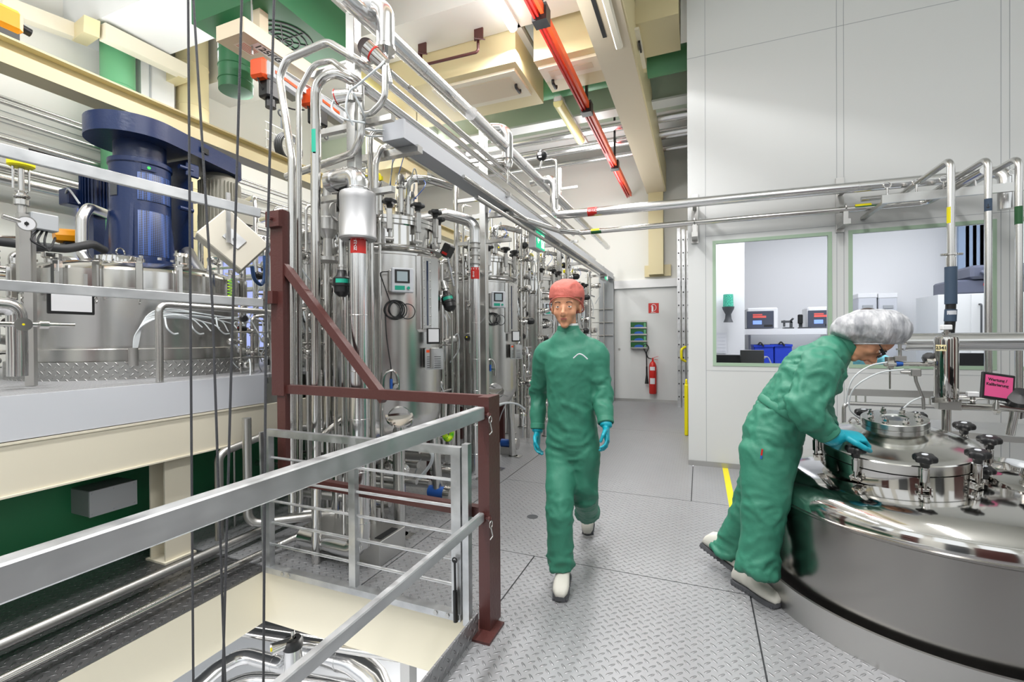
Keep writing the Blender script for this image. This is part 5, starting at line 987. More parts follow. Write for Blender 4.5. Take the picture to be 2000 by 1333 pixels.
for k in range(3): m = MB(); c = Vector((pl.x+.045, yy-.0, zs+.022-.02*k)); m.beam(c-Vector((.008, 0, 0)), c+Vector((.008, 0, 0)), .001, .003, up=(0, 0, 1)); m.beam(c+Vector((.008, 0, 0)), c+Vector((.002, 0, .006)), .001, .003, up=(0, 1, 0)); m.beam(c+Vector((.008, 0, 0)), c+Vector((.002, 0, -.006)), .001, .003, up=(0, 1, 0)); m.build('arrow', white, tg)
y = 5.4; pa = W(1100, 457, Y=y); zz = W(1160, 452, Y=y).z; xe = W(1812, 393, Y=y).x
t = pipe('media_pipe', 'slimmer steel pipe with yellow and green label below the SD-1,0 header', [Vector((pa.x-.35, y-1.0, zz+.05)), Vector((pa.x, y-.2, zz)), Vector((pa.x+.2, y, zz)), Vector((xe, y, zz-.02)), Vector((xe+.05, y-.8, zz))], .03, steel, bend=.08, n=18, seams=1.0)
for (u, w_, mt, lb_, dz) in ((1163, .1, yellow, 'yellow label strip', .5), (1165, .12, dk_green, 'green label strip', -.35)):
    p = W(u, 450, Y=y); m = MB(); m.lathe([(.0312, -w_/2), (.0312, w_/2)], (p.x, y, zz-.002), (1, 0, 0), n=10, ang=1.5, a0=(1.6 if dz > 0 else 3.15)); lab(m.build('label_strip', mt, t), lb_)
p = W(1693, 402, Y=y); m = MB(); m.lathe([(.0312, -.1), (.0312, .1)], (p.x, y, zz-.008), (1, 0, 0), n=10, ang=1.6, a0=3.0); lab(m.build('label_strip', dk_green, t), 'green strip by the wall bracket'); m = MB(); m.lathe([(.0312, -.1), (.0312, .03)], (p.x, y, zz-.008), (1, 0, 0), n=10, ang=1.3, a0=1.7); lab(m.build('label_strip', yellow, t), 'yellow strip by the wall bracket')
for i, u in enumerate((1357, 1642)):
    p = W(u, 440, Y=5.56); t = thing('wall_bracket', ['steel wall bracket above the first cleanroom window corner', 'steel wall bracket between the first two cleanroom windows'][i], 'bracket', (p.x, 5.6, zz)); m = MB(); m.bb((p.x-.03, 5.34, zz-.17), (p.x+.03, 5.6, zz-.12)); m.bb((p.x-.02, 5.38, zz-.14), (p.x+.02, 5.42, zz-.03)); m.bb((p.x-.035, 5.585, zz-.2), (p.x+.035, 5.6, zz+.35)); m.bb((p.x-.02, 5.28, zz+.17), (p.x+.02, 5.6, zz+.2)); m.build('arm', satin, t)
    m = MB(); m.ring((p.x, y, zz), .034, .008, ax=(1, 0, 0), n=20, k=6); m.build('clip', steel, t)
# ================================================================== far wall things
t = thing('fire_sign', 'small red square sign with white extinguisher symbol on the far door', 'sign', (-.94, FY-.033, 2.1)); yf = FY-.031
m = MB(); m.bb((-1.05, yf-.004, 1.99), (-.83, yf, 2.21)); m.build('board', red, t)
m = MB(); y_ = yf-.0055; m.bb((-.985, y_, 2.02), (-.945, y_+.001, 2.12)); m.prism([(-.985, 2.12), (-.945, 2.12), (-.955, 2.15), (-.975, 2.15)], (0, y_+.001, 0), (1, 0, 0), (0, 0, 1), .001); 
pts = [Vector((-.94+.055*math.cos(a), y_, 2.11+.07*math.sin(a))) for a in [PI*.9-PI*1.35*k/14 for k in range(15)]]; m.tube(pts, .007, bend=1e-4, n=6); m.bb((-1.0, y_, 2.0), (-.9, y_+.001, 2.008)); m.build('symbol', white, t)
t = thing('glove_box_rack', 'steel wall rack holding glove boxes beside the fire extinguisher', 'rack', (-1.26, FY-.03, 1.5)); m = MB()
m.bb((-1.44, FY-.04, 1.2), (-1.08, FY-.03, 1.83)); 
for z in (1.2, 1.35, 1.5, 1.65): m.bb((-1.44, FY-.14, z), (-1.08, FY-.04, z+.006)); m.bb((-1.44, FY-.145, z), (-1.08, FY-.14, z+.03))
m.build('frame', satin, t)
for k, z in enumerate((1.21, 1.36, 1.51, 1.66)):
    t = thing('glove_box', ['dark green glove box in the lowest slot of the wall rack', 'dark green glove box in the second slot from the bottom of the wall rack', 'dark green glove box in the third slot from the bottom of the wall rack', 'dark green glove box in the topmost slot of the wall rack'][k], 'box', (-1.26, FY-.09, z), 'glove boxes in the wall rack')
    m = MB(); m.bb((-1.43, FY-.135, z), (-1.09, FY-.045, z+.13)); m.build('carton', dk_green, t); m = MB(); m.lathe([(0, .002), (.1, .002), (.1, 0)], (-1.25, FY-.135, z+.065), (0, -1, 0), n=24); me_ = m.build('opening', cblue, t); me_.scale = (1, 1, .45)
    m = MB(); m.bb((-1.14, FY-.137, z+.02), (-1.1, FY-.135, z+.11)); m.build('print_panel', green, t)
t = thing('fire_extinguisher', 'red fire extinguisher with black horn hanging on the far door', 'fire extinguisher', (-.95, FY-.12, .2)); ex, ey = -.955, FY-.13
m = MB(); m.lathe([(0, .2), (.07, .2), (.08, .22), (.08, .80), (.07, .86), (.045, .9), (.02, .92), (.02, .95), (0, .95)], (ex, ey, 0), n=28); m.build('cylinder', red, t)
m = MB(); m.box((ex, ey, .97), (.03, .03, .05)); m.beam((ex, ey, .99), (ex+.12, ey, 1.03), .02, .008); m.beam((ex, ey, .97), (ex+.11, ey, .95), .02, .008); lab(m.build('valve_lever', red, t), 'brass valve with red levers')
m = MB(); hose(m, [(ex-.02, ey, .97), (ex-.1, ey, 1.0), (ex-.13, ey, 1.1), (ex-.09, ey, 1.22), (ex-.15, ey, 1.3), (ex-.2, ey, 1.22), (ex-.14, ey, 1.08), (ex-.13, ey, .8)], .012); m.cyl((ex-.13, ey, .8), (ex-.13, ey, .6), .018); m.cyl((ex-.13, ey, .6), (ex-.13, ey, .42), .02, .042); m.build('horn_hose', black, t)
m = MB(); m.lathe([(.081, .72), (.081, .8)], (ex, ey, 0), n=10, ang=1.4, a0=-2.3); m.lathe([(.081, .42), (.081, .55)], (ex, ey, 0), n=10, ang=1.4, a0=-2.3); m.build('label', paper, t)
# ladders leaning by the corner
for k, (x, lb) in enumerate(((-.39, 'aluminium ladder stile stack, outermost ladder beside the cleanroom wall'), (-.30, 'aluminium ladder standing between two others beside the cleanroom wall'), (-.21, 'aluminium ladder closest to the cleanroom wall'))):
    t = thing('ladder', lb, 'ladder', (x, 10.2, 0), 'ladders stored beside the cleanroom')
    for y_ in (10.15, 10.55):
        m = MB(); m.bb((x-.03, y_-.015, 0), (x+.03, y_+.015, 3.7-.03*k)); s = m.build('stile', alu, t)
        if y_ < 10.3:
            m = MB()
            for q in range(13): m.bb((x-.012, y_-.017, .2+.27*q), (x+.012, y_-.015, .23+.27*q))
            m.build('rung_end', ink, s)
    for q in range(12): m = MB(); m.cyl((x, 10.15, .22+.27*q), (x, 10.55, .22+.27*q), .013, n=8); m.build('rung', alu, t)
t = thing('caution_board', 'folded yellow caution board leaning at the cleanroom corner', 'board', (-.16, 6.9, 0)); p = W(1344, 852, Z=0); m = MB(); m.bb((p.x-.05, p.y, 0), (p.x+.0, p.y+.3, .75), bev=.01); m.build('panel', yellow, t); m = MB(); m.bb((p.x-.04, p.y+.08, .75), (p.x-.01, p.y+.22, .82), bev=.01); m.build('grip', yellow, t)
t = thing('ladder_grip', 'yellow curved handle on the ladder by the corner', 'handle', (-.23, 10.1, 1.1)); m = MB(); m.tube([(-.26, 10.12, .95), (-.34, 10.05, 1.0), (-.34, 10.05, 1.2), (-.26, 10.12, 1.25)], .025, bend=.06); m.build('bow', yellow, t)
# conduits on the door post
for k in range(3): m = MB(); z = 1.5+.3*k; m.cyl((-2.3, FY-.14, z), (-1.83, FY-.14, z), .012); tag(m.build('conduit', satin), 'short horizontal conduit on the grey door post', 'pipe', 'conduits on the door post')
pipe('gas_line', 'thin vertical line with valve on the grey door post', [(-2.02, FY-.16, .8), (-2.02, FY-.16, 2.7)], .014, satin)
t = thing('door_lock', 'small round lock on the far door leaf', 'lock', (-1.7, FY-.03, 1.18)); m = MB(); m.cyl((-1.7, FY-.04, 1.18), (-1.7, FY-.03, 1.18), .025); m.build('escutcheon', satin, t)
# ================================================================== cleanroom interior
def IW(u, v, Y): return W(u, v, Y=Y)
# partition with dispenser
xp = IW(1453, 600, 7.0).x; struct(MB().bb((CX+.06, 6.9, 0), (xp, 6.96, 3.1)), 'wall_inner', white, 'white partition inside the cleanroom')
t = thing('earplug_dispenser', 'wall dispenser with clear bin of green earplugs behind the cleanroom window', 'dispenser', IW(1422, 600, 6.85)); c = IW(1422, 590, 6.83)
zt_, zm, zb = IW(1422, 576, 6.83).z, IW(1422, 600, 6.83).z, IW(1422, 630, 6.83).z
m = MB(); m.lathe([(.0, zt_), (.06, zt_), (.065, zm), (.0, zm)], (c.x, 6.8, 0), n=24); m.build('bin', mat('earplug_green', '2AA88A', .5, cvar=(90, '5ED8B8', '0F7F66')), t)
m = MB(); m.lathe([(.075, zm), (.07, zm-.03), (.035, zm-.1), (.04, zb+.05), (.06, zb), (0, zb)], (c.x, 6.8, 0), n=20); m.build('hopper', dgrey, t)
# bench and shelf
zs_ = IW(1500, 643, 7.4).z; x0, x1 = IW(1453, 640, 7.2).x, 4.2
t = thing('wall_shelf', 'white shelf carrying the label printers inside the cleanroom', 'shelf', (x0, 7.6, zs_)); m = MB(); m.bb((x0, 7.3, zs_-.08), (1.75, 7.8, zs_)); m.build('board', white, t); m = MB(); m.bb((1.72, 7.7, zs_-.3), (1.75, 8.3, zs_-.08)); m.bb((x0+.1, 7.7, zs_-.3), (x0+.13, 8.3, zs_-.08)); m.build('bracket', white, t)
zt2 = .80; t = thing('work_desk', 'white desk directly behind the cleanroom window', 'desk', (.5, 6.2, 0)); m = MB(); m.bb((.0, 5.95, .74), (3.9, 6.7, .78)); m.build('desktop', white, t)
for x_ in (.05, 1.9, 3.8): m = MB(); m.bb((x_, 6.0, 0), (x_+.04, 6.65, .74)); m.build('leg', lgrey, t)
def printer(lb, ua, ub, va, vb, Y, rot=0):
    a, b = IW(ua, va, Y), IW(ub, vb, Y); t = thing('label_printer', lb, 'printer', (a.x, Y, zs_)); z0, z1 = zs_, a.z; h = z1-z0
    m = MB(); m.bb((a.x, Y, z0), (b.x, Y+.38, z1), bev=.02); m.build('housing', white, t); m = MB(); m.bb((a.x+.004, Y-.015, z0+.01), (a.x+(b.x-a.x)*.86, Y, z1-.05), bev=.005); f = m.build('front_panel', mat('printer_grey_%d' % len(MATS), '4B505E', .4), t)
    w_ = b.x-a.x; m = MB(); m.bb((a.x+.2*w_, Y-.018, z0+h*.52), (a.x+.62*w_, Y-.016, z0+h*.62)); m.bb((a.x+.2*w_, Y-.018, z0+h*.64), (a.x+.5*w_, Y-.016, z0+h*.7)); lab(m.build('sticker', mat('coral_%d' % len(MATS), 'F06A62', .5), f), 'coral red sticker strip')
    m = MB(); m.bb((a.x+.2*w_, Y-.018, z0+h*.22), (a.x+.48*w_, Y-.016, z0+h*.4)); m.build('display', mat('lcd_%d' % len(MATS), '7E9BF0', .3, emit=('7E9BF0', .5)), f)
    m = MB(); m.bb((a.x+.55*w_, Y-.018, z0+h*.1), (a.x+.82*w_, Y-.016, z0+h*.2)); m.build('paper_slot', ink, f)
printer('boxy label printer with coral sticker on the cleanroom shelf', 1458, 1520, 602, 640, 7.45)
printer('second label printer at the edge of the first cleanroom window', 1577, 1640, 600, 640, 7.4)
t = thing('microscope', 'small dark microscope between the two label printers', 'microscope', IW(1540, 638, 7.45)); c = IW(1538, 640, 7.45); c.z = zs_
m = MB(); m.bb(c+Vector((-.05, -.08, 0)), c+Vector((.07, .08, .02)), bev=.004); m.bb(c+Vector((.03, -.02, .02)), c+Vector((.06, .03, .1))); m.build('stand', dgrey, t); m = MB(); m.box(c+Vector((-.01, 0, .1)), (.13, .04, .03)); m.cyl(c+Vector((-.04, 0, .03)), c+Vector((-.04, 0, .12)), .014); m.cyl(c+Vector((.03, 0, .1)), c+Vector((.06, -.05, .14)), .014); m.build('optics', dgrey, t)
t = thing('handheld_scanner', 'black handheld scanner on its cradle next to the second printer', 'scanner', IW(1565, 630, 7.4)); c = IW(1563, 640, 7.4); c.z = zs_; m = MB(); m.box(c+Vector((0, 0, .13)), (.06, .04, .13), bev=.01); m.build('body', black, t); m = MB(); m.bb(c+Vector((-.02, -.05, 0)), c+Vector((.12, .06, .02))); m.bb(c+Vector((-.01, .02, 0)), c+Vector((.03, .05, .1))); m.build('cradle', dgrey, t)
for i, (u0, u1, v0, lb) in enumerate(((1472, 1512, 674, 'blue plastic crate under the shelf, beside the partition'), (1512, 1548, 673, 'blue plastic crate under the shelf, next to the worker'))):
    a, b = IW(u0, v0, 7.1), IW(u1, 712, 7.1); t = thing('storage_crate', lb, 'crate', (a.x, 7.1, .3), 'blue crates under the cleanroom shelf'); m = MB(); m.bb((a.x+.005, 7.1, .0), (b.x-.005, 7.5, a.z), bev=.01); m.build('tub', mat('crate_blue_%d' % i, '2846C8', .45), t); m = MB(); m.bb((a.x, 7.09, a.z-.03), (b.x, 7.51, a.z)); m.build('rim', MATS['crate_blue_%d' % i], t)
    m = MB(); hose(m, [(a.x+.05, 7.08, a.z), (a.x+.08, 7.08, a.z+.03), (a.x+.12, 7.08, a.z-.02)], .01); m.build('handle', ink, t)
t = thing('monitor', 'black monitor seen low in the first cleanroom window', 'monitor', IW(1420, 705, 6.0)); a, b = IW(1395, 693, 6.05), IW(1458, 725, 6.05); m = MB(); m.bb((a.x, 6.05, .86), (b.x+.1, 6.09, a.z), bev=.006); m.build('bezel', black, t); m = MB(); m.bb((a.x+.2, 6.1, .78), (a.x+.3, 6.14, .95)); m.bb((a.x+.1, 6.04, .78), (a.x+.4, 6.22, .79)); m.build('stand', black, t)
t = thing('laptop', 'opened black laptop with glossy lid in the first cleanroom window', 'laptop', IW(1465, 705, 5.95)); a, b = IW(1446, 684, 5.98), IW(1493, 712, 5.98); m = MB(); m.box(((a.x+b.x)/2, 6.0, (a.z+.95)/2), (b.x-a.x, .015, a.z-.95), rot=Matrix.Rotation(-.12, 3, 'X'), bev=.004); m.build('lid', mat('gloss_black', '20262A', .12), t); m = MB(); m.bb((a.x, 6.0, .94), (b.x, 6.2, .955)); m.bb((a.x+.02, 6.02, .78), (b.x-.02, 6.18, .94)); m.build('base', black, t)
m = MB(); c = IW(1497, 702, 5.95)
for k in range(4): hose(m, [c+Vector((-.02, .03*k, .03-.01*k)), c+Vector((.02, .02, .02)), c+Vector((.05, .0, -.05-.01*k))], .004)
one(m, 'desk_cable', white, 'white looped cables beside the black laptop', 'cable')
for k in range(2):
    u = (1676, 1716)[k]; a, b = IW(u, 575, 7.9), IW(u+37, 640, 7.9); t = thing('archive_box', ['white storage box next to the window frame behind the bent head', 'white storage box beside the other box behind the bent head'][k], 'box', (a.x, 7.9, 1.0)); m = MB(); m.bb((a.x, 7.9, .95), (b.x, 8.3, a.z), bev=.01); m.build('carton', lgrey, t); m = MB(); m.bb((a.x-.005, 7.89, a.z-.06), (b.x+.005, 8.3, a.z+.01), bev=.01); m.build('lid', white, t); m = MB(); m.bb((a.x+.05, 7.885, a.z-.2), (b.x-.05, 7.895, a.z-.16)); m.build('handle_slot', grey, t)
t = thing('cupboard', 'white cupboard under the archive boxes', 'cupboard', (1.8, 7.9, 0)); m = MB(); m.bb((1.8, 7.85, 0), (2.75, 8.3, .95)); m.build('body', white, t)
# tall white cabinet and lab device at the far side
a = IW(1832, 565, 7.0); b = IW(1935, 565, 7.0); t = thing('low_cabinet', 'white lab cabinet with dark bow handle in the second cleanroom window', 'cabinet', (a.x, 7.0, 0)); zc_ = IW(1880, 566, 7.0).z
m = MB(); m.bb((a.x, 7.0, 0), (b.x+.9, 7.6, zc_-.05)); m.build('body', panelw, t); m = MB(); m.bb((a.x+.3, 6.985, .1), (b.x+.4, 7.0, zc_-.06)); dr = m.build('door', panelw, t); m = MB(); p = IW(1913, 620, 6.98); m.tube([(p.x, 6.98, p.z+.15), (p.x, 6.94, p.z+.15), (p.x, 6.94, p.z-.2), (p.x, 6.98, p.z-.2)], .01, bend=.02); m.build('handle', dgrey, dr)
c = IW(1905, 545, 7.1); t = thing('lab_device', 'dark grey bench device with red light on the lab cabinet', 'device', (c.x, 7.1, zc_)); m = MB(); m.bb((c.x-.25, 7.05, zc_-.05), (c.x+.5, 7.5, zc_+.12), bev=.02); m.build('base', mat('device_grey', '5A5F70', .4), t); m = MB(); m.bb((c.x-.08, 7.0, zc_+.12), (c.x+.5, 7.5, zc_+.28), bev=.03); m.tube([(c.x+.0, 6.98, zc_+.2), (c.x+.1, 6.93, zc_+.13), (c.x+.25, 6.98, zc_+.22)], .018, bend=.04); m.build('lid', MATS['device_grey'], t); m = MB(); m.bb((c.x+.05, 6.995, zc_+.06), (c.x+.1, 7.0, zc_+.08)); m.bb((c.x+.05, 7.045, zc_+.04), (c.x+.11, 7.05, zc_+.07)); m.build('indicator', red, t)
m = MB()
for k in range(5): x_ = IW(1872+14*k, 500, 7.9).x; m.bb((x_, 7.9, 1.5), (x_+.11, 7.94, 3.1))
one(m, 'strip_blind', mat('blind_blue', '8FA3BE', .5), 'blue grey vertical strip blind in the cleanroom', 'blind')
t = thing('dark_monitor', 'dark monitor low in the second cleanroom window', 'monitor', IW(1895, 700, 6.1)); a, b = IW(1872, 690, 6.1), IW(1932, 720, 6.1); m = MB(); m.bb((a.x, 6.1, .92), (b.x, 6.14, a.z), bev=.004); m.build('bezel', ink, t); m = MB(); m.bb((a.x+.1, 6.14, .78), (a.x+.16, 6.17, .95)); m.bb((a.x+.03, 6.1, .78), (a.x+.25, 6.22, .79)); m.build('stand', ink, t)
m = MB(); p = IW(1872, 667, 6.5); m.bb((p.x, 6.5, 1.25), (p.x+.45, 6.53, 1.32)); m.build('x') if 0 else None
t = thing('notice_sheet', 'white notice sheets pinned low on the cleanroom partition', 'paper', IW(1408, 665, 6.89)); a, b = IW(1398, 650, 6.885), IW(1420, 690, 6.885); m = MB(); m.bb((a.x, 6.885, b.z), (b.x, 6.888, a.z)); m.build('sheet', paper, t)
m = MB()
for k in range(6): z = b.z+(a.z-b.z)*(k+.5)/6; m.bb((a.x+.02, 6.883, z), (b.x-.02, 6.885, z+.004))
m.build('lettering', lgrey, t)
# ================================================================== people
def bake(ob, mods):
    for ty, kw in mods:
        md = ob.modifiers.new('m', ty)
        for k, v in kw.items(): setattr(md, k, v)
    bpy.context.view_layer.update(); dg = bpy.context.evaluated_depsgraph_get()
    me = D.meshes.new_from_object(ob.evaluated_get(dg)); ob.modifiers.clear(); old = ob.data; ob.data = me; D.meshes.remove(old); return ob
def loft(m, pts, rad, side, n=20):
    # tube of elliptical sections through smoothed points; rad = (half width along side, half depth)
    pts = [Vector(p) for p in pts]; k = 5; P = curve_pts(pts, k); R = []
    for i in range(len(pts)-1):
        for j in range(k):
            f = j/k; f = f*f*(3-2*f); R.append((rad[i][0]*(1-f)+rad[i+1][0]*f, rad[i][1]*(1-f)+rad[i+1][1]*f))
    R.append(rad[-1]); vs = []; fs = []; M_ = len(P); sv = Vector(side).normalized()
    for i in range(M_):
        T = (P[min(i+1, M_-1)]-P[max(i-1, 0)]).normalized(); s = (sv-T*sv.dot(T)).normalized(); q = T.cross(s)
        vs += [P[i]+s*(R[i][0]*math.cos(2*PI*a/n))+q*(R[i][1]*math.sin(2*PI*a/n)) for a in range(n)]
    for i in range(M_-1):
        for a in range(n): b = (a+1) % n; fs.append((i*n+a, i*n+b, (i+1)*n+b, (i+1)*n+a))
    vs += [P[0], P[-1]]; z = len(vs)
    for a in range(n): b = (a+1) % n; fs.append((z-2, b, a)); fs.append((z-1, (M_-1)*n+a, (M_-1)*n+b))
    m.put(vs, fs)
def folds(ob, amp, centers, base=.0016, seed=0):
    # cloth folds: ridged noise, stronger near joints
    me = ob.data; me.update(); o0 = wloc(ob)
    for v in me.vertices:
        p = v.co+o0; w_ = base
        for c, r, a, ax in centers:
            d = (p-c).length
            if d < r: w_ += a*(1-d/r)**1.2
        q = Vector((p.x*6+seed, p.y*6, p.z*8)); wv = Vector((noise.noise(q*.5), noise.noise(q*.5+Vector((9, 0, 0))), noise.noise(q*.5+Vector((0, 7, 0)))))*.9
        q = q+wv; n1 = max(1-abs(noise.noise(q))*4.2, -.5); n2 = 1-abs(noise.noise(q*2.2+Vector((5, 1, 2))))*2.8
        n3 = 1-abs(noise.noise(Vector((p.x*22+p.z*14, p.y*22, p.z*10-p.x*9))))*2.6
        v.co += v.normal*(w_*amp*(n1*.8+n2*.5+n3*.3-.25))
    me.update()
cloth = mat('green_coverall', '3A8069', .5, bump=(55, .25, (1, 1, 1), .004), spec=.35)
clothd = mat('coverall_trim', '1F5F50', .6)
glove = mat('teal_glove', '0A9DB0', .42, bump=(120, .3, (1, 1, 1), .001))
skin = mat('skin', 'D79B78', .5, bump=(200, .08, (1, 1, 1), .0005)); skin.node_tree.nodes['Principled BSDF'].inputs['Subsurface Weight'].default_value = .12
skin.node_tree.nodes['Principled BSDF'].inputs['Subsurface Radius'].default_value = (.02, .01, .006)
lips = mat('lips', 'B0605A', .45); hairm = mat('dark_hair', '3A302C', .6)
shoe_m = mat('white_leather', 'D8D6CC', .55); sole_m = mat('grey_sole', '55565A', .65)
netm = mat('hairnet', 'D6D7DA', .7, alpha=.86, bump=(45, .9, (1, .5, .3), .012), cvar=(34, 'A2A4A9', 'CDCED1', (1.2, .6, .3)))
netr = mat('red_hairnet', 'CC6E62', .75, alpha=.9, bump=(30, .8, (1, 1, 1), .01))
eyew = mat('eye_white', 'F2F0EC', .25); iris = mat('iris_dark', '2A1E18', .2); frame_m = mat('glasses_black', '101114', .25)
gl = mat('glasses_lens', (.9, .95, 1), .03, trans=1, ior=1.1)
def shoe(m1, m2, toe, heel, up, s=1.0):
    # m1 upper, m2 sole; toe/heel are ground contact points, up the foot's up vector
    toe, heel, up = Vector(toe), Vector(heel), Vector(up).normalized(); d = (toe-heel); L = d.length; d.normalize(); sd = d.cross(up).normalized(); up = sd.cross(d)
    n = 14; P = [(0, .034, .0), (.06, .040, .0), (.28, .040, .0), (.45, .036, .0), (.68, .047, .0), (.86, .044, .0), (.97, .028, .0), (1.0, .008, .006)]
    vs = []; fs = []
    for z in (0, .024):
        ring = [heel+d*(f*L)+sd*(w_*s)+up*(z+e) for f, w_, e in P]+[heel+d*(f*L)-sd*(w_*s)+up*(z+e) for f, w_, e in reversed(P)]; vs += ring
    k = len(P)*2; fs = [tuple(range(k-1, -1, -1)), tuple(range(k, 2*k))]+[(i, (i+1) % k, k+(i+1) % k, k+i) for i in range(k)]; m2.put(vs, fs)
    for q in range(12):
        f = .05+.08*q
        for sg in (-1, 1): m2.box(heel+d*(f*L)+sd*sg*.036*s+up*.004, (.01, .012, .016))
    sec = [(0.0, .028, .05, .055), (.08, .038, .075, .10), (.22, .040, .08, .125), (.38, .039, .075, .11), (.52, .042, .06, .075), (.72, .046, .045, .062), (.88, .042, .035, .05), (.98, .026, .022, .03)]
    pts = []; vs = []; fs = []; n = 16
    for f, w_, _, h in sec:
        for a in range(n):
            t_ = 2*PI*a/n; c, s_ = math.cos(t_), math.sin(t_); z = .02+h/2+(h/2)*(abs(s_)**.75)*(1 if s_ > 0 else -1); vs.append(heel+d*(f*L)+sd*(w_*s*(abs(c)**.8)*(1 if c > 0 else -1))+up*z)
    for i in range(len(sec)-1):
        for a in range(n): b = (a+1) % n; fs.append((i*n+a, (i+1)*n+a, (i+1)*n+b, i*n+b))
    vs += [heel+up*.05, heel+d*L+up*.03]; z = len(vs)
    for a in range(n): b = (a+1) % n; fs.append((z-2, a, b)); fs.append((z-1, (len(sec)-1)*n+b, (len(sec)-1)*n+a))
    m1.put(vs, fs)
def hand(m, wrist, d, palmn, s=1.0, curl=.5, thumb=1):
    # palm plus five tapered fingers; d = direction, palmn = normal out of the palm, thumb side sign
    wrist, d, pn = Vector(wrist), Vector(d).normalized(), Vector(palmn).normalized(); pn = (pn-d*pn.dot(d)).normalized(); sd = d.cross(pn)*thumb
    loft(m, [wrist-d*.02, wrist+d*.02*s, wrist+d*.055*s, wrist+d*.09*s], [(.028*s, .022*s), (.034*s, .02*s), (.042*s, .017*s), (.038*s, .014*s)], sd)
    L = [(.034, .068, .0092), (.012, .078, .0095), (-.011, .072, .009), (-.032, .056, .0082)]
    for off, ln, r in L:
        base = wrist+d*.082*s+sd*off*s; p = [base-d*.015*s, base]; a = 0; cur = base
        for seg, f in ((.45, .6), (.3, 1.0), (.25, .8)):
            a += curl*f*1.1; dr = d*math.cos(a)+pn*math.sin(a); cur = cur+dr*ln*seg*s; p.append(cur)
        n_ = len(p); m.tube(p, lambda q, r=r: r*s*(1.08-.28*q), bend=.012, n=10); m.sph(p[-1], r*s*.8, n=10)
        for q in p[1:-1]: m.sph(q, r*s*1.04, n=10)
    b = wrist+d*.025*s+sd*.028*s; p = [b, b+(d*.6+sd*.75+pn*.2)*.032*s, b+(d*1.05+sd*.8+pn*.4)*.045*s, b+(d*1.6+sd*.45+pn*.7)*.048*s]
    m.tube(p, lambda q: .0125*s*(1.1-.35*q), bend=.01, n=10); m.sph(p[-1], .0088*s, n=10)
def head(parent_body_mb, c, f, up, s=1.0):
    # skin head volume: cranium, jaw, nose, ears; c = centre between the ears, f = face direction
    f, up = Vector(f).normalized(), Vector(up).normalized(); up = (up-f*up.dot(f)).normalized(); sd = f.cross(up); m = parent_body_mb
    T = Matrix((f, sd, up)).transposed().to_4x4(); T.translation = Vector(c); T = T @ Matrix.Scale(s, 4); s = 1.0; old = m.T; m.T = T
    m.sph((-.005, 0, .045), .1*s, n=24, sc=(1.0, .79, .85)); m.sph((.035, 0, .0), .078*s, n=20, sc=(.75, .8, 1.15)); m.sph((.045, 0, -.055), .05*s, n=18, sc=(.85, .85, .8)); m.sph((.065, 0, -.088), .022*s, n=14, sc=(1, 1.1, .9))
    for g in (-1, 1): m.sph((.055, g*.035, -.02), .028*s, n=14); m.sph((-.005, g*.077, -.005), .026*s, n=14, sc=(.7, .35, 1.15)); m.sph((.075, g*.03, .035), .02*s, n=12, sc=(.6, 1.2, .5))
    m.tube([(.088, 0, .02), (.106, 0, -.012), (.116, 0, -.026)], lambda q: .008+.006*q, bend=.004, n=12); m.sph((.110, 0, -.028), .0135, n=12); 
    for g in (-1, 1): m.sph((.100, g*.0125, -.031), .0085, n=10)
    m.sph((.092, 0, -.05), .014, n=12, sc=(.7, 1.5, .45)); m.sph((.09, 0, -.061), .013, n=12, sc=(.7, 1.3, .5))
    m.T = old; return T
def face_parts(t, T, s=1.0):
    for g in (-1, 1):
        m = MB(); m.T = T; m.sph((.0775, g*.031, .012), .0125, n=16); e = m.build('eye', eyew, t); m = MB(); m.T = T; m.sph((.0858, g*.031, .012), .0055, n=12); m.build('iris', iris, e)
        m = MB(); m.T = T; m.sph((.0768, g*.031, .017), .0135, n=16); m.sph((.0762, g*.031, .0055), .0128, n=16); m.build('eyelid', skin, t)
        m = MB(); m.T = T; m.tube([(.092, g*.016, .034), (.096, g*.03, .038), (.088, g*.046, .034)], .0026, bend=.01, n=6); m.build('eyebrow', hairm, t)
    m = MB(); m.T = T; m.sph((.0985, 0, -.051), .006, n=12, sc=(.5, 3.4, .42)); m.sph((.0975, 0, -.056), .006, n=12, sc=(.5, 3.0, .5)); m.build('lips', lips, t)
def person(name, lb, loc): return thing(name, lb, 'person', loc)

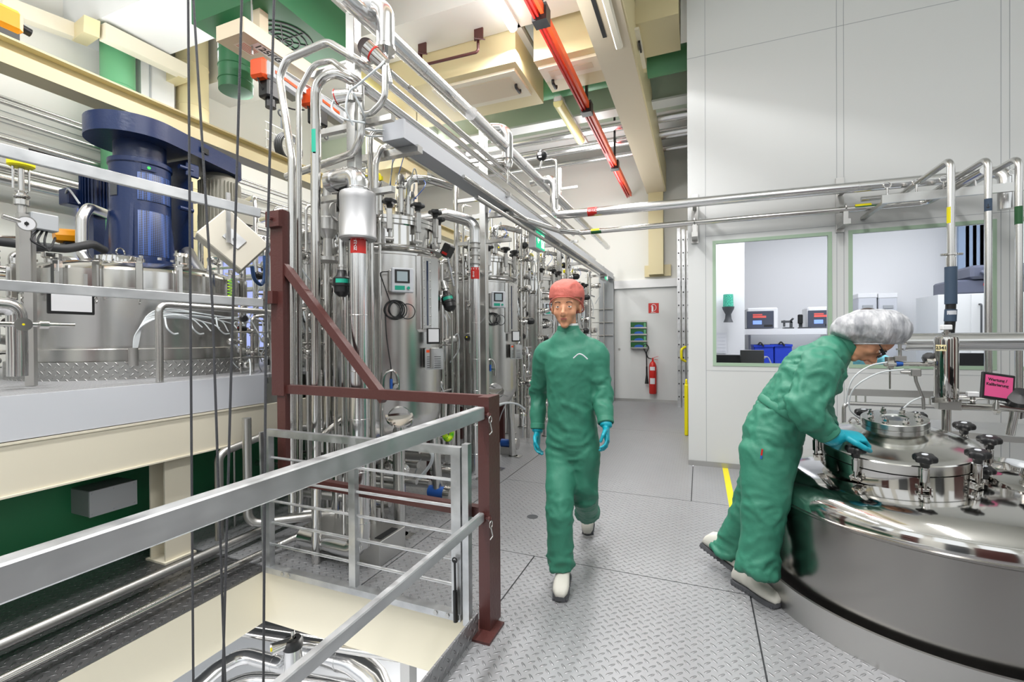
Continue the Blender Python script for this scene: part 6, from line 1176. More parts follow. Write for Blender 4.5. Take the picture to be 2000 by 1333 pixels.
# ---- worker bending over the tank (faces +X)
def V(u, v, y): return W(u, v, Y=y)
hR, hL = V(1502, 880, 2.90), V(1510, 872, 3.08); kR, kL = V(1492, 1000, 2.84), V(1474, 985, 3.12); aR, aL = V(1478, 1122, 2.80), V(1420, 1085, 3.14)
pel = V(1508, 850, 2.98); wai = V(1532, 800, 2.98); che = V(1588, 728, 2.98); ush = V(1622, 690, 2.98); nek = V(1652, 672, 2.98); hc = V(1690, 661, 2.95)
sR, eR, wR = V(1604, 716, 2.80), V(1572, 800, 2.72), V(1618, 848, 2.74)
sL, eL, wL = V(1612, 702, 3.16), V(1592, 785, 3.15), V(1614, 832, 3.03)
PW = person('person', 'person in green coverall, white hair cap and dark glasses bending over the round tank', (pel.x-.1, pel.y, 0))
Y_ = (0, -1, 0)
def bodymesh(k, mb):  # k: scale of the limbs' girth
    loft(mb, [pel+Vector((0, 0, -.06)), pel, wai, che, ush, nek], [(.16*k, .13*k), (.185*k, .155*k), (.16*k, .135*k), (.185*k, .155*k), (.14*k, .095*k), (.07*k, .065*k)], Y_)
    for h, kn, a in ((hR, kR, aR), (hL, kL, aL)): loft(mb, [h+Vector((0, 0, .05)), h, (h+kn)/2, kn, (kn+a)/2, a], [(.095*k, .13*k), (.11*k, .15*k), (.105*k, .132*k), (.098*k, .115*k), (.09*k, .10*k), (.092*k, .108*k)], Y_)
    for s_, e, w_ in ((sR, eR, wR), (sL, eL, wL)):
        loft(mb, [che*.45+ush*.55, s_, (s_+e)/2, e, (e+w_)/2, w_], [(.08*k, .08*k), (.09*k, .1*k), (.085*k, .098*k), (.08*k, .09*k), (.068*k, .074*k), (.052*k, .055*k)], Y_)
        mb.sph(s_, .09*k, n=18); mb.sph(e, .082*k, n=16)
m = MB()
k_ = .62
bodymesh(.58, m)
hd = Vector((.43, -.10, -.89)).normalized(); hu = Vector((.90, 0, .43))
T = head(m, hc, hd, hu, 1.06)
loft(m, [ush, nek, hc+Vector((-.01, 0, -.01))], [(.055, .055), (.052, .055), (.055, .06)], Y_)
wd = (V(1690, 882, 2.76)-wR).normalized()
b = m.build('body', skin, PW); bake(b, [('REMESH', dict(mode='VOXEL', voxel_size=.0065, use_smooth_shade=True)), ('SMOOTH', dict(factor=.5, iterations=4))])
face_parts(PW, T)
m = MB(); bodymesh(1.0, m)
c = m.build('coverall', cloth, PW); bake(c, [('REMESH', dict(mode='VOXEL', voxel_size=.011, use_smooth_shade=True)), ('SMOOTH', dict(factor=.6, iterations=5))])
folds(c, 2.1, [(wai, .22, .012, 0), (eR, .2, .012, 0), (che, .3, .004, 0), (eL, .17, .01, 0), (sR, .16, .008, 0), (kR, .16, .006, 0), (kL, .2, .010, 0), (aR, .2, .011, 0), (aL, .22, .012, 0), (hR, .18, .008, 0), (che, .25, .005, 0)])
# collar, belt, cuffs, zip, side seam tab
m = MB(); ax = (nek-ush).normalized(); m.lathe([(.078, -.045), (.082, .0), (.082, .028), (.076, .029), (.074, 0), (.07, -.04)], nek-ax*.015, ax, n=36); o = m.build('collar', cloth, c)
m = MB(); ax2 = (che-wai).normalized(); 
def ell(o, ax, a, b, h, n=40, th=.006):
    s_ = Vector(Y_); q = ax.cross(s_).normalized(); vs = []; fs = []
    for z, e in ((-h, 0), (-h*.6, th), (h*.6, th), (h, 0)):
        for i in range(n): t_ = 2*PI*i/n; vs.append(o+ax*z+s_*((a+e)*math.cos(t_))+q*((b+e)*math.sin(t_)))
    for k in range(3):
        for i in range(n): j = (i+1) % n; fs.append((k*n+i, k*n+j, (k+1)*n+j, (k+1)*n+i))
    return vs, fs
m.put(*ell(wai-ax2*.01, ax2, .163, .138, .022)); bl = m.build('waistband', cloth, c)
for w_, e in ((wR, eR), (wL, eL)):
    m = MB(); ax3 = (w_-e).normalized(); m.lathe([(.05, -.03), (.059, -.025), (.059, .005), (.054, .012), (.048, .008)], w_, ax3, n=24); m.build('cuff', cloth, c)
m = MB(); pts = [V(1638, 712, 2.945), V(1652, 745, 2.9), V(1640, 775, 2.88), V(1618, 800, 2.87), V(1590, 840, 2.87), V(1580, 868, 2.87), V(1563, 905, 2.89)]; 
m = MB(); p = V(1488, 884, 2.785); m.box(p, (.008, .005, .035), rot=Matrix.Rotation(.15, 3, 'Y')); tb = m.build('seam_tab', red, c); m = MB(); m.box(p+Vector((-.003, -.0, -.026)), (.008, .0055, .018), rot=Matrix.Rotation(.15, 3, 'Y')); m.build('seam_tab_end', cblue, tb)
# shoes
m1, m2 = MB(), MB(); toe = W(1522, 1190, Z=.003); heel = toe+Vector((-.19, .20, 0)).normalized()*.29; heel.z = .003; shoe(m1, m2, toe, heel, (0, 0, 1)); s1 = m1.build('shoe', shoe_m, PW, ang=60); m2.build('sole', sole_m, s1)
m1, m2 = MB(), MB(); toe = W(1452, 1128, Z=.01); heel = V(1391, 1082, toe.y+.08); dd = (heel-toe).normalized()*.28; heel = toe+dd; shoe(m1, m2, toe, heel, Vector((.45, 0, .9))); s1 = m1.build('shoe', shoe_m, PW, ang=60); m2.build('sole', sole_m, s1)
# gloves
def glove_hand(w_, e, d, pn, curl, th, par, tip=None):
    m = MB(); ax3 = (w_-e).normalized(); loft(m, [w_-ax3*.03, w_+ax3*.02, w_+(d*.06)], [(.047, .050), (.046, .047), (.038, .036)], Y_); h = w_+d*.05
    hand(m, h, d, pn, 1.22, curl, th); g = m.build('glove', glove, par); bake(g, [('REMESH', dict(mode='VOXEL', voxel_size=.0042, use_smooth_shade=True)), ('SMOOTH', dict(factor=.5, iterations=2))]); return g
wd = (V(1700, 856, 2.80)-wR).normalized(); glove_hand(wR, eR, wd, Vector((-.1, .3, -1)), 1.2, -1, PW)
glove_hand(wL, eL, Vector((.6, -.1, -.5)), Vector((-.3, .0, -.9)), .8, 1, PW)
# hair cap
m = MB(); m.sph(V(1712, 644, 2.95), .135, n=32, sc=(1.06, 1.0, .78)); m.sph(V(1664, 641, 2.95), .095, n=24, sc=(1.0, 1.2, .80)); m.sph(V(1690, 636, 2.95), .11, n=24, sc=(1.1, 1.1, .78))
cap = m.build('hair_cap', netm, PW); bake(cap, [('REMESH', dict(mode='VOXEL', voxel_size=.007, use_smooth_shade=True)), ('SMOOTH', dict(factor=.6, iterations=6))])
Ti = T.inverted()
folds(cap, 1.3, [(hc+Vector((0, 0, .05)), .3, .006, 0)], base=.003, seed=9)
me = cap.data; o0 = wloc(cap)
import bmesh
bm = bmesh.new(); bm.from_mesh(me); bad = []
for v in bm.verts:
    q = v.co+o0
    if q.z < hc.z-.030: bad.append(v)
bmesh.ops.delete(bm, geom=bad, context='VERTS'); bm.to_mesh(me); bm.free()
# rim band
m = MB(); cc = V(1705, 668, 2.97); pts = [Vector((cc.x+.125*math.cos(q*PI/8), cc.y+.118*math.sin(q*PI/8), hc.z-.028)) for q in range(17)]; m.tube(curve_pts(pts, 3), .004, bend=1e-5, n=6); m.build('elastic_band', netm, cap)
m = MB(); m.T = T; m.sph((-.02, 0, .05), .102, n=24, sc=(1.0, .80, .85)); m.sph((-.08, 0, .05), .06, n=16); hh = m.build('hair', hairm, PW)
bake(hh, [('REMESH', dict(mode='VOXEL', voxel_size=.01, use_smooth_shade=True))])
bm = bmesh.new(); me = hh.data; bm.from_mesh(me); o0 = wloc(hh); bad = [v for v in bm.verts if v.co.z+o0.z < hc.z-.03]; bmesh.ops.delete(bm, geom=bad, context='VERTS'); bm.to_mesh(me); bm.free()
# glasses
def glasses(T, par):
    g = None; m = MB(); m.T = T
    for s_ in (-1, 1):
        poly = [(.104, s_*.012, .024), (.102, s_*.045, .026), (.099, s_*.055, .012), (.1, s_*.048, -.008), (.105, s_*.018, -.008), (.107, s_*.010, .006), (.104, s_*.012, .024)]; m.tube(poly, .0028, bend=.005, n=6)
        m.tube([(.099, s_*.055, .018), (.085, s_*.074, .018), (.0, s_*.083, .012), (-.015, s_*.083, -.005)], .0025, bend=.01, n=6); m.box((.086, s_*.068, .014), (.03, .004, .014))
    m.tube([(.107, -.011, .012), (.11, 0, .015), (.107, .011, .012)], .0025, n=6); f = m.build('glasses', frame_m, par)
    for s_ in (-1, 1):
        m = MB(); m.T = T; m.put([(.1035, s_*.013, .022), (.1015, s_*.044, .024), (.0985, s_*.053, .012), (.0995, s_*.047, -.006), (.1045, s_*.019, -.006), (.1065, s_*.012, .006)], [(0, 1, 2, 3, 4, 5)]); m.build('lens', gl, f)
glasses(T, PW)

# ---- walking person (faces -Y, towards the viewer)
q0 = Vector((-.76, 2.82, 0))
def Q(u, v, y): return W(u, v, Y=y)
pel2 = Q(1118, 868, 2.82); wai2 = Q(1116, 800, 2.80); che2 = Q(1115, 710, 2.78); ush2 = Q(1112, 668, 2.78); nek2 = Q(1110, 640, 2.78); hc2 = Q(1106, 603, 2.745)
h1, h2 = Q(1096, 885, 2.82), Q(1142, 885, 2.82); k1, k2 = Q(1093, 1000, 2.66), Q(1142, 965, 2.86); a1, a2 = Q(1096, 1112, 2.62), Q(1148, 1003, 3.22)
s1_, e1_, w1_ = Q(1068, 692, 2.80), Q(1052, 770, 2.92), Q(1050, 836, 2.86)
s2_, e2_, w2_ = Q(1162, 690, 2.80), Q(1176, 765, 2.80), Q(1183, 825, 2.70)
X_ = (1, 0, 0)
PP = person('person', 'person in green coverall and red hair cap walking along the tread plate walkway', q0)
def body2(k, mb):
    loft(mb, [pel2+Vector((0, 0, -.08)), pel2, wai2, che2, ush2, nek2], [(.14*k, .10*k), (.17*k, .12*k), (.15*k, .11*k), (.165*k, .12*k), (.13*k, .085*k), (.065*k, .062*k)], X_)
    for h, kn, a in ((h1, k1, a1), (h2, k2, a2)): loft(mb, [h+Vector((0, 0, .05)), h, (h+kn)/2, kn, (kn+a)/2, a], [(.085*k, .09*k), (.098*k, .105*k), (.09*k, .095*k), (.082*k, .082*k), (.078*k, .08*k), (.08*k, .085*k)], X_)
    for s_, e, w_ in ((s1_, e1_, w1_), (s2_, e2_, w2_)):
        loft(mb, [ush2, s_, (s_+e)/2, e, (e+w_)/2, w_], [(.06*k, .06*k), (.075*k, .078*k), (.068*k, .07*k), (.062*k, .064*k), (.054*k, .056*k), (.044*k, .046*k)], (0, 1, 0)); mb.sph(s_, .072*k, n=16)
m = MB(); body2(.66, m); fdir = Vector((.1, -1, -.08)); T2 = head(m, hc2, fdir, (0, -.02, 1), 1.1); loft(m, [ush2, nek2, hc2], [(.05, .055), (.05, .055), (.055, .06)], X_)
b = m.build('body', skin, PP); bake(b, [('REMESH', dict(mode='VOXEL', voxel_size=.0065, use_smooth_shade=True)), ('SMOOTH', dict(factor=.5, iterations=4))]); face_parts(PP, T2)
m = MB(); body2(1.0, m); c = m.build('coverall', cloth, PP); bake(c, [('REMESH', dict(mode='VOXEL', voxel_size=.011, use_smooth_shade=True)), ('SMOOTH', dict(factor=.6, iterations=5))])
folds(c, 2.1, [(wai2, .2, .008, 0), (e1_, .15, .010, 0), (e2_, .15, .01, 0), (k1, .15, .005, 0), (k2, .2, .008, 0), (a1, .2, .008, 0), (a2, .2, .01, 0), (pel2, .2, .006, 0)], seed=4)
m = MB(); m.lathe([(.068, -.03), (.07, .0), (.064, .022), (.058, .02), (.06, -.03)], nek2-Vector((0, 0, .01)), (0, -.05, 1), n=36); m.build('collar', cloth, c)
m = MB(); m.lathe([(.062, .0), (.06, .03), (.056, .03)], nek2-Vector((0, 0, .005)), (0, -.05, 1), n=30); m.build('undershirt_neck', white, c)
m = MB(); hose(m, [Q(1121, 700, 2.657)+Vector((0, -.012, 0)), Q(1131, 692, 2.657)+Vector((0, -.012, 0)), Q(1139, 694, 2.657)+Vector((0, -.010, 0)), Q(1148, 702, 2.657)+Vector((0, -.006, 0))], .004); m.build('name_print', lgrey, c)
for w_, e in ((w1_, e1_), (w2_, e2_)):
    m = MB(); ax3 = (w_-e).normalized(); m.lathe([(.042, -.03), (.048, -.025), (.048, .005), (.042, .01)], w_, ax3, n=24); m.build('cuff', cloth, c)
    m = MB(); d = (ax3+Vector((0, -.1, -.2))).normalized(); h = w_+d*.03; loft(m, [w_-ax3*.03, w_+ax3*.02, h], [(.038, .04), (.036, .038), (.03, .028)], X_); hand(m, h, d, Vector((1 if w_ is w1_ else -1, -.1, 0)), 1.0, .45, 1 if w_ is w1_ else -1)
    g = m.build('glove', glove, PP); bake(g, [('REMESH', dict(mode='VOXEL', voxel_size=.0045, use_smooth_shade=True)), ('SMOOTH', dict(factor=.5, iterations=2))])
m1, m2 = MB(), MB(); toe = W(1093, 1178, Z=.002); shoe(m1, m2, toe, toe+Vector((-.05, .285, 0)), (0, 0, 1)); s1 = m1.build('shoe', shoe_m, PP, ang=60); m2.build('sole', sole_m, s1)
m1, m2 = MB(), MB(); toe = W(1148, 1048, Z=.004); hl = toe+Vector((-.03, .21, .17)).normalized()*.28; shoe(m1, m2, toe, hl, Vector((0, -.55, .83))); s1 = m1.build('shoe', shoe_m, PP, ang=60); m2.build('sole', sole_m, s1)
m = MB(); m.T = T2; m.sph((-.02, 0, .075), .115, n=28, sc=(1.0, .86, .8)); m.sph((-.06, 0, .03), .09, n=24); m.T = None; cap = m.build('hair_cap', netr, PP); bake(cap, [('REMESH', dict(mode='VOXEL', voxel_size=.008, use_smooth_shade=True)), ('SMOOTH', dict(factor=.6, iterations=5))]); folds(cap, 1.0, [], base=.004, seed=3)
T2i = T2.inverted(); me = cap.data; bm = bmesh.new(); bm.from_mesh(me); o0 = wloc(cap); bad = [v for v in bm.verts if (lambda q: q.z < -.02 and q.x > -.1 or (q.x > .02 and q.z < .058))(T2i @ (v.co+o0))]; bmesh.ops.delete(bm, geom=bad, context='VERTS'); bm.to_mesh(me); bm.free()
m = MB(); m.T = T2; m.tube(curve_pts([(-.1, 0, -.03), (-.05, -.085, -.02), (.02, -.088, .03), (.085, -.045, .06), (.1, 0, .064), (.085, .045, .06), (.02, .088, .03), (-.05, .085, -.02), (-.1, 0, -.03)], 4), .0035, bend=1e-5, n=6); m.build('elastic_band', netr, cap)

# ---- person in the cleanroom, bent over the desk behind the glass
o = W(1700, 700, Y=6.25); PC_ = person('person', 'person in pale blue gown and lilac cap bent over the desk inside the cleanroom', (o.x, 6.45, 0))
gown = mat('pale_blue_gown', '7CC8D2', .6, bump=(25, .3, (1, 1, 1), .01)); lil = mat('lilac_cap', 'CDB8D8', .7)
m = MB(); z0 = W(1700, 700, Y=6.3).z
loft(m, [(o.x, 6.95, .55), (o.x, 6.9, .8), (o.x, 6.75, .98), (o.x, 6.5, z0+.0), (o.x, 6.38, z0+.02)], [(.16, .12), (.17, .13), (.2, .12), (.17, .1), (.06, .06)], X_)
for s_ in (-1, 1): loft(m, [(o.x+.1*s_, 6.55, z0), (o.x+.22*s_, 6.5, z0-.05), (o.x+.26*s_, 6.35, .92), (o.x+.1*s_, 6.15, .84)], [(.06, .06), (.065, .065), (.055, .055), (.035, .035)], (0, 0, 1)); loft(m, [(o.x+.1*s_, 6.95, .55), (o.x+.12*s_, 6.6, .52), (o.x+.12*s_, 6.6, .05)], [(.09, .09), (.08, .08), (.06, .06)], X_)
g = m.build('gown', gown, PC_); bake(g, [('REMESH', dict(mode='VOXEL', voxel_size=.014, use_smooth_shade=True)), ('SMOOTH', dict(factor=.5, iterations=4))]); folds(g, 1.0, [], base=.006)
m = MB(); T3 = head(m, (o.x, 6.28, z0+.02), (0, -.75, -.65), (0, -.65, .75)); 
for s_ in (-1, 1): hand(m, (o.x+.1*s_, 6.15, .84), (-.5*s_, -.8, -.1), (0, 0, -1), 1, .3, s_)
loft(m, [(o.x, 6.4, z0), (o.x, 6.3, z0+.01)], [(.05, .05), (.05, .05)], X_); b = m.build('body', skin, PC_); bake(b, [('REMESH', dict(mode='VOXEL', voxel_size=.007, use_smooth_shade=True)), ('SMOOTH', dict(factor=.5, iterations=3))])
m = MB(); m.T = T3; m.sph((-.02, 0, .07), .12, n=24, sc=(1, .88, .8)); m.build('hair_cap', lil, PC_)
t = thing('stool', 'round stool under the person inside the cleanroom', 'stool', (o.x, 6.95, 0)); m = MB(); m.cyl((o.x, 6.95, .4), (o.x, 6.95, .44), .17); m.build('seat', dgrey, t); m = MB(); m.cyl((o.x, 6.95, 0), (o.x, 6.95, .4), .03); m.build('leg', satin, t)
# ================================================================== overhead
def lampfix(lb, x, y0, y1, z, lit, r=.06):
    t = thing('ceiling_lamp', lb, 'lamp', (x, y0, z), None); m = MB(); m.bb((x-.06, y0, z+.04), (x+.06, y1, z+.11), bev=.01); m.build('housing', panelw, t)
    m = MB(); m.tube([(x, y0+.02, z+.02), (x, y1-.02, z+.02)], r*.9, n=20); m.build('diffuser', lampon if lit else lampoff, t); return t
lampfix('brightly lit tube lamp nearest the clad header pipe, over the walkway', -2.08, 3.95, 5.25, 5.2, True)
la = W(1085, 200, Z=4.9); lb2 = W(1138, 275, Z=4.9); lampfix('unlit yellowish tube lamp hanging beyond the cream duct boxes', (la.x+lb2.x)/2, la.y, lb2.y, 4.88, False, .08)
lampfix('lit tube lamp half hidden behind the header pipes', -4.5, 7.0, 8.9, 5.15, True)
lampfix('unlit clear tube lamp beside the crane track', -4.2, 4.9, 6.2, 4.98, False)
for x, y0, y1, z, w_ in ((-2.07, 3.6, 9.3, 5.24, .08), (-4.22, 1.0, 6.3, 5.05, .07)):
    m = MB(); m.bb((x-w_/2, y0, z+.06), (x+w_/2, y1, z+.12)); one(m, 'lamp_rail', panelw, 'white lamp rail carrying the tube lamps %s' % ('over the walkway' if x > -3 else 'beside the green fan box'), 'rail')
m = MB(); m.bb((-4.36, .5, 4.98), (-4.29, 4.9, 5.03)); one(m, 'trim_rail', beamp, 'thin cream rail along the lamp track by the green fan box', 'rail')
# cream duct boxes
def ductbox(lb, a, b, panel, hx=None):
    t = thing('duct_box', lb, 'duct', ((a[0]+b[0])/2, (a[1]+b[1])/2, a[2])); m = MB(); m.bb(a, b); m.build('casing', beamp, t)
    x0, x1 = panel; y0, y1 = a[1]+.12, b[1]-.35; m = MB(); z = a[2]
    m.bb((x0, y0, z-.04), (x1, y1, z-.001)); f = m.build('hatch', cream, t); m = MB(); m.bb((x0+.1, y0+.1, z-.045), (x1-.1, y1-.1, z-.04)); m.build('perforated_plate', tan, f)
    if hx: m = MB(); m.tube([(hx, y0+.45, z-.04), (hx, y0+.45, z-.08), (hx, y0+.3, z-.08), (hx, y0+.3, z-.04)], .02, bend=.02); m.build('handle', black, f)
ductbox('long cream duct box with perforated hatch above the header pipes', (-4.3, 5.37, 4.9), (-2.11, 6.49, 5.55), (-3.4, -2.17), -2.27)
ductbox('cream duct box with perforated hatch in the middle, behind the red rail', (-1.9, 5.46, 4.9), (-.62, 6.25, 5.6), (-1.88, -1.12), -1.78)
t = thing('duct_box', 'cream duct box with dark handle on the far side of the hung beam', 'duct', (-.9, 5.4, 4.88)); m = MB(); m.bb((-.66, 5.3, 4.87), (-.61, 6.1, 4.9)); m.build('hatch', cream, t); m = MB(); m.bb((-.66, 5.4, 5.0), (-.2, 6.1, 6.2)); m.build('casing', beamp, t); m = MB(); m.bb((-.5, 4.1, 5.6), (CX-.01, 4.7, 6.2)); m.build('casing', beamp, t); m = MB(); m.bb((-.64, 5.5, 4.84), (-.62, 5.7, 4.87)); m.build('handle', black, t)
# green round duct
t = thing('green_duct', 'green round ventilation duct running under the ceiling behind the boxes', 'duct', (-1.5, 6.9, 5.3)); m = MB(); m.tube([(-3.4, 6.75, 5.27), (CX, 6.75, 5.27)], .17, n=32); m.build('duct_run', green, t)
for k in range(8): x = -3.3+.42*k; m = MB(); m.cyl((x, 6.75, 5.27), (x+.012, 6.75, 5.27), .174, n=32); m.build('seam', green, t)
# insulated pipes along the cross beams
for k, (y, z, r) in enumerate(((8.5, 5.30, .085), (8.75, 5.12, .06), (10.35, 5.72, .06), (10.45, 5.5, .06), (9.2, 5.62, .075))):
    pipe('ceiling_pipe', ['fat clad pipe crossing under the ceiling behind the pale green beam', 'second clad pipe under the ceiling, just below the fat one', 'upper clad pipe high along the far wall', 'lower clad pipe high along the far wall', 'clad pipe between the two pale green cross beams'][k], [(LX+.1, y, z), (CX, y, z)], r, clad, n=20, seams=.9)
# red conductor rail
t = thing('conductor_rail', 'red crane conductor rail hanging beside the tan beam', 'rail', (-1.4, 4, 4.6)); a0 = W(1047, 0, Z=4.6); b0 = W(1236, 392, Z=4.6)
for k, (dx, dz, w_, h) in enumerate(((0, 0, .02, .07), (.035, .01, .02, .07), (.07, .03, .035, .09))):
    m = MB(); m.bb((b0.x-.09+dx, 1.0, 4.58+dz), (b0.x-.09+dx+w_, 10.6, 4.58+dz+h)); m.build('rail_bar', red if k < 2 else orange, t)
for y in (4.3, 6.3, 8.6): m = MB(); m.bb((b0.x-.11, y, 4.56), (b0.x+.04, y+.14, 4.72)); m.bb((b0.x-.05, y+.04, 4.72), (b0.x-.02, y+.1, 5.6)); m.build('clamp', black, t)
# tube lamp set in the tan beam
t = thing('slot_lamp', 'narrow lamp with dark slot under the tan hung beam', 'lamp', (-.88, 4.4, 4.6)); m = MB(); m.bb((-.83, 3.3, 4.57), (-.75, 5.1, 4.62), bev=.015); m.build('diffuser', cream, t); m = MB(); m.bb((-.93, 3.3, 4.612), (-.89, 4.9, 4.6195)); m.build('slot', ink, t)
# brown bracket under the pale beam
t = thing('hanger_bracket', 'rust brown bracket with round bar hanging from the pale ceiling beam', 'bracket', (-2.6, 5.1, 5.0))
a, b = W(935, 75, Z=5.18), W(825, 103, Z=5.18); 
for p in (a, b): m = MB(); m.bb((p.x-.06, p.y-.01, p.z-.02), (p.x+.06, p.y+.01, 5.3)); m.beam(p, p+Vector((.08, -.12, -.1)), .12, .012); m.build('angle', maroon, t)
m = MB(); m.tube([a+Vector((.03, -.08, -.05)), a+Vector((.03, -.08, -.22)), b+Vector((.03, -.08, -.22)), b+Vector((.03, -.08, -.05))], .018, bend=.04); m.build('round_bar', maroon, t)
m = MB(); m.beam(W(783, 55, Z=5.9), W(985, -20, Z=5.9), .1, .08); one(m, 'grey_channel', dgrey, 'dark grey channel high under the ceiling by the lit lamp', 'channel')
# green fan box with duct outlet
t = thing('fan_box', 'dark green fan box with round grille under the ceiling', 'fan', (-4.0, 3.6, 4.7)); m = MB(); m.bb((-4.85, 3.2, 4.72), (-3.75, 4.3, 5.19)); m.build('casing', fgreen, t)
m = MB(); c = Vector((-4.2, 3.75, 4.715)); 
for R in (.1, .17, .24, .31): m.ring(c, R, .008, n=32, k=6)
for k in range(8): a = k*PI/4; m.cyl(c, c+Vector((math.cos(a)*.31, math.sin(a)*.31, 0)), .007, n=6)
m.build('grille', dgrey, t)
m = MB(); c = W(461, 180, Z=4.15); m.lathe([(0, 0), (.165, 0), (.165, .45), (.165, .62)], c, n=40); m.build('outlet_duct', fgreen, t)
for k in range(3): m = MB(); m.lathe([(.165, -.006), (.172, 0), (.165, .006)], c+Vector((0, 0, .1+.15*k)), n=40); m.build('seam', fgreen, t)
# jib beam with lettering, hoists
a, b = Vector((-4.05, 2.75, 4.28)), Vector((-4.05, 3.75, 4.28)); t = thing('jib_beam', 'cream jib beam marked 125KG with two chain hoists below the green fan box', 'crane', a)
m = MB(); m.bb((-4.23, 3.02, 4.28), (-3.86, 3.95, 4.42)); m.bb((-4.1, 3.3, 4.42), (-4.0, 3.4, 5.2)); m.build('box_beam', tan, t)
p = W(505, 92, Z=4.279); m = MB(); m.bb((p.x-.055, p.y-.05, 4.2785), (p.x+.055, p.y+.3, 4.28)); pl = m.build('marking_plate', white, t); text('125KG', 'lettering', .1, (p.x+.0, p.y-.03, 4.278), (0, 1, 0), (1, 0, 0), ink, pl, bold=.003)
m = MB(); p = W(480, 93, Z=4.279); m.bb((p.x-.07, p.y-.08, 4.2785), (p.x+.07, p.y+.12, 4.28)); np_ = m.build('notice_plate', mat('notice_cream', 'E9DCCB', .5), t)
m = MB()
for k in range(5): m.bb((p.x-.05+.022*k, p.y-.06, 4.2775), (p.x-.043+.022*k, p.y+.1, 4.2785))
m.build('notice_lines', red, np_)
m = MB(); m.bb((-4.02, 3.5, 4.12), (-3.94, 7.4, 4.2)); lab(m.build('trolley_track', panelw, t), 'white trolley track')
m = MB(); m.bb((-4.05, 3.5, 4.2), (-3.91, 7.4, 4.205)); m.build('track_flange', panelw, t)
for y in (3.2, 4.6, 6.0): m = MB(); m.cyl((-3.98, y, 4.2), (-3.98, y, 5.2), .01, n=6); m.build('hanger_rod', satin, t)
def hoist(lb, u, v):
    c = W(u, v, X=-3.95); t = thing('chain_hoist', lb, 'hoist', c, None); R_ = Matrix.Rotation(.12, 3, 'Z')
    m = MB(); m.box(c, (.16, .5, .17), rot=R_, bev=.025); m.build('housing', grey, t); m = MB(); m.box(c+Vector((0, -.24, .0)), (.175, .1, .19), rot=R_, bev=.025); m.build('end_cover', orange, t)
    m = MB(); m.box(c+Vector((.085, .0, .0)), (.004, .3, .03), rot=R_); m.build('stripe', orange, t); m = MB(); m.box(c+Vector((0, -.12, -.16)), (.14, .18, .17), bev=.015); m.cyl(c+Vector((0, -.12, -.24)), c+Vector((0, -.12, -.32)), .05); m.build('chain_box', black, t)
    m = MB(); m.cyl(c+Vector((0, 0, .06)), c+Vector((0, 0, 4.12-c.z)), .012); m.box((c.x, c.y, 4.13), (.08, .12, .06)); m.build('trolley', dgrey, t)
    m = MB(); hose(m, [c+Vector((0, -.2, .05)), c+Vector((0, -.27, -.05)), c+Vector((0, -.18, -.2)), c+Vector((0, .1, -.22)), c+Vector((0, .3, -.15))], .008); m.build('control_cable', black, t)
    m = MB(); m.ring(c+Vector((0, .0, -.32)), .03, .008, ax=(1, 0, 0)); m.cyl(c+Vector((0, 0, -.2)), c+Vector((0, 0, -.29)), .006); m.build('hook', dgrey, t)
hoist('grey and orange chain hoist hanging closer to the marked jib beam', 548, 160); hoist('grey and orange chain hoist hanging farther along the track, by the riser arches', 636, 212)
t = thing('mesh_basket', 'wire mesh panel with coiled black hose behind the riser pipes', 'hose rack', W(560, 290, X=-5.2)); c = W(552, 288, X=-5.2)
m = MB(); 
for k in range(5): m.cyl(c+Vector((0, -.25+.12*k, -.2)), c+Vector((0, -.25+.12*k, .25)), .004, n=6); m.cyl(c+Vector((0, -.27, -.2+.11*k)), c+Vector((0, .27, -.2+.11*k)), .004, n=6)
m.build('wire_panel', satin, t); m = MB()
for k in range(4): m.ring(c+Vector((.04+.02*k, .05, -.02)), .2-.01*k, .02, ax=(1, 0, 0))
m.build('coiled_hose', rubber, t)
m = MB(); m.bb((c.x, c.y-.03, c.z+.25), (c.x+.03, c.y+.03, 6.3)); m.build('hanger_strap', dgrey, t)
# cream boxes mid ceiling
t = thing('cream_box', 'cream junction housing hanging behind the arch of the riser pipes', 'box', (-4.2, 5.4, 4.0)); a, b = W(735, 255, Y=5.6), W(783, 325, Y=5.6); m = MB(); m.bb((a.x-.2, 5.6, b.z), (b.x, 6.3, a.z)); m.build('housing', beamp, t); m = MB(); m.bb((b.x-.25, 5.8, b.z-2), (b.x-.05, 6.1, b.z)); m.build('post', cream, t); m = MB(); m.bb((b.x-.3, 5.9, a.z), (b.x-.2, 6.0, 6.3)); m.build('hanger', cream, t)
# green vertical duct and cream duct on the wall side
t = thing('green_riser_duct', 'tall green riser duct behind the blue agitator drive', 'duct', (-6.7, 3.5, 0)); p = W(231, 200, X=-6.8)
m = MB(); m.tube([(p.x, p.y, 0), (p.x, p.y, W(231, 45, X=-6.8).z), (p.x+.1, p.y+.35, 6.0), (p.x+.12, p.y+.4, 6.3)], .175, bend=.25, n=36); m.build('duct_run', green, t)
for k in range(9): m = MB(); z = .8+.55*k; m.lathe([(.175, -.006), (.181, 0), (.175, .006)], (p.x, p.y, z), n=36); m.build('seam', green, t)
t = thing('cream_riser_duct', 'cream riser duct beside the white wall cabinet', 'duct', (-6.8, 4.7, 0)); p = W(376, 160, X=-6.8); m = MB(); m.cyl((p.x, p.y, 2), (p.x, p.y, 6.3), .2, n=36); m.build('duct_run', beamp, t)
for k in range(5): m = MB(); m.lathe([(.2, -.006), (.206, 0), (.2, .006)], (p.x, p.y, 3+.6*k), n=36); m.build('seam', beamp, t)
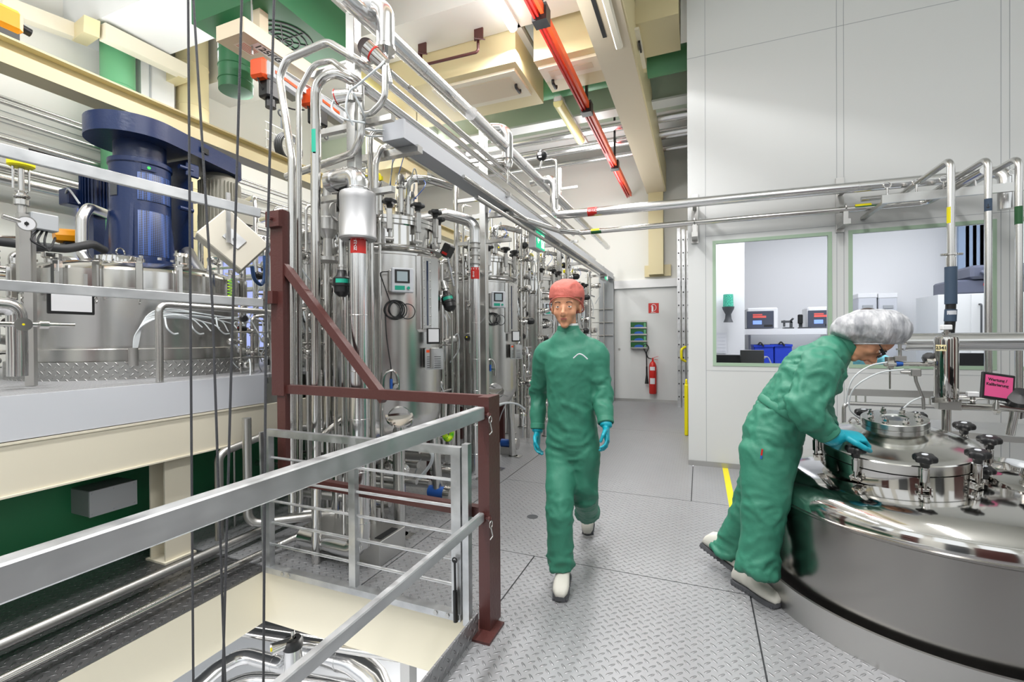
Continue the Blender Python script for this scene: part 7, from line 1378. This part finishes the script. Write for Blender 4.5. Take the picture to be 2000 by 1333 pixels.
t = thing('wall_cabinet', 'tall white wall cabinet between the green and cream ducts', 'cabinet', (-6.9, 4.1, 3)); a, b = W(275, 130, X=-6.75), W(341, 235, X=-6.75); m = MB(); m.bb((-7.2, a.y, 3.0), (-6.75, b.y, W(300, 118, X=-6.75).z+.05)); m.build('body', panelw, t); m = MB(); m.bb((-6.75, a.y+.1, 3.02), (-6.74, a.y+.12, 5.2)); m.build('door_gap', grey, t)
# cable trunking along the wall
p0 = W(0, 8, X=-7.0); p1 = W(160, 68, X=-7.0); q1 = W(200, 62, X=-6.45); q2 = W(360, 140, X=-6.45)
t = thing('wall_trunking', 'cream wall trunking that steps out around the green riser duct', 'cable tray', p0)
m = MB(); h = .17; m.beam(p0, p1, .13, h); m.build('trunk_run', cream, t); m = MB(); m.beam(p1+Vector((-.05, .0, 0)), q1+Vector((0, -.1, 0)), .14, h+.01); m.build('corner_piece', beamp, t); m = MB(); m.beam(q1, q2, .13, h+.01); m.build('trunk_run', cream, t); m = MB(); m.beam(q2, q2+Vector((-.7, .05, .02)), .14, h+.02); m.build('corner_piece', beamp, t)
# pipes along the wall, with clips
for k, (v0, r, lb) in enumerate(((188, .014, 'uppermost thin steel pipe along the wall behind the platform'), (198, .018, 'steel pipe just under the uppermost wall pipe'), (228, .016, 'third steel pipe along the wall, above the long dark slot'), (268, .024, 'thicker steel pipe along the wall below the dark slot'), (325, .036, 'clad wall pipe passing behind the yellow capped valve'), (348, .05, 'fat clad wall pipe low behind the platform'))):
    p = W(0, v0, X=-6.9); pipe('wall_pipe', lb, [Vector((-6.9, 0, p.z)), Vector((-6.9, 10.5, p.z))], r*1.3, brush, n=14, seams=0)
m = MB(); p = W(60, 275, X=-7.15); q = W(215, 330, X=-7.15); m.bb((-7.2, p.y, q.z-.04), (-7.17, q.y+.5, q.z+.04)); one(m, 'wall_slot', ink, 'long dark slot of the roller shutter on the wall', 'shutter')
m = MB()
for k in range(5): z = W(0, 215+22*k, X=-7.19).z; m.bb((-7.2, 1, z), (-7.196, 10, z+.006))
one(m, 'wall_cladding', grey, 'fine horizontal joints of the pale wall cladding behind the platform', 'cladding')
t = thing('strip_curtain', 'blue translucent strip curtain with painted-in glow on the wall behind the wide vessel', 'curtain', (-7.1, 3.3, 1.2))
for k in range(18):
    y = 2.55+.19*k
    if not (140 < (lambda q: 1000+FPX*((q-CAM).dot(RGT))/((q-CAM).dot(FWD)))(Vector((-7.18, y, 2))) < 215 or k > 13): continue
    m = MB(); m.bb((-7.19, y, 1.18), (-7.17, y+.17, W(0, 372, X=-7.1).z)); 
    m.build('strip', curtain, t)
m = MB(); m.bb((-7.19, 1.2, 1.18), (-7.14, 2.5, 2.95)); one(m, 'wall_cover', wallw, 'pale cover panel next to the strip curtain', 'panel')
t = thing('crane_motor', 'amber crane travel motor sitting on the yellow runway beam', 'motor', W(10, 40, X=-4.7)); c = W(2, 36, X=-4.7); m = MB(); m.box(c, (.16, .2, .17), bev=.03); m.build('housing', amber, t); m = MB(); m.cyl(c+Vector((0, .1, 0)), c+Vector((0, .16, -.01)), .03); m.build('shaft_end', black, t); m = MB(); m.bb((c.x-.05, c.y-.08, 3.65), (c.x+.05, c.y+.08, c.z-.06)); m.build('foot', dgrey, t)
# second platform things: blue drum, ladder-like pipes beyond the drive
t = thing('platform_vessel', 'slim upright steel vessel with yellow dot behind the tall maroon post', 'vessel', (-3.35, 3.35, 1.18)); c = W(549, 560, X=-3.2); m = MB(); m.lathe([(0, -.12), (.09, -.08), (.1, 0), (.1, .68), (.07, .73), (0, .74)], (c.x, c.y, 1.5), n=36); m.build('shell', brush, t)
for k in range(3): a = k*2.1; m = MB(); m.cyl((c.x+.07*math.cos(a), c.y+.07*math.sin(a), 1.178), (c.x+.07*math.cos(a), c.y+.07*math.sin(a), 1.45), .012); m.build('leg', satin, t)
m = MB(); d = (CAM-Vector((c.x, c.y, 2.05))); d.z = 0; d.normalize(); pc = Vector((c.x, c.y, 2.02))+d*.1; m.cyl(pc-d*.01, pc+d*.002, .014); m.build('sticker', yellow, t); m = MB(); knob(m, (c.x, c.y, 2.29), .035, .02, n=24); m.cyl((c.x, c.y, 2.2), (c.x, c.y, 2.28), .02); m.build('star_knob', black, t)
for k, (u, v0, v1) in enumerate(((500, 640, 380), (475, 600, 430), (533, 600, 400))):
    p = W(u, v0, X=-4.7+.15*k); pipe('riser_pipe', 'steel riser pipe on the platform behind the control box', [Vector((p.x, p.y, 1.18)), Vector((p.x, p.y, W(u, v1, X=-4.6+.3*k).z)), Vector((p.x-.4, p.y+.2, W(u, v1, X=-4.6+.3*k).z+.05))], .03, brush, bend=.08, group='riser pipes behind the control box')
for k in range(6):
    z = 1.9+.17*k; pipe('cross_pipe', 'horizontal steel pipe on the platform behind the control box', [(-6.2, 3.9+.12*k, z), (-3.3, 4.1+.12*k, z+.02)], .02+.01*(k % 3), brush, group='horizontal pipes behind the control box')
m = MB(); c = W(505, 545, X=-3.5); hose(m, [W(492, 520, X=-3.4), W(497, 545, X=-3.4), W(510, 556, X=-3.4), W(517, 540, X=-3.4), W(517, 500, X=-3.4)], .015); one(m, 'blue_hose', mat('hose_blue', '2C4E80', .5), 'thick dark blue hose curled at the tall maroon post', 'hose')
# back panels behind bioreactors (process skid)
t = thing('switch_cabinet', 'steel switch cabinet standing behind the riser pipes', 'cabinet', (-4.2, 3.6, 1.18)); m = MB(); m.bb((-4.75, 4.6, 1.178), (-4.15, 5.1, 2.3), bev=.01); m.build('body', satin, t)
